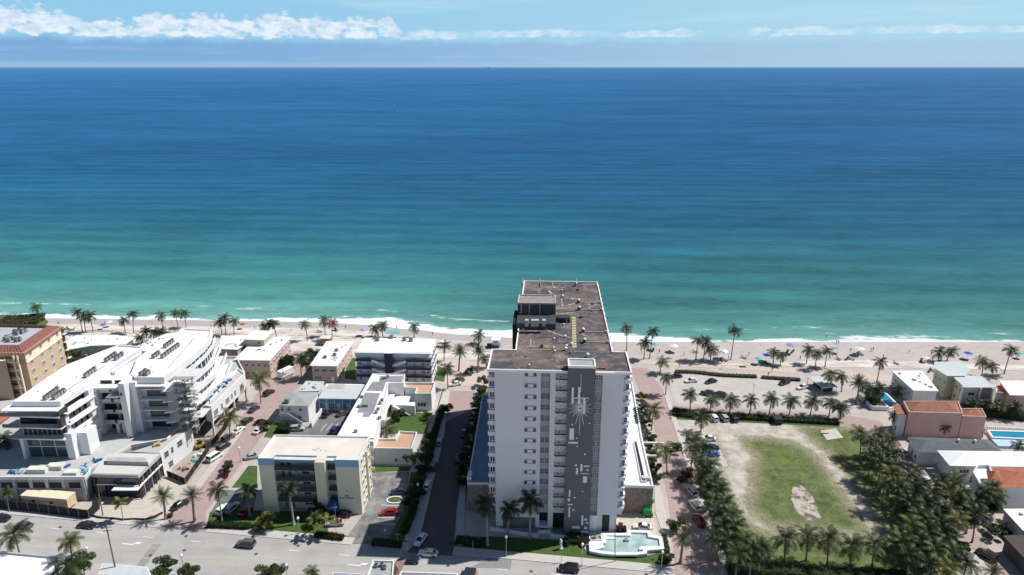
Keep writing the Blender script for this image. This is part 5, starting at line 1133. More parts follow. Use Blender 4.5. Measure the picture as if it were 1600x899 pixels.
# ------------------------------------------------------------------ right-hand side houses
def right():
    B = gen('house', 'white house with bright white metal roof near the beach, palms in front', 'house', [(1427, 611), (1467, 612), (1441, 580), (1393, 580)], 5.6, white, wroof, parapet=False, over=.4)
    a, b = B.pts[0], B.pts[3]
    for t in (.2, .5, .8): window(B.root, a[0] + (b[0] - a[0]) * t + .4, a[1] + (b[1] - a[1]) * t, 2.8, 1.3, 1.1, 'L', 2, 1)
    winrow(B, 3, .45, (1.0, 3.4), 1.1, 1.2, 1, B.pts[1][0] - 1)
    for i in range(7): x = .5 + i * (B.pts[1][0] - .8) / 6; MB().box(x, x + .1, -.5, -.4, 0, 3.0).build('fence_post', white2, B.root)
    # pale yellow two-part house with blue grey roofs
    h = 7.8; B = Fr(W(1506, 606, h), -3); r = B.thing('apartment_house', 'pale yellow two-storey house with blue grey sloping roof near the beach', 'apartment house')
    f = B.poly([(1507, 606), (1557, 606), (1533, 588), (1500, 587), (1490, 590)], h); bk = B.poly([(1459, 575), (1480, 588), (1508, 588), (1516, 578), (1500, 565), (1460, 566)], h + .4)
    MB().prism(shrink(f, .5), 0, h - .1).build('wall', yellw, r); MB().prism(f, h - .1, h + .1).build('roof', pgroof, r); MB().prism(shrink(bk, .5), 0, h + .3).build('rear_wall', yellw, r); MB().prism(bk, h + .3, h + .5).build('rear_roof', pgroof, r)
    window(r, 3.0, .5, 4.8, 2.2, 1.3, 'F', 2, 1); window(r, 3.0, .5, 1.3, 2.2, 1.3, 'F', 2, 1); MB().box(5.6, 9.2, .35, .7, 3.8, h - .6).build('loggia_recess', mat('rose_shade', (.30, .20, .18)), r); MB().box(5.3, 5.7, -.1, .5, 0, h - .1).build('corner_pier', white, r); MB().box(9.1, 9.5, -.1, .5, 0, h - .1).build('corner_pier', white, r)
    MB().box(-.05, .5, .3, 1.2, 0, h).build('corner_pier', white, r)
    a, b = f[0], f[4]
    for t in (.3, .7):
        for z in (1.4, 4.8): window(r, a[0] + (b[0] - a[0]) * t + .5, a[1] + (b[1] - a[1]) * t + .3, z, 1.1, 1.2, 'L', 1, 1)
    a, b = bk[1], bk[0]
    for t in (.15, .5, .8):
        for z in (1.4, 4.8): window(r, a[0] + (b[0] - a[0]) * t + .5, a[1] + (b[1] - a[1]) * t + .3, z, 1.1, 1.2, 'L', 1, 1)
    # far right house with terrace
    h = 5.6; B = Fr(W(1556, 615, h), -3); r = B.thing('house', 'white roofed house with terracotta terrace full of red flowers, far right', 'house')
    q = B.poly([(1578, 618), (1640, 619), (1620, 596), (1561, 595)], h + .6); MB().prism(shrink(q, .4), 0, h + .5).build('wall', pinkw, r); MB().prism(q, h + .5, h + .7).build('roof', wroof, r)
    q = B.poly([(1556, 616), (1592, 617), (1585, 606), (1554, 605)], h - 1); MB().prism(q, 0, h - 1).build('lower_wall', white, r); MB().prism(shrink(q, .2), h - 1, h - .9).build('terrace_floor', deckt, r); MB().wallring(q, h - 1, h - .3, .2).build('parapet', white, r)
    window(r, 2, q[0][1], 1.5, 2.0, 1.3, 'F', 2, 1); window(r, 6, q[0][1], 1.5, 2.0, 1.3, 'F', 2, 1)
    for i in range(12): u, v = B.top(random.uniform(1557, 1574), random.uniform(608, 614), h - .5); MB().dome((u, v, h - .8), .4, 6, 3).build('flower_pot', mat('red_blooms', (.45, .03, .04), .8, .4, 5), r)
    # pink building with terracotta roof
    h = 8.0; B = Fr(W(1423, 645, h), -2); r = B.thing('house', 'pink stucco building with hipped terracotta tile roof and blank street wall', 'house')
    p = B.poly([(1420, 646), (1504, 648), (1497, 629), (1411, 629)], h); p2 = B.poly([(1504, 652), (1541, 653), (1534, 640), (1497, 640)], h - .8)
    MB().prism(p, 0, h + .15).build('wall', pinkw, r); MB().prism(p2, 0, h - .7).build('wall', pinkw, r)
    hip(r, shrink(p, .25), h + .16, 1.9, terra, .5); hip(r, shrink(p2, .25), h - .69, 1.2, terra, .5)
    MB().wallring(p, h + .1, h + .5, .22).build('coping', mat('pale_pink_coping', (.68, .48, .45)), r); MB().wallring(p2, h - .75, h - .4, .22).build('coping', mat('pale_pink_coping', (.68, .48, .45)), r)
    a, b = p[0], p[3]
    q = [(a[0] - 2.2, a[1] + .8), (a[0], a[1] + .8), (b[0], b[1]), (b[0] - 2.2, b[1])]; MB().prism(q, 0, h - 1).build('street_bay', white, r); MB().prism([(x - (.8 if i in (0, 3) else 0), y) for i, (x, y) in enumerate(q)], h - 1.0, h - .8).build('bay_roof', terra, r)
    for t in (.15, .45, .75):
        for z in (1.2, 4.4): window(r, q[0][0] + (b[0] - a[0]) * t, q[0][1] + (q[3][1] - q[0][1]) * t, z, 1.1, 1.6, 'L', 1, 2)
    # dark grey roof
    h = 4.2; B = Fr(W(1434, 704, h), -2); r = B.thing('house', 'low house with dark grey pitched roof and two white roof vents', 'house')
    q = B.poly([(1434, 707), (1570, 709), (1545, 687), (1418, 683)], h); MB().prism(shrink(q, .5), 0, h).build('wall', white, r); hip(r, q, h, 1.5, dgroof, .5)
    for x, y in ((1497, 690), (1523, 691)): u, v = B.top(x, y, h + 1.4); MB().cyl(u, v, h + 1.2, h + 1.9, .2, 8).dome((u, v, h + 1.9), .4, 8, 3).build('roof_vent', white2, r)
    for x in (1.5, 4, 6.5): window(r, x, .55, 1.2, 1.2, 1.2)
    a, b = q[0], q[3]
    for t in (.2, .5, .8): window(r, a[0] + (b[0] - a[0]) * t + .55, a[1] + (b[1] - a[1]) * t, 1, 1.2, 1.4, 'L', 1, 1)
    # long white metal roof
    h = 5.0; B = Fr(W(1487, 728, h), -2); r = B.thing('house', 'long house with white corrugated metal hip roof facing the palms', 'house')
    q = B.poly([(1484, 728), (1640, 730), (1630, 706), (1464, 704)], h); MB().prism(shrink(q, .6), 0, h).build('wall', white, r)
    P_ = [Vector((*p_, h)) for p_ in q]; a = MB(); m0 = (P_[0] * .5 + P_[3] * .5) + Vector((5.5, 0, 1.6)); m1 = (P_[1] + P_[2]) / 2 + Vector((-2, 0, 1.6))
    mr = mat('white_corrugated_metal', (.80, .80, .80), .5, .04, .5)
    a.add([*P_, m0, m1], [(0, 1, 5, 4), (1, 2, 5), (2, 3, 4, 5), (3, 0, 4), (3, 2, 1, 0)]); a.build('roof', mr, r)
    rb = MB()
    for i in range(40): t = (i + .5) / 40; p_ = P_[0].lerp(P_[1], t); tt = max(0, min(1, ((p_ - m0).x) / ((m1 - m0).x))); e = m0.lerp(m1, tt); k = 1 if p_.x > m0.x else (p_.x - P_[0].x) / (m0.x - P_[0].x + .01); rb.bar(p_ + Vector((0, 0, .03)), p_.lerp(Vector((p_.x + .3, e.y, e.z)), k) + Vector((0, 0, .03)), .09)
    rb.build('standing_seams', mr, r)['kind'] = 'stuff'
    window(r, 4, .6, 2.4, 2.6, 1.2, 'F', 3, 1); window(r, 10, .6, 2.4, 2.0, 1.2, 'F', 2, 1); MB().box(-4.5, 0.2, -1.6, -1.3, 0, 1.8).build('yard_wall', white, r)
    # white house with terracotta roofs and round tower window
    h = 7.0; B = Fr(W(1528, 742, h), -2); r = B.thing('house', 'white villa with terracotta roofs and small balcony turret at right edge', 'house')
    q = B.poly([(1562, 762), (1640, 764), (1635, 732), (1545, 731)], h - .6); MB().prism(q, 0, h - .6).build('wall', white, r); hip(r, q, h - .58, 1.6, mat('orange_tile', (.36, .12, .06)), .5)
    q = B.poly([(1519, 742), (1532, 764), (1560, 765), (1545, 731), (1526, 731)], h - .8); MB().prism(q, 0, h - .8).build('balcony_block', white, r); MB().wallring(q, h - .8, h + .1, .25).build('balcony_parapet', white, r)
    q = B.poly([(1548, 752), (1563, 752), (1558, 739), (1545, 739)], h + 1.2); MB().prism(q, 0, h + 1.2).build('turret_wall', white, r)
    c = Vector((sum(p_[0] for p_ in q) / 4, sum(p_[1] for p_ in q) / 4)); e = [(c.x + (p_[0] - c.x) * 1.5, c.y + (p_[1] - c.y) * 1.5, h + 1.2) for p_ in q]; MB().add([*e, (c.x, c.y, h + 2.9)], [(0, 1, 4), (1, 2, 4), (2, 3, 4), (3, 0, 4), (3, 2, 1, 0)]).build('turret_roof', mat('orange_tile', (.36, .12, .06)), r)
    window(r, (q[0][0] + q[1][0]) / 2, q[0][1], h - 1.4, 1.6, 1.6, 'F', 2, 1)
    u, v = B.top(1530, 762, 4); window(r, u - .3, v - .5, 4, 1.2, 1.8, 'L', 1, 2); window(r, u - .9, v + 2, 4, 1.2, 1.8, 'L', 1, 2)
    # lower right roofs
    B = gen('garage', 'flat bright white roofed garage in the lower right corner', 'garage', [(1598, 830), (1660, 834), (1650, 795), (1567, 796)], 4.0, white, wroof, parapet=False, over=.3)
    B = gen('house', 'house with dark brown flat roof in the bottom right corner', 'house', [(1630, 905), (1720, 905), (1640, 835), (1567, 838)], 3.8, mat('dark_wall', (.12, .10, .10)), mat('dark_brown_roof', (.07, .055, .055), .9, .15, .8), parapet=False, over=.4)
    # pools
    for lab, pl, z in (('turquoise hotel swimming pool behind the garden wall near the white roofed house', [(1370, 612), (1384, 616), (1402, 634), (1390, 637), (1378, 625)], .3), ('large rectangular blue swimming pool on a raised deck at right edge', [(1546, 674), (1640, 677), (1640, 687), (1552, 683)], .8)):
        F0 = Fr(W(*pl[0], z), 0); rr = F0.thing('swimming_pool', lab, 'swimming pool'); q = F0.poly(pl, z); MB().prism(q, -.2, z).build('water', glassm('pool_water', (.02, .25, .38), .1), rr); MB().wallring([tuple(x) for x in shrink(q, -.6)], 0, z + .15, .6).build('coping', white, rr)
    q = thing('pool_deck_wall', 'pale blue tiled wall and deck in front of the large blue pool', 'wall', tuple(W(1560, 695))); F0 = Fr(W(1560, 695), 0); MB().prism(F0.poly([(1549, 686), (1640, 690), (1640, 700), (1560, 697)], .7), 0, .7).build('deck', mat('pale_blue_deck', (.40, .56, .64), .7, .06, 1), q)
    w = thing('garden_wall', 'low L-shaped white garden wall around the hotel pool shrubs', 'garden wall', tuple(W(1360, 640))); o = W(1360, 640)
    for a, b in (((1340, 620), (1362, 641)), ((1362, 641), (1388, 642))): a, b = W(*a) - o, W(*b) - o; d = b - a; MB().obox(((a.x + b.x) / 2, (a.y + b.y) / 2, 0), (d.length, .3, 1.5), atan2(d.y, d.x)).build('wall_section', white, w)
    fw = thing('pool_fence', 'white balustrade fence behind the large blue pool at right edge', 'fence', tuple(W(1542, 672))); o = W(1542, 672); e = W(1620, 676) - o
    for i in range(24): MB().obox((e.x * i / 24, e.y * i / 24, 0), (.35, .12, 1.1)).build('baluster', white2, fw)
    MB().obox((e.x / 2, e.y / 2, 1.1), (e.length, .25, .12), atan2(e.y, e.x)).build('rail', white2, fw)
    b = thing('garage_canopy', 'pale parking canopy by the promenade with a dark cart under it', 'canopy', tuple(W(1283, 608))); MB().obox((0, 0, 2.6), (5.5, 9, .2), .2).build('roof', pgroof, b)
    for x in (-2.4, 2.4):
        for y in (-4, 4): MB().cyl(x - y * .2, y, 0, 2.6, .1).build('post', metal, b)
    MB().obox((1, 1, 0), (3.5, 6, 1.6), .2).build('dark_kiosk', dmetal, b)
    pd = thing('concrete_pad', 'small pale concrete slab with a bench beside the right-hand hedge', 'slab', tuple(W(1300, 685))); F0 = Fr(W(1300, 685), 0); MB().prism(F0.poly([(1282, 673), (1306, 670), (1318, 684), (1292, 688)], .1), 0, .12).build('slab', walkm, pd); MB().obox((-1, 2.6, .4), (2.4, .5, .1)).obox((-1, 2.6, 0), (2, .3, .4)).build('bench', gray, pd)
right()
# ------------------------------------------------------------------ roofs nearest to the camera
def front_roofs():
    h = 5.5; B = Fr(W(-20, 866, h), -8); r = B.thing('shop_building', 'white flat roofed building with grey parapet in the bottom left corner', 'building')
    q = B.poly([(-60, 930), (95, 930), (90, 872), (-60, 858)], h); MB().prism(q, 0, h - .1).build('wall', white, r); MB().prism(shrink(q, .25), h - .1, h).build('roof', wroof, r); MB().wallring(q, h - .1, h + .45, .35).build('parapet', gray, r)
    h = 5.0; B = Fr(W(575, 905, h), -8); r = B.thing('house', 'grey flat roofed house with brown gabled parapet at the bottom centre', 'house'); bt = mat('brown_shingle', (.26, .17, .14), .9, .2, 2)
    q = B.poly([(566, 925), (612, 925), (616, 878), (583, 877)], h); MB().prism(q, 0, h).build('wall', gray, r); MB().prism(shrink(q, .2), h, h + .05).build('roof', groof, r); MB().wallring(q, h, h + .4, .25).build('parapet', white, r)
    a, b, c = B.top(612, 915, h), B.top(626, 890, h), B.top(616, 879, h); MB().add([(*a, h), (*b, h - .5), (*c, h), (b[0], b[1] + 4, h - .6), ((a[0] + c[0]) / 2 + 1.2, (a[1] + c[1]) / 2, h + 1.3)], [(0, 1, 4), (1, 3, 4), (3, 2, 4), (2, 0, 4)]).build('gable_roof', bt, r)
    for x, y in ((588, 886), (597, 885), (601, 889)): u, v = B.top(x, y, h); unit(r, u, v, h + .05, .8, .8, .7)
    B = Fr(W(625, 899, 4.2), -8); r = B.thing('house', 'low roofs in grey and white strips right of the brown gable, bottom centre', 'house')
    q = B.poly([(612, 940), (720, 940), (716, 896), (626, 893)], 4.2); MB().prism(q, 0, 4.2).build('wall', white, r); MB().prism(shrink(q, .3), 4.2, 4.26).build('roof', mat('slate_strip', (.20, .20, .23), .9, .1, 1), r)
    B = Fr(W(720, 905, 5.2), -8); r = B.thing('house', 'brown hipped dormer with dark skylight at the bottom centre', 'house')
    q = B.poly([(712, 915), (756, 915), (746, 893), (722, 891)], 4.0); MB().prism(q, 0, 4.0).build('wall', gray, r); hip(r, q, 4.0, 1.4, bt, .4); u, v = B.top(734, 897, 5); MB().box(u - 1.2, u + 1.2, v - 1.0, v + 1.4, 4.6, 5.5).build('skylight', glass, r)
    B = Fr(W(560, 905, 4), -8); r = B.thing('house', 'low grey lilac roof left of the flat grey roof at the bottom centre', 'house'); q = B.poly([(515, 935), (566, 935), (572, 897), (520, 894)], 4.0); MB().prism(q, 0, 4).build('wall', white, r); MB().prism(shrink(q, .2), 4, 4.06).build('roof', mat('lilac_grey_roof', (.30, .29, .34), .9, .1, .8), r)
    B = Fr(W(180, 905, 3), -8); r = B.thing('shop_building', 'low pale roof strip behind the near bushes at bottom left', 'building'); q = B.poly([(140, 935), (255, 935), (230, 886), (160, 880)], 3.2); MB().prism(q, 0, 3.2).build('wall', white, r); MB().prism(shrink(q, .2), 3.2, 3.26).build('roof', pgroof, r)
front_roofs()
# ------------------------------------------------------------------ palms and other plants
def frond_mb(a, L, el, az, droop, nl, lw, ll, org=(0, 0, 0), m=0, rnd=random):
    """one pinnate leaf: arched rib with hanging leaflets on both sides"""
    seg = 7; pts = []; p = Vector((0, 0, 0)); e = el
    for i in range(seg + 1):
        pts.append(p.copy()); e -= droop / seg * (0.5 + 1.0 * i / seg); p = p + Vector((cos(e), 0, sin(e))) * (L / seg)
    ca, sa = cos(az), sin(az); R = lambda v: (org[0] + v[0] * ca - v[1] * sa, org[1] + v[0] * sa + v[1] * ca, org[2] + v[2])
    vs = []; fs = []
    for i, q in enumerate(pts):
        w = .035 * L * (1 - i / seg) * .6 + .012; vs += [R((q.x, -w, q.z)), R((q.x, w, q.z))]
    for i in range(seg): fs.append((2 * i, 2 * i + 1, 2 * i + 3, 2 * i + 2))
    for k in range(nl):
        t = .12 + .86 * (k + .5) / nl; x = t * seg; i = min(seg - 1, int(x)); f = x - i; q = pts[i].lerp(pts[i + 1], f); d = (pts[i + 1] - pts[i]).normalized(); n = Vector((-d.z, 0, d.x))
        l = ll * L * (sin(pi * min(1, t * .92 + .12)) ** .6) * rnd.uniform(.8, 1.1) + .05
        for s in (-1, 1):
            dr = rnd.uniform(.25, .95); out = (Vector((d.x * .55, s * 1.0, d.z * .55)) + n * .12).normalized(); tip = q + out * l - Vector((0, 0, l * dr)); mid = q + out * l * .55 - Vector((0, 0, l * dr * .22)); wv = d * (lw * L)
            o = len(vs); vs += [R(q - wv * .5), R(q + wv * .5), R(mid + wv * .55), R(tip), R(mid - wv * .55)]; fs += [(o, o + 1, o + 2, o + 4), (o + 4, o + 2, o + 3)]
    a.add(vs, fs, m)
def crown_mb(kind, rnd):
    a = MB()
    if kind == 'coconut':
        n = 19
        for i in range(n): f = i / n; frond_mb(a, rnd.uniform(2.5, 3.1), radians(78 - 105 * f + rnd.uniform(-8, 8)), i * 2.399 + rnd.uniform(-.3, .3), radians(rnd.uniform(75, 112)), 19, .030, .30, (0, 0, 0), 1 if (rnd.random() < .2) else 0, rnd)
        for i in range(5): an = i * 1.3; a.dome((.28 * cos(an), .28 * sin(an), -.35), .17, 6, 3, 2, 1, True)
    elif kind == 'royal':
        for i in range(18): f = i / 18; frond_mb(a, rnd.uniform(2.8, 3.3), radians(80 - 90 * f), i * 2.399, radians(rnd.uniform(95, 130)), 24, .030, .26, (0, 0, 0), 0, rnd)
        a.tube([(0, 0, -1.6), (0, 0, -.8), (0, 0, .1)], [.22, .26, .12], 8, 0)
    elif kind == 'date':
        for i in range(46): f = i / 46; frond_mb(a, rnd.uniform(2.5, 2.9), radians(85 - 125 * f + rnd.uniform(-6, 6)), i * 2.399, radians(rnd.uniform(18, 40)), 13, .035, .17, (0, 0, 0), 0 if rnd.random() < .8 else 1, rnd)
        a.dome((0, 0, -.4), .45, 8, 4, 2, 1, True)
    elif kind == 'young':
        for i in range(9): f = i / 9; frond_mb(a, rnd.uniform(1.7, 2.1), radians(75 - 70 * f), i * 2.399, radians(80), 12, .075, .33, (0, 0, 0), 0, rnd)
    return a
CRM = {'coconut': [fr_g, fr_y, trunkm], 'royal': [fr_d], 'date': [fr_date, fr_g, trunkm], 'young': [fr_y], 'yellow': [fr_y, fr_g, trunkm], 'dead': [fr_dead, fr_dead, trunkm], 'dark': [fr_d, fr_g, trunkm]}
CROWNS = {}; rr = random.Random(3)
for k in ('coconut', 'royal', 'date', 'young'): CROWNS[k] = [crown_mb(k, rr).mesh('crown', CRM[k], True) for _ in range(5 if k == 'coconut' else 2)]
def remat(me, mats):
    c = me.copy(); c.materials.clear(); [c.materials.append(m) for m in mats]; return c
CROWNS['yellow'] = [remat(CROWNS['coconut'][0], CRM['yellow'])]; CROWNS['dead'] = [remat(CROWNS['coconut'][1], CRM['dead'])]; CROWNS['dark'] = [remat(m, CRM['dark']) for m in CROWNS['coconut'][:4]]
FRONDS = {}
for k, (n, L, dr, nl, lw, ll, mt) in {'coconut': (5, 3.1, 96, 24, .024, .29, fr_g), 'royal': (3, 3.1, 112, 26, .026, .25, fr_d), 'date': (3, 2.7, 30, 18, .022, .16, fr_date)}.items():
    FRONDS[k] = []
    for i in range(n): a = MB(); frond_mb(a, L, 0.0, 0, radians(dr * rr.uniform(.85, 1.15)), nl, lw, ll, (0, 0, 0), 0, rr); FRONDS[k].append(a.mesh('frond', mt, True))
FRONDS['yellow'] = [remat(m, [fr_y]) for m in FRONDS['coconut']]; FRONDS['dark'] = [remat(m, [fr_d]) for m in FRONDS['coconut']]
def palm(label, base, crown, kind='coconut', size=None, group=None, near=False, h=None):
    """base and crown centre as photo pixels; when base is None the height h places it"""
    if base is None:
        c = W(crown[0], crown[1], h); c = Vector((c.x, c.y, 0)); p = Vector((c.x + random.uniform(-.6, .6), c.y + random.uniform(-.6, .6), 0)); top = Vector((c.x - p.x, c.y - p.y, h))
    else:
        p = W(*base); z = zat(crown[0], crown[1], p.y); z = max(2.2, z); k = pxm(p.y, z); top = Vector(((crown[0] - CX) / k - p.x, 0, z))
        top.x = max(-4, min(4, top.x))
    nm = {'coconut': 'coconut_palm', 'yellow': 'coconut_palm', 'dead': 'coconut_palm', 'dark': 'coconut_palm', 'royal': 'royal_palm', 'date': 'date_palm', 'young': 'young_palm'}[kind]
    t = thing(nm, label, 'palm tree', (p.x, p.y, 0), random.uniform(0, 6.28) * 0, group)
    H_ = top.z; r0 = {'royal': .32, 'date': .34, 'young': .1}.get(kind, .2); sz = size or 1.0
    bow = Vector((top.x, top.y, 0)) * .35 + Vector((random.uniform(-.3, .3), random.uniform(-.3, .3), 0)) * (1 if kind not in ('royal', 'young') else .1)
    pts = []
    for i in range(7): f = i / 6; pts.append(Vector((top.x * f * f, top.y * f * f, H_ * f)) + bow * (f * (1 - f)) * .8)
    rs = [r0 * (1.35 if i == 0 else 1.0 - .35 * i / 6) for i in range(7)]
    MB().tube(pts, rs, 7).build('trunk', rtrunk if kind == 'royal' else trunkm, t, smooth=True)
    if near:
        fk = kind if kind in FRONDS else 'coconut'; n = {'royal': 18, 'date': 34}.get(kind, 18)
        cr = link('crown', MB().dome((0, 0, -.25), .3, 7, 4, 0, 1.2, True).mesh('crown', [trunkm if kind != 'royal' else fr_d]), t, tuple(top))
        lo, hi = {'royal': (-20, 82), 'date': (-42, 85)}.get(kind, (-32, 80))
        for i in range(n):
            f = i / n; o = link('frond', FRONDS[fk][i % len(FRONDS[fk])], cr); el = radians(hi - (hi - lo) * f + random.uniform(-8, 8)); o.rotation_euler = (random.uniform(-.15, .15), -el, i * 2.399 + random.uniform(-.2, .2)); s = sz * random.uniform(.95, 1.2); o.scale = (s, s, s)
    else:
        link('crown', random.choice(CROWNS[kind]), t, tuple(top), random.uniform(0, 6.28), [sz * random.uniform(.98, 1.25), sz * random.uniform(.98, 1.25), sz * random.uniform(.95, 1.3)])
    cr = t.children[-1] if t.children else None
    for c_ in t.children:
        if c_.name.startswith('crown'): c_.rotation_euler = (random.uniform(-.22, .22), random.uniform(-.22, .22), c_.rotation_euler[2])
    return t
def ordinals(n):
    w = ['first', 'second', 'third', 'fourth', 'fifth', 'sixth', 'seventh', 'eighth', 'ninth', 'tenth', 'eleventh', 'twelfth', 'thirteenth', 'fourteenth', 'fifteenth', 'sixteenth', 'seventeenth', 'eighteenth', 'nineteenth', 'twentieth', 'twenty-first', 'twenty-second', 'twenty-third', 'twenty-fourth', 'twenty-fifth', 'twenty-sixth', 'twenty-seventh', 'twenty-eighth']; return w[:n]
def prow(desc, where, items, kind='coconut', group=None, **kw):
    for o, it in zip(ordinals(len(items)), items): palm(f'{desc}, {o} from left {where}', it[0], it[1], it[2] if len(it) > 2 else kind, group=group, **kw)
prow('coconut palm', 'on the beach left of the hotel roof', [((58, 496), (56, 480)), ((129, 519), (121, 489)), ((134, 519), (130, 495), 'dark'), ((146, 519), (140, 494)), ((196, 520), (193, 501), 'dark'), ((209, 521), (208, 491)), ((255, 515), (251, 493)), ((279, 518), (274, 489)), ((291, 511), (287, 490))], group='coconut palms along the left beach')
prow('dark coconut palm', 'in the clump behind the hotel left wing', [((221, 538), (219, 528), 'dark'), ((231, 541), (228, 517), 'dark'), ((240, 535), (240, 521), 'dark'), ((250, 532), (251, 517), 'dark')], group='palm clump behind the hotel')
prow('slim coconut palm', 'on the beach between hotel and navy-banded block', [((347, 524), (343, 504)), ((353, 524), (351, 498)), ((366, 524), (366, 502)), ((415, 527), (413, 511), 'dark'), ((421, 526), (421, 505)), ((432, 526), (427, 506), 'dark'), ((481, 532), (476, 507), 'yellow'), ((508, 525), (507, 501)), ((519, 531), (519, 505), 'dead'), ((586, 526), (586, 514), 'dark'), ((598, 526), (597, 509)), ((647, 527), (647, 511))], group='slim palms on the middle beach')
for lb, b, c, k in (('tall coconut palm just right of the navy-banded block roof', (694, 564), (695, 540), 'coconut'), ('bushy palm of the pair between navy-banded block and tower', (717, 580), (719, 549), 'date'), ('palm beside the white parked car at the end of the shaded street', (700, 607), (699, 576), 'dark'),
    ('coconut palm left of the lifeguard hut', (748, 537), (748, 524), 'coconut'), ('date palm directly left of the tower roof corner', (747, 582), (748, 548), 'date'), ('dark palm touching the tower roof corner', (760, 575), (757, 560), 'dark'),
    ('tree-sized palm in front of the narrow tan house', (471, 593), (470, 560), 'dark'), ('second palm beside the narrow tan house', (480, 590), (480, 567), 'dark'),
    ('tall coconut palm against the sea just right of the tower', (979, 548), (979, 513), 'coconut'), ('shorter palm of the beach pair right of the tower', (1006, 561), (1008, 536), 'dark'), ('taller palm of the beach pair right of the tower', (1015, 560), (1021, 518), 'coconut'),
    ('palm at the promenade end of the right brick street', (1031, 583), (1036, 565), 'yellow'), ('palm behind the beach parking entrance', (1040, 617), (1041, 590), 'coconut'),
    ('lone very tall slender coconut palm leaning right on the beach', (1142, 562), (1149, 516), 'coconut'),
    ('palm by the white roofed house corner on the promenade', (1370, 597), (1376, 566), 'coconut'), ('palm standing on the white metal roofed house front', (1430, 622), (1432, 604), 'dark'),
    ('left palm of the pair behind the yellow house roof', (1466, 565), (1468, 551), 'coconut'), ('right palm of the pair behind the yellow house roof', (1479, 565), (1486, 549), 'coconut'),
    ('tall coconut palm at the far right beach edge', (1569, 584), (1580, 547), 'coconut'), ('bright palm right of the yellow house', (1534, 588), (1535, 566), 'yellow'), ('bushy palm behind the red flower terrace', (1551, 592), (1550, 572), 'dark')):
    palm(lb, b, c, k, 1.1)
prow('coconut palm', 'in the beach clump beyond the parking lot', [((1087, 562), (1091, 532)), ((1099, 564), (1103, 535), 'dark'), ((1110, 563), (1112, 546), 'yellow')], group='beach clump of three palms', size=1.1)
prow('small coconut palm', 'on the sand beside the blue umbrellas', [((1208, 568), (1209, 551)), ((1219, 571), (1221, 557)), ((1260, 568), (1263, 547)), ((1273, 577), (1277, 553)), ((1289, 573), (1293, 548), 'dark')], group='small palms on the right beach')
prow('coconut palm', 'in the row between beach parking and brick lane', [((1078, 643), (1078, 617)), ((1109, 643), (1113, 625)), ((1140, 645), (1143, 626)), ((1171, 647), (1174, 626)), ((1202, 648), (1206, 624), 'dark'), ((1233, 649), (1237, 627)), ((1266, 649), (1270, 628)), ((1295, 651), (1297, 629), 'dark'), ((1313, 655), (1313, 637), 'yellow')], group='palm row between beach parking and brick lane', size=1.12)
prow('coconut palm', 'in the cluster by the promenade canopy', [((1290, 612), (1298, 585)), ((1315, 612), (1315, 590), 'dark'), ((1338, 632), (1342, 598), 'date'), ((1375, 632), (1374, 606), 'dark'), ((1353, 625), (1352, 605), 'dark'), ((1404, 630), (1404, 609), 'dark')], group='palms around the promenade canopy and pool', size=1.1)
prow('dark palm', 'in front of the yellow and far-right houses', [((1520, 650), (1520, 635), 'dark'), ((1540, 650), (1540, 632), 'dark'), ((1558, 652), (1560, 636), 'coconut'), ((1590, 655), (1586, 636), 'dark')], group='dark palms before the yellow house')
# near palms with separate fronds
for lb, b, c, k, s in (('big coconut palm leaning over the hotel side street, nearer of two', (360, 688), (358, 653), 'yellow', 1.35), ('big coconut palm leaning over the hotel side street, farther of two', (408, 630), (405, 594), 'yellow', 1.3),
    ('date palm on the hotel forecourt edge by the avenue', (259, 811), (255, 775), 'date', 1.05), ('date palm at the mouth of the hotel side street', (304, 815), (300, 775), 'date', 1.0),
    ('white trunked royal palm at the left garden of the cream block', (347, 816), (340, 766), 'dark', .95), ('royal palm before the left corner of the cream block', (390, 806), (387, 769), 'royal', .95), ('royal palm with thick white trunk before the cream block balconies', (459, 820), (451, 765), 'royal', .95),
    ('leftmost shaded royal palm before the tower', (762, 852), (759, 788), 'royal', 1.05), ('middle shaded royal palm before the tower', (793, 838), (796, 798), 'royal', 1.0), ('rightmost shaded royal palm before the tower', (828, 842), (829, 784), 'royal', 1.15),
    ('date palm with dark trunk right of the fountain pool', (1063, 880), (1068, 840), 'date', .95), ('date palm at the avenue corner of the open lot', (1120, 876), (1114, 841), 'date', .95),
    ('coconut palm over the brick street beside the pergola', (1042, 740), (1039, 704), 'yellow', 1.2), ('coconut palm right of the tower above the white cart', (1018, 672), (1022, 641), 'yellow', 1.2),
    ('coconut palm at the head of the gravel parking strip', (1095, 675), (1096, 652), 'coconut', 1.1), ('small feathery palm behind the courtyard house duct', (605, 690), (603, 672), 'coconut', 1.1)):
    palm(lb, b, c, k, s, near=True)
palm('large coconut palm at the left edge beyond the avenue, bottom left', None, (22, 836), 'coconut', 1.35, near=True, h=8)
palm('yellowing coconut palm above the near bushes, bottom left', (118, 905), (109, 846), 'yellow', .95, near=True)
palm('big dark coconut palm cut by the bottom edge, left of the utility pole', None, (104, 884), 'dark', 1.3, near=True, h=8)
palm('small palm crown cut off by the bottom edge near the grey roofs', None, (487, 897), 'yellow', .8, h=5)
palm('palm crown cut by the bottom edge beside the brown roofed house, right', None, (1553, 893), 'date', .9, near=True, h=5)
palm('coconut palm at the left edge in front of the hotel podium glass', None, (6, 688), 'coconut', 1.2, h=8)
prow('slender bright green young palm', 'planted along the avenue sidewalk', [((15, 800), (10, 770)), ((193, 814), (188, 785)), ((491, 838), (490, 812)), ((508, 838), (512, 812))], 'young', group='young palms on the avenue sidewalk', size=1.05)
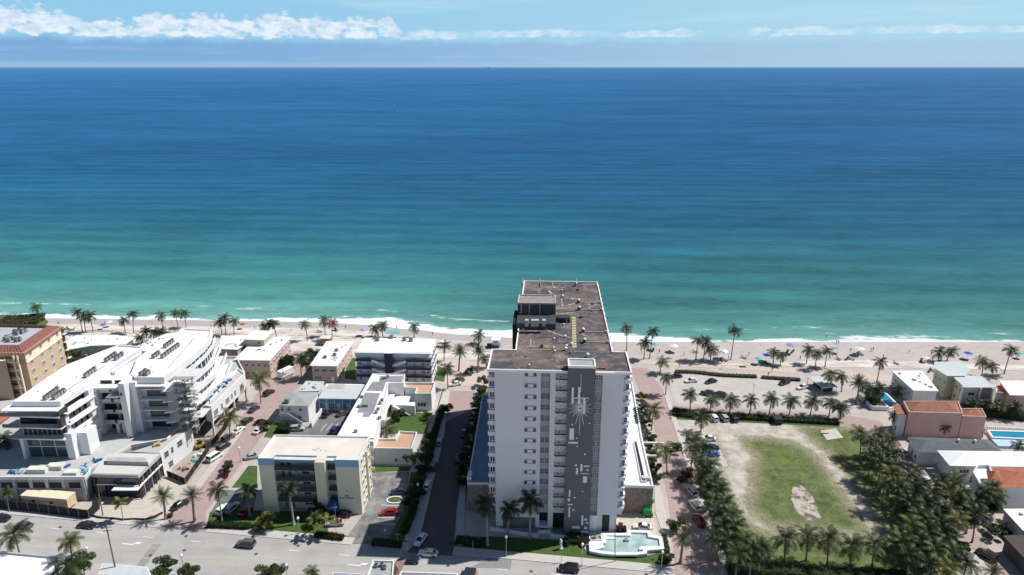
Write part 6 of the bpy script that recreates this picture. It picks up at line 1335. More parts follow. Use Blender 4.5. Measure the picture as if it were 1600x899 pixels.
# grove right of the right brick street: palms in two loose lines
G1 = [(1087, 685), (1083, 702), (1100, 700), (1092, 718), (1110, 727), (1101, 738), (1117, 752), (1107, 765), (1125, 768), (1116, 783), (1133, 788), (1122, 803), (1142, 806), (1130, 822), (1150, 824), (1164, 843), (1138, 845), (1176, 860), (1152, 868), (1192, 858)]
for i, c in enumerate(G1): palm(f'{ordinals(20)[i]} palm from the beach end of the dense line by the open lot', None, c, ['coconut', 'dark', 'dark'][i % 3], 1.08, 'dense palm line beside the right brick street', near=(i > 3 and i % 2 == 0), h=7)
G2 = [(1345, 678), (1372, 677), (1361, 690), (1390, 688), (1380, 703), (1396, 712), (1362, 712), (1376, 724), (1400, 729), (1392, 741), (1417, 748), (1384, 757), (1406, 764), (1430, 768), (1440, 757), (1458, 775), (1472, 752), (1495, 750), (1484, 768), (1420, 785), (1448, 790), (1470, 795), (1436, 806), (1460, 812), (1484, 800), (1495, 815), (1425, 822), (1450, 832), (1475, 838), (1440, 850), (1462, 860), (1490, 868), (1420, 868), (1450, 884), (1480, 890), (1510, 880), (1506, 770), (1520, 790), (1540, 770), (1524, 804), (1551, 765), (1432, 740), (1470, 823), (1410, 845)]
G2.sort(key=lambda c: c[1]); RW = ['farthest', 'second farthest', 'third farthest', 'middle', 'third nearest', 'second nearest', 'nearest']
for j in range(0, len(G2), 7): G2[j:j + 7] = sorted(G2[j:j + 7])
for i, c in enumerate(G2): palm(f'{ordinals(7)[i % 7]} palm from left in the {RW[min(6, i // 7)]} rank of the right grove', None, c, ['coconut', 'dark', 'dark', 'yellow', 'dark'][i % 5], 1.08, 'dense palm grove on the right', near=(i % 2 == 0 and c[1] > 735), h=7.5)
prow('coconut palm', 'in the row along the near edge of the open lot', [((1225, 879), (1227, 843)), ((1259, 876), (1262, 839)), ((1292, 883), (1293, 843)), ((1328, 886), (1330, 853)), ((1362, 888), (1366, 851)), ((1398, 891), (1399, 852))], group='palm row along the near edge of the open lot', size=1.15, near=True)
palm('small palm on the street corner of the pink building', None, (1398, 651), 'coconut', .8, h=4); palm('small palm against the pink wall, left of two', (1480, 684), (1476, 668), 'coconut', .7); palm('small palm against the pink wall, right of two', (1535, 682), (1532, 672), 'yellow', .7)
palm('small palm beside the large blue pool at right edge', None, (1592, 697), 'dark', .9, h=3); palm('palm rising beside the low villa wall at right', None, (1560, 776), 'coconut', .9, h=5)

# leaf clumps: trees, shrubs and hedges
def leaf_cloud(a, c, r, n, s, rnd, m=0):
    for _ in range(n):
        while True:
            p = Vector((rnd.uniform(-1, 1), rnd.uniform(-1, 1), rnd.uniform(-1, 1)))
            if .35 < p.length < 1: break
        q = Vector((c[0] + p.x * r[0], c[1] + p.y * r[1], c[2] + p.z * r[2])); d = Vector((rnd.gauss(0, 1), rnd.gauss(0, 1), rnd.gauss(0, .6))).normalized(); e = d.cross(Vector((rnd.random() - .5, rnd.random() - .5, rnd.random() - .5))).normalized(); k = s * rnd.uniform(.6, 1.3)
        a.add([q - d * k, q - e * k * .5, q + d * k, q + e * k * .5], [(0, 1, 2, 3)], m)
def tree_crown(rnd, n=2600):
    a = MB()
    for _ in range(9):
        p = (rnd.uniform(-.75, .75), rnd.uniform(-.75, .75), rnd.uniform(-.4, .5)); r = rnd.uniform(.28, .5); leaf_cloud(a, p, (r, r, r * .8), n // 9, .085, rnd)
    return a
TC = [tree_crown(rr).mesh('crown', bush_m) for _ in range(4)]
TCY = remat(TC[0], [bush_y]); TCR = remat(TC[1], [bush_r]); TCG = remat(TC[2], [fr_y])
def tree(label, pos, rad, h, name='broadleaf_tree', me=None, cat='tree', group=None, sz=.8, px=True):
    p = W(*pos) if px else Vector(pos); t = thing(name, label, cat, (p.x, p.y, 0), 0, group)
    h = h * .62; tr = MB().tube([(0, 0, 0), (.1, 0, h * .5), (0, .1, h)], [.16, .12, .07], 6)
    for k in range(4): an = k * 1.6; tr.tube([(.05, 0, h * .55), (cos(an) * rad * .5, sin(an) * rad * .5, h + rad * .1)], [.08, .03], 5)
    tr.build('trunk', trunkm, t)
    link('crown', me or random.choice(TC), t, (0, 0, h + rad * sz * .35), random.uniform(0, 6), (rad * random.uniform(1.1, 1.4), rad * random.uniform(.95, 1.25), rad * sz * random.uniform(1.0, 1.4))); return t
def shrub(label, pos, rad, me=None, group=None, sz=.8):
    p = W(*pos); o = link('shrub', me or random.choice(TC), None, (p.x, p.y, rad * sz * .6), random.uniform(0, 6), (rad * 1.1, rad * 1.1, rad * sz)); return tag(o, label, 'shrub', group)
for lb, pos, r_, h_, me in (('round dark street tree standing in the middle of the shaded street edge', (700, 648), 1.9, 2.6, None), ('leafy small tree in the left kerb planter before the cream block', (356, 735), 1.6, 1.6, None), ('small round tree beside the brick street opposite the hotel', (418, 672), 1.9, 2.6, None),
    ('bushy round tree cut by the bottom edge, left of the near lamp', (262, 899), 2.1, 2.6, None), ('second bushy round tree cut by the bottom edge', (302, 905), 1.9, 2.4, None), ('left half of the twin bushy trees at the bottom edge', (417, 905), 1.9, 2.6, None), ('right half of the twin bushy trees at the bottom edge', (434, 905), 1.9, 2.6, None),
    ('dense dark bushy tree right of the big bottom-left palm', (132, 899), 2.6, 4.5, None), ('bright low tree cluster at the street edge below the tower fountain', (1057, 832), 1.8, 2.2, TCG), ('yellow green spreading tree before the cream block corner', (415, 822), 2.2, 1.5, TCY), ('dark tree before the cream block entrance', (498, 815), 2.3, 3.2, None),
    ('grey green broad tree between the tan houses', (448, 575), 3.4, 3.2, None), ('dark tree left of the narrow tan house', (488, 562), 3.0, 2.2, None), ('dense tree beside the teal cottage', (112, 572), 3.4, 3.0, None), ('leafy tree below the red tiled building', (38, 632), 3.0, 4.0, None),
    ('spreading tree in the courtyard lawn', (625, 655), 2.2, 1.8, None), ('thin tree beside the courtyard house window', (668, 655), 1.4, 2.2, None), ('round dark tree at street end left of the tower', (733, 585), 1.7, 1.5, None), ('dark street tree by the right sidewalk corner, wine red leaves', (1072, 752), 2.0, 1.6, TCR), ('dark clipped round bush in the right brick street kerb', (1054, 705), 2.0, .8, None),
    ('yellow flowering tree beside the shaded street wall', (648, 724), 2.3, 2.0, TCY), ('pale leafy tree in the right house yard below the villa', (1541, 800), 2.6, 3.0, None), ('green shrubby tree by the lower garage roof', (1556, 835), 2.4, 1.8, None)):
    tree(lb, pos, r_, h_, me=me)
for i, (x, y) in enumerate([(756, 603), (752, 618), (748, 632), (746, 648), (742, 664), (739, 682), (736, 700), (731, 722), (727, 742), (724, 762)]): tree(f'{ordinals(10)[i]} dark tree from the beach end of the line along the podium', (x, y), 2.2, 2.4, group='dark trees along the shaded podium')
for i, (x, y) in enumerate([(672, 690), (668, 705), (665, 722), (660, 740), (654, 760), (650, 778), (646, 797)]): tree(f'{ordinals(7)[i]} dark tree from the beach end, left side of shaded street', (x, y), 2.0, 2.0, group='dark trees on the left of the shaded street')
for i, (x, y) in enumerate([(1002, 625), (1004, 640), (1006, 655), (1008, 668), (1012, 690), (1018, 706), (1022, 722), (1026, 738), (1024, 752)]): tree(f'{ordinals(9)[i]} garden tree from the beach end, right of the podium', (x, y), 1.7, 1.6, me=[TCG, TC[0], TC[1]][i % 3], group='garden trees right of the podium')
for lb, pos, r_, me in (('rounded shrub mass at the corner of the tower lawn by the avenue', (1038, 877), 1.9, None), ('dark shrub at the foot of the grey shaft', (895, 845), 1.6, None), ('second dark shrub left of the fountain', (908, 850), 1.4, None), ('wine red shrub before the tower side door', (965, 829), 1.3, TCR), ('grey green shrub beside the wine red one', (955, 828), 1.0, None), ('small bush on the tower lawn before the statue', (882, 850), 1.2, None),
    ('brown shrub by the pergola street corner', (1080, 690), 1.4, TCR), ('wine red bougainvillea at the hotel side street fence', (350, 745), 1.3, TCR), ('shrub at the base of the hotel corner pole', (265, 808), 1.0, None), ('dune bush on the left beach edge', (66, 500), 1.4, None)): shrub(lb, pos, r_, me)
US = [(1400, 745), (1412, 770), (1425, 795), (1440, 815), (1455, 835), (1420, 840), (1470, 855), (1485, 840), (1462, 800), (1448, 775), (1500, 862), (1435, 862), (1405, 862), (1388, 735), (1500, 790), (1515, 812), (1480, 770), (1525, 790), (1120, 800), (1130, 825), (1112, 775), (1105, 752), (1145, 850), (1165, 875), (1100, 730)]
for i, (x, y) in enumerate(US): shrub(f'{ordinals(25)[i]} dark undergrowth shrub among the palms around the open lot', (x, y), random.uniform(1.6, 2.6), group='undergrowth beneath the palm groves')
def hedge(label, pl, w, h, m=None, dens=26, s=.16, cat='hedge', name='hedge'):
    m = m or hedge_m; P_ = [W(*q) for q in pl]; o = P_[0].copy(); a = MB(); rnd = random.Random(len(label))
    for p, q in zip(P_, P_[1:]):
        d = q - p; L = d.length; an = atan2(d.y, d.x); ca, sa = cos(an), sin(an); n = int(L * (w + h) * dens)
        a.obox(((p.x + q.x) / 2 - o.x, (p.y + q.y) / 2 - o.y, 0), (L, w * .8, h * .85), an)
        for _ in range(n):
            x, y, z = rnd.uniform(0, L), rnd.uniform(-w / 2, w / 2) * 1.08, rnd.uniform(.1, 1) * h
            if rnd.random() < .6: z = h * rnd.uniform(.85, 1.08)
            else: y = math.copysign(w / 2, y) * rnd.uniform(.85, 1.1)
            c = Vector((p.x - o.x + x * ca - y * sa, p.y - o.y + x * sa + y * ca, z)); dd = Vector((rnd.gauss(0, 1), rnd.gauss(0, 1), rnd.gauss(0, .7))).normalized(); e = dd.cross(Vector((rnd.random() - .5, rnd.random() - .5, rnd.random() - .5))).normalized(); k = s * rnd.uniform(.7, 1.4)
            a.add([c - dd * k, c - e * k * .6, c + dd * k, c + e * k * .6], [(0, 1, 2, 3)])
    ob = a.build(name, m, None, tuple(o)); return tag(ob, label, cat)
hedge('dark clipped hedge along the avenue before the cream block, left stretch', [(325, 823), (392, 826)], 1.4, 1.3)
hedge('clipped hedge in front of the two cars by the avenue', [(493, 838), (537, 843)], 1.6, 1.1)
hedge('dark hedge at the corner of the shaded street and avenue', [(582, 850), (628, 855)], 1.8, 1.2)
hedge('long dark hedge between the cream block parking and the shaded street', [(632, 835), (646, 800), (652, 760), (662, 735)], 1.8, 1.6)
hedge('dark hedge along the courtyard beside the shaded street', [(668, 728), (680, 680), (692, 640)], 1.8, 2.0)
hedge('tall dark hedge before the hip-roofed house', [(436, 672), (456, 674)], 4.2, 1.8)
hedge('low hedge on the far side of the fountain pool', [(945, 829), (978, 829)], 1.7, 1.0)
hedge('low dark hedge on the right side of the fountain pool', [(1043, 866), (1037, 838)], 1.2, .8)
hedge('dark ground-hugging hedge on the avenue edge of the tower lawn', [(712, 845), (760, 850)], 3.0, .6)
hedge('long dark clipped hedge along the brick lane, behind the row of palms', [(1050, 645), (1090, 650), (1104, 654)], 4.5, 1.1)
hedge('dark hedge strip behind the three parked cars', [(1106, 650), (1200, 656), (1310, 662)], 2.6, 1.0)
hedge('sea grape hedge between beach parking and promenade, left part', [(1055, 582), (1085, 583), (1130, 588), (1182, 590)], 1.8, .8, grape_m)
hedge('sea grape hedge between beach parking and promenade, right part', [(1190, 591), (1250, 595)], 1.6, .8, grape_m)
hedge('long dark hedge along the near edge of the open lot', [(1135, 893), (1200, 895), (1300, 901), (1420, 905)], 3.2, 1.6, dens=18)
hedge('leafy shrub bank around the turquoise hotel pool', [(1358, 634), (1368, 622), (1362, 612)], 4.0, 2.0)
hedge('dark shrub bank between the yellow house and pink building', [(1500, 645), (1560, 650), (1600, 655)], 4.0, 2.2)
hedge('beach dune vegetation mound at the left edge', [(0, 505), (34, 503), (66, 500)], 12.0, 1.2, grape_m, 10, .3, 'dune plants', 'dune_plants')
# ground cover tufts in the open lot and lawns
def tufts(name, polys, n, s, m, label):
    a = MB(); rnd = random.Random(5)
    for pl in polys:
        P_ = [tuple(W(*q).xy) for q in pl]; x0 = min(p[0] for p in P_); x1 = max(p[0] for p in P_); y0 = min(p[1] for p in P_); y1 = max(p[1] for p in P_); k = int(n * (x1 - x0) * (y1 - y0))
        for _ in range(k):
            x, y = rnd.uniform(x0, x1), rnd.uniform(y0, y1)
            if dist_poly((x, y), P_) < rnd.uniform(0, 3) - 1.0: continue
            an = rnd.uniform(0, 6.28); w = s * rnd.uniform(.5, 1.5); h = s * rnd.uniform(.6, 1.6); c, d = cos(an) * w, sin(an) * w; a.add([(x - c, y - d, .01), (x + c, y + d, .01), (x + rnd.uniform(-.1, .1), y + rnd.uniform(-.1, .1), h)], [(0, 1, 2)])
    o = a.build(name, m); return tag(o, label, 'grass', kind='stuff')
tufts('grass_tufts', GR[:4], 1.6, .12, leafm('dry_grass_blades', (.17, .17, .07)), 'scattered grass and weeds growing over the open lot')
tufts('lawn_grass_blades', LAWNS[:-1], 6, .08, leafm('lawn_blades', (.075, .13, .03)), 'short lawn grass around the buildings')
# ------------------------------------------------------------------ vehicles
PAINT = {}
def paint(name, c):
    if name not in PAINT:
        m = mat('paint_' + name, c, .28, .04, .5, spec=.6); m.node_tree.nodes['Principled BSDF'].inputs['Coat Weight'].default_value = .5; PAINT[name] = m
    return PAINT[name]
COL = dict(white=(.78, .78, .78), black=(.012, .012, .014), grey=(.10, .10, .105), silver=(.42, .43, .44), navy=(.015, .02, .06), red=(.35, .012, .015), blue=(.02, .22, .50), darkblue=(.02, .035, .08), purple=(.012, .014, .05), wine=(.16, .01, .02))
def ring(x, w, z0, z1, tw=.86):
    return [(x, -w * .9, z0), (x, -w, z0 + (z1 - z0) * .35), (x, -w * .97, z1 - (z1 - z0) * .22), (x, -w * tw, z1), (x, w * tw, z1), (x, w * .97, z1 - (z1 - z0) * .22), (x, w, z0 + (z1 - z0) * .35), (x, w * .9, z0)]
def loft(rings, a=None, m=0, closed=False):
    a = a or MB(); n = len(rings[0]); vs = [p for r in rings for p in r]; fs = []
    for i in range(len(rings) - 1):
        for k in range(n): fs.append((i * n + k, i * n + (k + 1) % n, (i + 1) * n + (k + 1) % n, (i + 1) * n + k))
    fs += [tuple(range(n))[::-1], tuple(range((len(rings) - 1) * n, len(rings) * n))]; return a.add(vs, [f[::-1] for f in fs], m)
CARS = {}
dummy = mat('car_body_paint', (.5, .5, .5), .3)
tyre = mat('tyre_rubber', (.015, .015, .015), .9, .1, 2); rim = mat('alloy_rim', (.4, .4, .4), .35, .1, 2, metal=.7); lampm = mat('lamp_lens', (.7, .7, .68), .2); tailm = mat('tail_lens', (.35, .01, .01), .25); carglass = mat('car_glass', (.012, .014, .017), .08, .1, 1, spec=.8)
def car_meshes(kind):
    if kind in CARS: return CARS[kind]
    if kind == 'sedan': hs = [(-2.3, .74, .35, .62), (-2.22, .86, .25, .86), (-1.5, .9, .22, .93), (-.4, .91, .22, .92), (.9, .91, .22, .88), (1.7, .88, .22, .80), (2.2, .8, .25, .66), (2.32, .66, .35, .52)]; cab = [(-1.75, .70, .90), (-1.05, .66, 1.40), (.15, .66, 1.44), (1.05, .72, .90)]
    elif kind == 'suv': hs = [(-2.25, .8, .4, .9), (-2.2, .9, .3, 1.05), (-1.2, .93, .28, 1.08), (.9, .93, .28, 1.04), (1.7, .9, .28, .98), (2.2, .84, .3, .84), (2.3, .7, .4, .66)]; cab = [(-2.15, .78, 1.05), (-1.85, .74, 1.68), (.25, .74, 1.72), (1.15, .78, 1.03)]
    else: hs = [(-2.5, .9, .4, 1.0), (-2.48, .96, .3, 1.2), (0, .97, .3, 1.2), (1.6, .96, .3, 1.15), (2.2, .9, .3, 1.0), (2.4, .75, .4, .75)]; cab = [(-2.45, .88, 1.18), (-2.4, .84, 2.05), (.8, .84, 2.05), (1.75, .85, 1.15)]
    body = loft([ring(*h) for h in hs])
    for x in (1.42, -1.4):
        for s in (-1, 1): body.tube([(x, s * .80, .33), (x, s * .935, .33)], .38, 12, 1)
    x0, x1, x2, x3 = cab[0], cab[1], cab[2], cab[3]
    g = MB(); q = [(x0[0], x0[1], x0[2]), (x1[0], x1[1], x1[2]), (x2[0], x2[1], x2[2]), (x3[0], x3[1], x3[2])]
    vs = [(x, -w, z) for x, w, z in q] + [(x, w, z) for x, w, z in q]; g.add(vs, [(0, 1, 5, 4), (1, 2, 6, 5), (2, 3, 7, 6), (3, 2, 1, 0), (4, 5, 6, 7), (0, 4, 7, 3)])
    rf = MB(); a_, b_, z = x1[0], x2[0], x1[2]; rf.add([(a_ - .08, -x1[1] - .02, z - .04), (b_ + .06, -x2[1] - .02, x2[2] - .04), (b_ + .06, x2[1] + .02, x2[2] - .04), (a_ - .08, x1[1] + .02, z - .04), (a_ + .05, -x1[1] + .08, z + .05), (b_ - .05, -x2[1] + .08, x2[2] + .05), (b_ - .05, x2[1] - .08, x2[2] + .05), (a_ + .05, x1[1] - .08, z + .05)], [(0, 1, 5, 4), (1, 2, 6, 5), (2, 3, 7, 6), (3, 0, 4, 7), (4, 5, 6, 7)])
    for s in (-1, 1):
        for pa, pb in ((q[0], q[1]), (q[3], q[2])): rf.bar((pa[0], s * (pa[1] + .01), pa[2]), (pb[0], s * (pb[1] + .01), pb[2]), .09)
        xm = (a_ + b_) / 2 - .1; rf.bar((xm, s * (x1[1] + .08), x0[2]), (xm, s * (x1[1] + .01), z), .08)
    w = MB().tube([(0, -.1, 0), (0, .1, 0)], .33, 12, 0); w.tube([(0, -.115, 0), (0, .115, 0)], .2, 8, 1)
    hl = MB().box(-.12, .06, -.2, .2, -.07, .07); 
    CARS[kind] = (body.mesh('body', [dummy, tyre]), g.mesh('windows', carglass), rf.mesh('roof', dummy), w.mesh('wheel', [tyre, rim]), hl.mesh('headlight', lampm), hl.mesh('tail_light', tailm), hs)
    return CARS[kind]
def setm(o, m): o.material_slots[0].link = 'OBJECT'; o.material_slots[0].material = m
def car(label, px, py, ang, color, kind='sedan', cat=None, group=None, sc=1.0):
    """ang: compass of the bonnet in degrees, 0 = to the right, 90 = towards the sea"""
    b, g, rf, w, hl, tl, hs = car_meshes(kind); p = W(px, py, .8); m = paint(color, COL[color]); z0 = .135 if False else .02
    t = thing('parked_car' if group != 'cars driving on the avenue' else 'car', label, cat or ('van' if kind == 'van' else 'car'), (p.x, p.y, z0), radians(ang), group); t.scale = (sc, sc, sc)
    o = link('body', b, t); setm(o, m); link('windows', g, t); o = link('roof', rf, t); setm(o, m)
    for x in (1.42, -1.4):
        for s in (-1, 1): link('wheel', w, t, (x, s * .84, .33))
    zf = hs[-2][3] - .1; zb = hs[1][3] - .16
    for s in (-1, 1): link('headlight', hl, t, (hs[-2][0] + .04, s * .58, zf)); link('tail_light', tl, t, (hs[1][0] - .02, s * .62, zb))
    return t
AV = math.degrees(A1.r)
for a_ in (('black sedan driving on the avenue before the hotel forecourt', 135, 819, AV + 180, 'black', 'sedan'), ('dark blue car cut by the left edge on the avenue', 1, 808, AV + 180, 'purple', 'sedan'), ('dark car half hidden behind the left avenue palm', 36, 820, AV + 180, 'grey', 'sedan'),
    ('dark grey hatchback driving on the avenue before the cream block', 384, 849, AV + 180, 'grey', 'suv'), ('dark purple sedan on the avenue at the shaded street mouth', 640, 873, AV, 'purple', 'suv'), ('white sedan behind the dark purple one on the avenue', 669, 863, AV + 180, 'white', 'sedan'), ('black sports utility car on the avenue before the fountain', 889, 887, AV + 180, 'black', 'suv')): car(*a_, group='cars driving on the avenue')
D1, D2, D3 = 88, 86.5, 95
for a_ in (('white car turning out of the shaded street', 657, 842, 250, 'white', 'sedan'), ('white hatchback parked at kerb in the shaded street, nearest', 668, 757, D2, 'white', 'suv'), ('grey car parked in the shaded street behind the white hatchback', 677, 728, D2, 'grey', 'suv'), ('pale silver car parked farthest up the shaded street', 687, 689, D2, 'silver', 'suv'), ('dark car parked on the right side of the shaded street', 724, 676, D2, 'black', 'sedan'), ('black car parked on the right of the shaded street, nearer one', 716, 716, D2, 'black', 'suv'),
    ('white sedan parked at the pink plaza beside the navy-banded block', 711, 599, 200, 'white', 'sedan'), ('grey car parked behind the white one at the pink plaza', 716, 593, 200, 'grey', 'sedan'),
    ('red coupe parked in the cream block parking lot', 608, 799, 185, 'red', 'sedan'), ('dark car in shade above the green island in the parking lot', 623, 767, 185, 'darkblue', 'sedan'), ('silver car parked right of the cream block entrance hedge', 523, 816, 185, 'silver', 'sedan'), ('black car parked behind the silver one at the cream block entrance', 534, 803, 185, 'black', 'sedan'),
    ('leftmost white car in the bay beside the cream block', 349, 795, 75, 'white', 'suv'), ('second white car in the bay beside the cream block', 363, 793, 75, 'silver', 'suv'), ('red car in the bay beside the cream block', 384, 797, 75, 'red', 'sedan'), ('silver car under the carport behind the cream block wall', 395, 712, 20, 'silver', 'sedan'),
    ('white van parked on the hotel side street beside the black fence', 336, 713, 66, 'white', 'van'), ('black pickup-sized car parked beyond the white van', 349, 697, 66, 'black', 'suv'), ('dark grey car parked behind the black one by the netting', 357, 683, 68, 'grey', 'suv'), ('white car parked under the big leaning palm', 373, 671, 70, 'white', 'sedan'), ('black car parked ahead of the white one on the hotel side', 386, 657, 70, 'black', 'suv'), ('dark blue car farther up the hotel side street', 397, 638, 70, 'darkblue', 'sedan'), ('black car parked near the street end by the tan house', 420, 613, 68, 'black', 'suv'), ('white sedan parked on the right side of the hotel side street', 404, 671, 78, 'white', 'sedan'), ('dark car in tree shade before the hip-roofed house', 409, 659, 15, 'black', 'sedan'),
    ('black car behind the date palm at the side street mouth', 281, 787, 62, 'black', 'sedan'), ('silver grey car on the pad before the hip-roofed house', 464, 669, 5, 'silver', 'suv'), ('black car with sun on its windscreen by the garden wall', 511, 646, 70, 'black', 'suv'), ('dark grey car half under the long white roof', 536, 645, 40, 'grey', 'sedan'), ('dark blue car close behind the cream block roof edge', 524, 671, 75, 'darkblue', 'suv'), ('grey car parked by the tan house beyond the white camper', 453, 571, 160, 'silver', 'sedan'),
    ('white car parked on the tower driveway behind the fountain', 1004, 822, 170, 'white', 'sedan'), ('silver hatchback, farthest of three on the right brick street', 1081, 767, D3 + 8, 'silver', 'suv'), ('white car with dark sunroof, middle of three on the right brick street', 1086, 789, D3 + 8, 'white', 'suv'), ('wine red car, nearest of three on the right brick street', 1092, 813, D3 + 8, 'wine', 'suv'),
    ('white car at the top of the gravel parking strip', 1107, 684, 172, 'white', 'sedan'), ('navy car in the gravel parking strip', 1111, 698, 172, 'navy', 'sedan'), ('light blue car in the gravel parking strip', 1112, 708, 172, 'blue', 'sedan'), ('white car, left of three by the dark hedge', 1115, 652, 100, 'white', 'suv'), ('silver white car, middle of three by the dark hedge', 1131, 652, 100, 'silver', 'suv'), ('black car, right of three by the dark hedge', 1146, 653, 100, 'black', 'suv'),
    ('white sedan in the beach parking lot', 1080, 594, 190, 'white', 'sedan'), ('navy car by the sea grape hedge in the beach parking lot', 1111, 595, 205, 'navy', 'sedan'), ('black car in the middle of the beach parking lot', 1105, 614, 160, 'black', 'suv'), ('navy car beside the black one in the beach parking lot', 1124, 616, 150, 'navy', 'suv'), ('dark car at the right end of the beach parking lot', 1226, 597, 210, 'black', 'suv'), ('white car near the canopy in the beach parking lot', 1254, 604, 205, 'white', 'sedan'), ('dark car at the left entrance of the beach parking lot', 1056, 587, 190, 'navy', 'sedan'),
    ('silver car, farthest of three on the right-hand lane by the houses', 1407, 705, 112, 'silver', 'sedan'), ('grey car, middle of three on the right-hand lane by the houses', 1421, 727, 112, 'grey', 'suv'), ('white car, nearest of three on the right-hand lane by the houses', 1440, 748, 115, 'white', 'suv'), ('black car near the bottom right corner', 1543, 866, 118, 'black', 'suv'), ('white car under the grove palms by the white cottage', 1432, 690, 112, 'white', 'suv')): car(*a_)
# golf cart, camper, container, trailer, green lift
p = W(1019, 686, .8); t = thing('golf_cart', 'white golf cart parked by the pergola right of the tower', 'golf cart', (p.x, p.y, 0), radians(100)); MB().box(-1.2, 1.2, -.6, .6, .25, .7).box(-.9, -.3, -.55, .55, .7, 1.1).build('body', paint('white', COL['white']), t); MB().box(-1.0, .8, -.6, .6, 1.75, 1.82).build('canopy', white2, t)
for x in (-.9, .7):
    for s in (-1, 1): MB().cyl(x, s * .55, .7, 1.75, .03, 5).build('post', metal, t); link('wheel', CARS['sedan'][3], t, (x, s * .55, .25), None, .7)
p = W(447, 588); t = thing('camper_van', 'white camper standing at the end of the hotel side street', 'camper', (p.x, p.y, 0), radians(60)); MB().box(-3.0, 2.0, -1.15, 1.15, .5, 2.9).box(2.0, 3.0, -1.05, 1.05, .5, 1.7).box(1.4, 2.8, -1.1, 1.1, 2.0, 2.95).build('body', white, t); MB().box(2.0, 2.75, -.95, .95, 1.7, 2.05).build('windscreen', carglass, t); MB().box(-1.2, .2, -.4, .4, 2.9, 3.2).build('roof_unit', white2, t); window(t, -1.2, -1.15, 1.6, 1.2, .6)
for x in (-1.8, 2.0):
    for s in (-1, 1): link('wheel', CARS['sedan'][3], t, (x, s * 1.0, .36), None, 1.15)
p = W(79, 790); t = thing('office_container', 'tan site office container behind the black fence', 'container', (p.x, p.y, 0), A1.r); 
MB().box(-6.4, 6.4, -1.5, 1.5, .6, 3.4).build('body', tanbox, t); MB().box(-6.5, 6.5, -1.6, 1.6, 3.4, 3.5).build('roof', mat('pale_tan_roof', (.72, .63, .47), .8, .06, .5), t); MB().box(6.4, 6.46, -.5, .5, .8, 2.9).build('door', tanbox, t); MB().box(-6, 6, -1.3, 1.3, .2, .6).build('base', dmetal, t); window(t, -3, -1.5, 1.6, 1.2, 1.0); window(t, 2, -1.5, 1.6, 1.2, 1.0)
p = W(1214, 658, .6); t = thing('utility_trailer', 'dark boxy trailer parked on the open lot by the hedge', 'trailer', (p.x, p.y, 0)); MB().box(-1.3, 1.3, -1.6, 1.6, .4, 2.0).build('body', mat('trailer_navy', (.02, .022, .04), .6), t)
for s in (-1, 1): link('wheel', CARS['sedan'][3], t, (s * 1.35, 0, .33), pi / 2)
p = W(1011, 806); t = thing('green_lift', 'green wheeled boom lift parked against the stone podium wall', 'lift machine', (p.x, p.y, 0)); MB().box(-1.3, 1.3, -.7, .7, .5, 1.1).box(-1.0, .9, -.6, .6, 1.1, 2.0).build('body', greenobj, t); MB().bar((.2, 0, 1.8), (1.6, .4, 4.2), .3).bar((1.6, .4, 4.2), (.4, .6, 5.2), .25).build('boom', greenobj, t); MB().box(-.2, .7, .3, 1.0, 5.0, 5.1).box(-.2, .7, .3, .36, 5.1, 6.0).build('basket', greenobj, t)
for x in (-1, 1):
    for s in (-1, 1): link('wheel', CARS['sedan'][3], t, (x, s * .75, .36), None, 1.1)
# ------------------------------------------------------------------ street furniture
def lamp(label, base, top, kind='globe'):
    p = W(*base); z = max(3.5, zat(top[0], top[1], p.y)); t = thing('street_lamp', label, 'street lamp', (p.x, p.y, 0), 0, 'street lamps'); MB().cyl(0, 0, 0, .5, .16, 8).cyl(0, 0, .5, z - .2, .07, 7).build('pole', metal, t)
    MB().dome((0, 0, z), .34, 10, 6, 0, 1.1, True).build('globe', mat('white_lamp_globe', (.85, .85, .82), .4, .02, 1), t)
for i, (b, tp, lb) in enumerate((((142, 890), (137, 857), 'globe street lamp at bottom left beside the dark palms'), ((288, 897), (281, 868), 'globe street lamp between the near bushy trees'), ((468, 834), (468, 810), 'globe street lamp before the royal palm of the cream block'), ((450, 908), (448, 883), 'globe street lamp right of the twin bushy trees'), ((791, 870), (791, 839), 'globe street lamp before the shaded palms of the tower'), ((909, 885), (909, 851), 'globe street lamp left of the fountain pool'), ((1033, 892), (1033, 863), 'globe street lamp at the lawn corner right of the fountain'), ((654, 778), (653, 757), 'globe lamp on the left of the shaded street'), ((376, 722), (367, 700), 'lamp on the brick street beside the hotel'), ((1173, 648), (1175, 600), 'tall lamp pole in the beach parking lot'), ((670, 735), (670, 735), ''))[:-1]): lamp(lb, b, tp)
def pole(name, label, base, top, r0, cat, m=wood):
    p = W(*base); z = zat(top[0], top[1], p.y); k = pxm(p.y, z); dx = (top[0] - CX) / k - p.x; t = thing(name, label, cat, (p.x, p.y, 0)); MB().tube([(0, 0, 0), (dx, 0, z)], [r0, r0 * .6], 8).build('post', m, t); return t, dx, z
t, dx, z = pole('utility_pole', 'tall leaning wooden utility pole at the bottom edge, left', (184, 905), (166, 822), .2, 'utility pole')
for k in (.4, 1.3): MB().bar((dx - .9, 0, z - k), (dx + .9, .2, z - k), .14).build('crossarm', wood, t)
for k in (-.7, 0, .7): MB().cyl(dx + k, .05, z - .4, z - .1, .07).build('insulator', gray, t)
t, dx, z = pole('utility_pole', 'slim wooden pole on the sidewalk before the hotel lobby', (161, 806), (152, 757), .14, 'utility pole')
t, dx, z = pole('signal_pole', 'tall thin dark pole rising before the fountain pool', (961, 878), (961, 812), .11, 'signal pole', dmetal)
MB().tube([(0, 0, 2.0), (-.2, 0, 2.0)], .1).build('collar', dmetal, t)
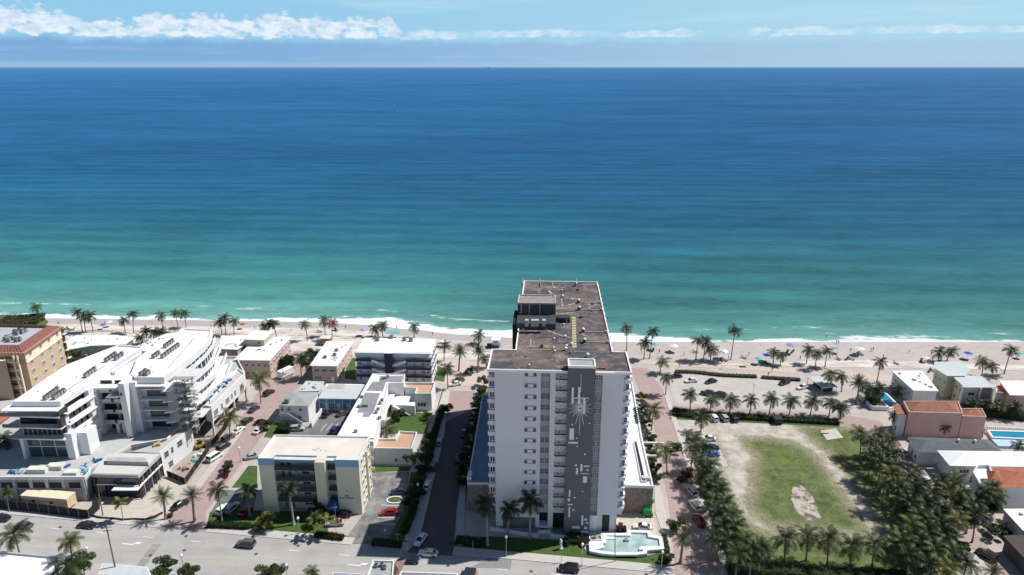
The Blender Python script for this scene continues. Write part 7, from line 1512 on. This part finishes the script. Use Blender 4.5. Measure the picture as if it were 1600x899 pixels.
t, dx, z = pole('flag_pole', 'pole with small orange banner before the cream block entrance', (525, 832), (523, 786), .06, 'pole', metal); MB().box(.05, .95, -.03, .03, 2.6, 4.0).build('banner', orgobj, t)
def sign(label, base, h, w, hh, m, txt=None, name='street_sign', rz=0):
    p = W(*base); t = thing(name, label, 'sign', (p.x, p.y, 0), rz); MB().cyl(0, 0, 0, h, .05, 6).build('post', metal, t); MB().box(-w / 2, w / 2, -.08, -.05, h - hh, h).build('sign_plate', m, t); return t
sg = mat('sign_green', (.02, .22, .10), .5, .05, 1)
sign('small green street name sign at the shaded street corner', (622, 853), 3.4, 1.2, .35, sg); sign('green street name sign at the corner of the open lot', (1143, 896), 3.6, 1.3, .4, sg); sign('thin grey parking sign at the cream block driveway', (603, 850), 4.2, .4, .5, gray); sign('small bus stop sign in the tower lawn by the avenue', (877, 879), 2.8, .4, .5, mat('lime_sign', (.3, .5, .1))); sign('small dark sign beside the tower lawn', (1018, 888), 2.6, .5, .5, dmetal); sign('small dark signal on post by the shaded tower lawn', (739, 864), 3.4, .3, .8, dmetal)
p = W(876, 858); t = thing('statue_column', 'short white column statue at the edge of the tower shadow', 'statue', (p.x, p.y, 0)); MB().cyl(0, 0, 0, .4, .5, 10).build('base', white, t); MB().tube([(0, 0, .4), (0, 0, 1.4), (.05, 0, 2.2), (0, 0, 2.7)], [.34, .28, .33, .16], 10).build('figure', white, t)
# construction fence with screen netting and banners
def netfence(label, pl, h):
    P_ = [W(*q) for q in pl]; o = P_[0]; t = thing('construction_fence', label, 'fence', tuple(o))
    for a, b in zip(P_, P_[1:]):
        d = b - a; n = max(1, round(d.length / 3.0)); an = atan2(d.y, d.x)
        for i in range(n):
            c = a + d * ((i + .5) / n) - o; MB().obox((c.x, c.y, .05), (d.length / n - .12, .05, h - .1), an + random.uniform(-.02, .02)).build('net_panel', blacknet, t)
            c = a + d * (i / n) - o; MB().cyl(c.x, c.y, 0, h + .1, .05, 6).build('fence_post', metal, t)
    return t, o
t, o = netfence('black netted construction fence with a printed banner along the avenue', [(-20, 793), (62, 801), (140, 811), (156, 795), (157, 780)], 2.6)
a, b = W(60, 800), W(86, 803); c = (a + b) / 2 - o; dl = b - a; bn = MB().obox((c.x, c.y - .12, 1.05), (dl.length, .04, 1.1), atan2(dl.y, dl.x)).build('banner', mat('banner_vinyl', (.42, .42, .46), .7, .06, 1), t)
text('COMING', .55, t, (c.x - 1.2, c.y - .02, 1.6), dmetal, 'banner_lettering', atan2(dl.y, dl.x)); text('SOON', .55, t, (c.x + 1.3, c.y - .36, 1.6), dmetal, 'banner_lettering', atan2(dl.y, dl.x))
a, b = W(103, 806), W(118, 807); c = (a + b) / 2 - o; MB().obox((c.x, c.y - .14, .9), (1.6, .04, 1.4), atan2(dl.y, dl.x)).build('banner', mat('faded_banner', (.20, .21, .24), .7, .1, 1), t)
netfence('dark green netted fence along the hotel side street', [(262, 745), (290, 757), (330, 700), (352, 672), (362, 655)], 2.0)
t = thing('silt_barrier', 'long black silt roll lying along the hotel forecourt edge', 'barrier', tuple(W(142, 806))); o = W(142, 806); MB().tube([W(x, y) - o + Vector((0, 0, .15)) for x, y in ((142, 806), (155, 810), (175, 811), (192, 813), (210, 812), (225, 813), (240, 809), (254, 802))], .3, 7).build('roll', blacknet, t)
# construction materials in the yard and on the podium
def prop(name, label, cat, px, py, z, parts, rz=0, group=None):
    p = W(px, py, z); t = thing(name, label, cat, (p.x, p.y, z), rz, group)
    for nm, m, fn in parts: a = MB(); fn(a); a.build(nm, m, t)
    return t
for lb, x, y, z, s in (('stacked pale boards on the hotel podium corner', 60, 737, 6.1, 1), ('pale green topped crate stack on the hotel podium', 88, 732, 6.1, .8), ('cream boxed planter stack beside the lobby roof', 113, 742, 6.1, .7)):
    prop('board_stack', lb, 'board stack', x, y, z, [('boards', mat('pale_board', (.66, .66, .60), .8, .1, 1), lambda a, s=s: [a.box(-2.5 * s, 2.5 * s, -1, 1, k * .3, k * .3 + .26) for k in range(4)]), ('pallet', wood, lambda a, s=s: a.box(-2.4 * s, 2.4 * s, -.9, .9, -.02, .0))])
for lb, x, y, z, m in (('blue tarp covered heap on the left podium edge', 19, 739, 6.1, blueobj), ('turquoise covered heap next to the blue one on the podium', 33, 738, 6.1, mat('muted_teal', (.18, .38, .40))), ('blue drum cluster near the corner pier', 105, 729, 6.1, blueobj), ('pale blue wrapped pallet beside the lobby roof', 135, 729, 6.1, mat('pale_blue_wrap', (.35, .5, .6))), ('turquoise wrapped pallet beside the lobby roof', 134, 738, 6.1, tealobj), ('blue and white equipment on the bright podium deck', 154, 720, 6.1, blueobj), ('turquoise sheet bundle in the construction yard', 305, 722, 0, tealobj), ('rusty rebar heap in the construction yard', 286, 735, 0, mat('rust', (.30, .15, .10), .9, .3, 2)), ('grey block stack in the construction yard', 318, 706, 0, gray), ('white bag pile in the construction yard', 312, 713, 0, white2)):
    prop('material_heap', lb, 'material heap', x, y, z, [('heap', m, lambda a: [a.obox((random.uniform(-1.4, 1.2), random.uniform(-1, 1), 0), (random.uniform(.4, 1.1), random.uniform(.3, .8), random.uniform(.3, .8)), random.uniform(0, 3)) for _ in range(6)])])
prop('forklift', 'yellow wheeled loader working in the construction yard', 'loader', 313, 700, 0, [('body', yellobj, lambda a: a.box(-1.4, 1.2, -.8, .8, .5, 1.5)), ('arm', yellobj, lambda a: a.bar((-.8, 0, 1.5), (1.6, .2, 2.4), .3)), ('cab', carglass, lambda a: a.box(-.6, .5, -.7, .7, 1.5, 2.4)), ('wheels', tyre, lambda a: [a.tube([(x, s * .8, .45), (x, s * 1.0, .45)], .45, 10) for x in (-.9, .9) for s in (-1, 1)])], .7)
prop('forklift', 'yellow boom machine on the white podium roof', 'loader', 246, 697, 7.0, [('body', yellobj, lambda a: a.box(-.8, .8, -.5, .5, .2, .8)), ('boom', yellobj, lambda a: a.bar((-.8, -.8, .7), (1.2, 1.2, 1.2), .25))], .3)
for i, (x, y) in enumerate(((345, 606), (352, 600), (358, 595), (338, 614), (333, 620), (326, 628), (350, 604))): prop('solar_lounger', f'{ordinals(7)[sorted((345, 352, 358, 338, 333, 326, 350)).index(x)]} wrapped furniture stack from left on the hotel street terrace', 'furniture', x, y, 9.4, [('frame', dmetal, lambda a: a.box(-.8, .8, -.4, .4, 0, .4)), ('cover', blueobj if i % 2 else mat('pale_blue_wrap', (.35, .5, .6)), lambda a: a.box(-.7, .7, -.35, .35, .4, .9))], .4 * i, 'blue wrapped terrace furniture')
# parking marks
bay = MB().box(-2.3, 2.3, -.08, .08, .0, .008).mesh('bay_line', wline)
for x, y, an in ((604, 809, -3), (602, 819, -3), (610, 790, -3), (634, 757, -3)): p = W(x, y); tag(link('bay_line', bay, None, (p.x, p.y, .03), radians(an)), kind='structure')
for i in range(6): p = W(506 + i * 9, 668 - i * .5); tag(link('bay_line', bay, None, (p.x, p.y, .03), radians(80)), kind='structure')
p = W(617, 782); t = thing('planted_island', 'oval grass island with white kerb in the cream block parking lot', 'planter', (p.x, p.y, 0)); q = [(2.2 * cos(k * pi / 8), 1.6 * sin(k * pi / 8)) for k in range(16)]; MB().prism(q, 0, .18).build('soil', grassm, t); MB().wallring(q, 0, .24, .3).build('kerb', white2, t)
t = thing('lifeguard_tower', 'white roofed lifeguard hut on blue base left of the tower', 'lifeguard hut', tuple(W(775, 542))); MB().box(-1.8, 1.8, -1.5, 1.5, .8, 1.1).build('platform', blueobj, t)
for x in (-1.6, 1.6):
    for y in (-1.3, 1.3): MB().cyl(x, y, 0, .8, .1).build('stilt', blueobj, t)
MB().box(-1.3, 1.3, -1.0, 1.3, 1.1, 3.2).build('cabin', white, t); MB().box(-1.8, 1.8, -1.6, 1.7, 3.2, 3.4).build('roof', white2, t); window(t, 0, -1.0, 1.9, 1.6, .8, 'F', 2, 1); MB().box(-3.6, -1.9, -1.2, 1.0, 0, 1.1).build('equipment_box', mat('navy_cover', (.02, .04, .12)), t)
# beach umbrellas, people, loungers
def umbrella(label, px, py, m, s=1.0, square=False):
    p = W(px, py); t = thing('beach_umbrella', label, 'beach umbrella', (p.x, p.y, 0), 0, 'beach umbrellas'); MB().cyl(0, 0, 0, 2.0 * s, .04, 5).build('pole', white2, t)
    if square: MB().box(-2.6 * s, 2.6 * s, -1.5 * s, 1.5 * s, 2.0 * s, 2.12 * s).build('canopy', m, t)
    else:
        a = MB(); n = 8; R_ = 1.25 * s; a.add([(0, 0, 2.35 * s)] + [(R_ * cos(2 * pi * k / n), R_ * sin(2 * pi * k / n), 1.85 * s) for k in range(n)], [(0, 1 + k, 1 + (k + 1) % n) for k in range(n)]); a.build('canopy', m, t)
    return t
ub = mat('umbrella_blue', (.03, .12, .45), .8, .1, 1); ul = mat('umbrella_lilac', (.30, .30, .55), .8, .1, 1); uw = mat('umbrella_white', (.75, .76, .8), .8, .1, 1)
for lb, x, y, m, s, sq in (('square turquoise canopy on the sand above the navy-banded block', 615, 527, tealobj, 1.1, True), ('lilac blue umbrella left of the turquoise canopy', 568, 524, ul, 1.3, False), ('small turquoise umbrella by the dead palm', 527, 515, tealobj, .9, False), ('turquoise umbrella behind the right beach palm pair', 1022, 547, tealobj, 1.3, False), ('white umbrella with dark shade right of the tower', 1052, 550, uw, 1.4, False), ('pale lilac umbrella by the three-palm clump', 1129, 560, uw, 1.6, False), ('dark blue umbrella beside the small palms', 1197, 564, ub, 1.3, False), ('turquoise umbrella next to the dark blue one', 1184, 569, tealobj, 1.2, False), ('wide lilac umbrella near the water right of the small palms', 1235, 552, ul, 1.8, False), ('white umbrella group on the middle right beach', 1341, 555, uw, 1.5, False), ('light blue umbrella right of the yellow house roof', 1511, 561, ub, 1.3, False), ('yellow canopy on the promenade behind the beach parking', 1163, 573, mat('pale_yellow_canvas', (.62, .52, .25)), .5, True)): umbrella(lb, x, y, m, s, sq)
lg = MB().box(-.9, .5, -.3, .3, .28, .34).add([(.5, -.3, .3), (1.0, -.3, .7), (1.0, .3, .7), (.5, .3, .3)], [(0, 1, 2, 3)]).box(-.8, -.74, -.28, -.22, 0, .28).box(-.8, -.74, .22, .28, 0, .28).box(.4, .46, -.28, -.22, 0, .28).box(.4, .46, .22, .28, 0, .28).mesh('beach_chair', dmetal)
for i, (x, y) in enumerate(sorted(((102, 515), (107, 515), (113, 516), (500, 519), (526, 517), (1020, 549), (1050, 552), (1086, 551), (1128, 564), (1133, 564), (1190, 569), (1196, 569), (1200, 569), (1230, 551), (1238, 551), (1336, 554), (1342, 554), (1346, 555), (1323, 562), (1330, 562), (1400, 569), (1439, 565), (1452, 581), (1457, 580), (1508, 563), (1162, 560), (1190, 571), (1310, 562)))): p = W(x, y); tag(link('beach_chair', lg, None, (p.x, p.y, .02), random.uniform(0, 3), 1.3), f'{ordinals(28)[i]} dark low beach chair counted along the sand from the left', 'beach chair', 'beach chairs on the sand')
def person_mesh(pose, shirt):
    me = bpy.data.meshes.new('sk'); st = .18 if pose == 'walk' else .06
    V = [(0, 0, .95), (0, 0, 1.2), (0, 0, 1.42), (0, 0, 1.55), (0, 0, 1.68), (-.19, 0, 1.4), (-.25, .03, 1.12), (-.24, -.08, .86), (.19, 0, 1.4), (.25, -.03, 1.12), (.24, .08, .86), (-.1, 0, .9), (-.11, -st, .5), (-.11, -st * 1.6, .07), (.1, 0, .9), (.11, st, .5), (.11, st * 1.3, .07), (-.11, -st * 1.6 - .14, .04), (.11, st * 1.3 - .14, .04)]
    E_ = [(0, 1), (1, 2), (2, 3), (3, 4), (2, 5), (5, 6), (6, 7), (2, 8), (8, 9), (9, 10), (0, 11), (11, 12), (12, 13), (0, 14), (14, 15), (15, 16), (13, 17), (16, 18)]
    R_ = [.15, .14, .15, .06, .11, .07, .05, .04, .07, .05, .04, .1, .07, .045, .1, .07, .045, .04, .04]
    me.from_pydata(V, E_, []); o = bpy.data.objects.new('sk', me); col.objects.link(o); sk = o.modifiers.new('s', 'SKIN')
    for v, r in zip(me.skin_vertices[0].data, R_): v.radius = (r, r * .8)
    me.skin_vertices[0].data[0].use_root = True; o.modifiers.new('d', 'SUBSURF').levels = 1; bpy.context.view_layer.update()
    m2 = bpy.data.meshes.new_from_object(o.evaluated_get(bpy.context.evaluated_depsgraph_get())); bpy.data.objects.remove(o); m2.materials.clear()
    for m in (mat('skin_tone', (.42, .25, .17), .6), shirt, mat('dark_hair', (.03, .02, .015), .8)): m2.materials.append(m)
    for p in m2.polygons: z = p.center.z; p.material_index = 2 if z > 1.7 else (1 if .62 < z < (1.38 if shirt.name != 'swim_trunks' else .98) and abs(p.center.x) < .22 else 0)
    return m2
PM = [person_mesh('walk', mat('swim_trunks', (.03, .05, .12))), person_mesh('stand', mat('coral_shirt', (.5, .12, .1))), person_mesh('walk', mat('black_clothes', (.02, .02, .025))), person_mesh('stand', mat('white_clothes', (.7, .7, .7)))]
for lb, x, y, k in (('person walking along the left surf line near the lone palm', 101, 493, 0), ('person standing at the waterline behind the hotel', 68, 493, 2), ('person in dark clothes at the surf above the hotel roof', 318, 497, 0), ('person standing on wet sand right of the turquoise canopy', 676, 525, 2), ('left one of two people in the shade before the small tan house', 479, 556, 2), ('right one of two people in the shade before the small tan house', 482, 556, 1), ('left person of the pair at the right waterline', 1307, 537, 0), ('right person of the pair at the right waterline', 1310, 538, 2), ('person by the white umbrella group on the right beach', 1329, 550, 2), ('person near the surf right of the white umbrella group', 1361, 549, 2), ('second person near the surf right of the umbrella group', 1364, 549, 1), ('person walking on the promenade by the sea grape hedge', 1200, 588, 2), ('second person walking on the promenade', 1206, 582, 3), ('person sitting out at the far sand by the yellow house', 1442, 562, 1), ('person beside the turquoise umbrella right of the tower', 1030, 552, 2), ('person in the sea foam on the right, wading', 1291, 527, 0), ('person walking across the plaza left of the tower', 722, 600, 1), ('person beside the pale lilac umbrella near the palms', 1138, 562, 3)):
    p = W(x, y); tag(link('person', PM[k], None, (p.x, p.y, -.35 if 'wading' in lb else .0), random.uniform(0, 6)), lb, 'person', 'people on the beach')
xtra = [(92, 508, 2), (164, 508, 0), (238, 506, 3), (268, 507, 1), (330, 512, 2), (398, 515, 0), (455, 520, 3), (540, 514, 2), (620, 515, 1), (665, 535, 3), (700, 540, 2), (735, 545, 0), (1002, 552, 3), (1068, 556, 1), (1105, 552, 2), (1170, 556, 3), (1216, 556, 0), (1250, 562, 2), (1300, 556, 3), (1380, 560, 1), (1420, 552, 2), (1455, 556, 0), (1495, 570, 3), (1530, 560, 2), (1588, 562, 1), (1242, 572, 2), (1128, 577, 3), (1062, 574, 2)]
for i, (x, y, k) in enumerate(xtra): p = W(x, y); tag(link('person', PM[k], None, (p.x, p.y, 0), random.uniform(0, 6)), f'{ordinals(28)[i]} of the scattered distant beachgoers on the open sand', 'person', 'scattered beachgoers')
for lb, x, y, m, s in (('small red umbrella on the sand behind the tan houses', 380, 513, mat('umbrella_red', (.4, .05, .05)), 1), ('white umbrella on the left beach before the surf', 172, 510, uw, 1.1), ('blue umbrella on the left beach near the palm trio', 162, 514, ub, 1), ('white umbrella between lifeguard hut and navy-banded block', 690, 541, uw, 1.1), ('pale blue umbrella between the small palms and the white umbrella group', 1308, 552, mat('umbrella_pale_blue', (.25, .42, .62)), 1.1), ('white umbrella below the pair of palms behind the yellow house', 1445, 566, uw, 1), ('turquoise umbrella at the far right sand', 1592, 560, tealobj, 1.1)): umbrella(lb, x, y, m, s)
# far boats
for lb, x, y, s in (('tiny white boat far out on the left horizon', 58, 116, 14), ('tiny white motorboat out at sea upper left of the tower', 617, 165, 4), ('long low grey ship on the horizon centre', 764, 106.6, 130), ('small pale sail far out at mid left', 255, 129, 5)):
    p = W(x, y, -.5); t = thing('boat' if s < 50 else 'cargo_ship', lb, 'boat' if s < 50 else 'ship', (p.x, p.y, -.6)); 
    MB().prism([(-s, -s * .22), (s * .6, -s * .22), (s, 0), (s * .6, s * .22), (-s, s * .22)], 0, s * .22).build('hull', white2 if s < 50 else mat('hazy_hull', (.22, .30, .42)), t); MB().box(-s * .6, -s * .1, -s * .15, s * .15, s * .22, s * .5).build('cabin', white2 if s < 50 else mat('hazy_hull', (.22, .30, .42)), t)
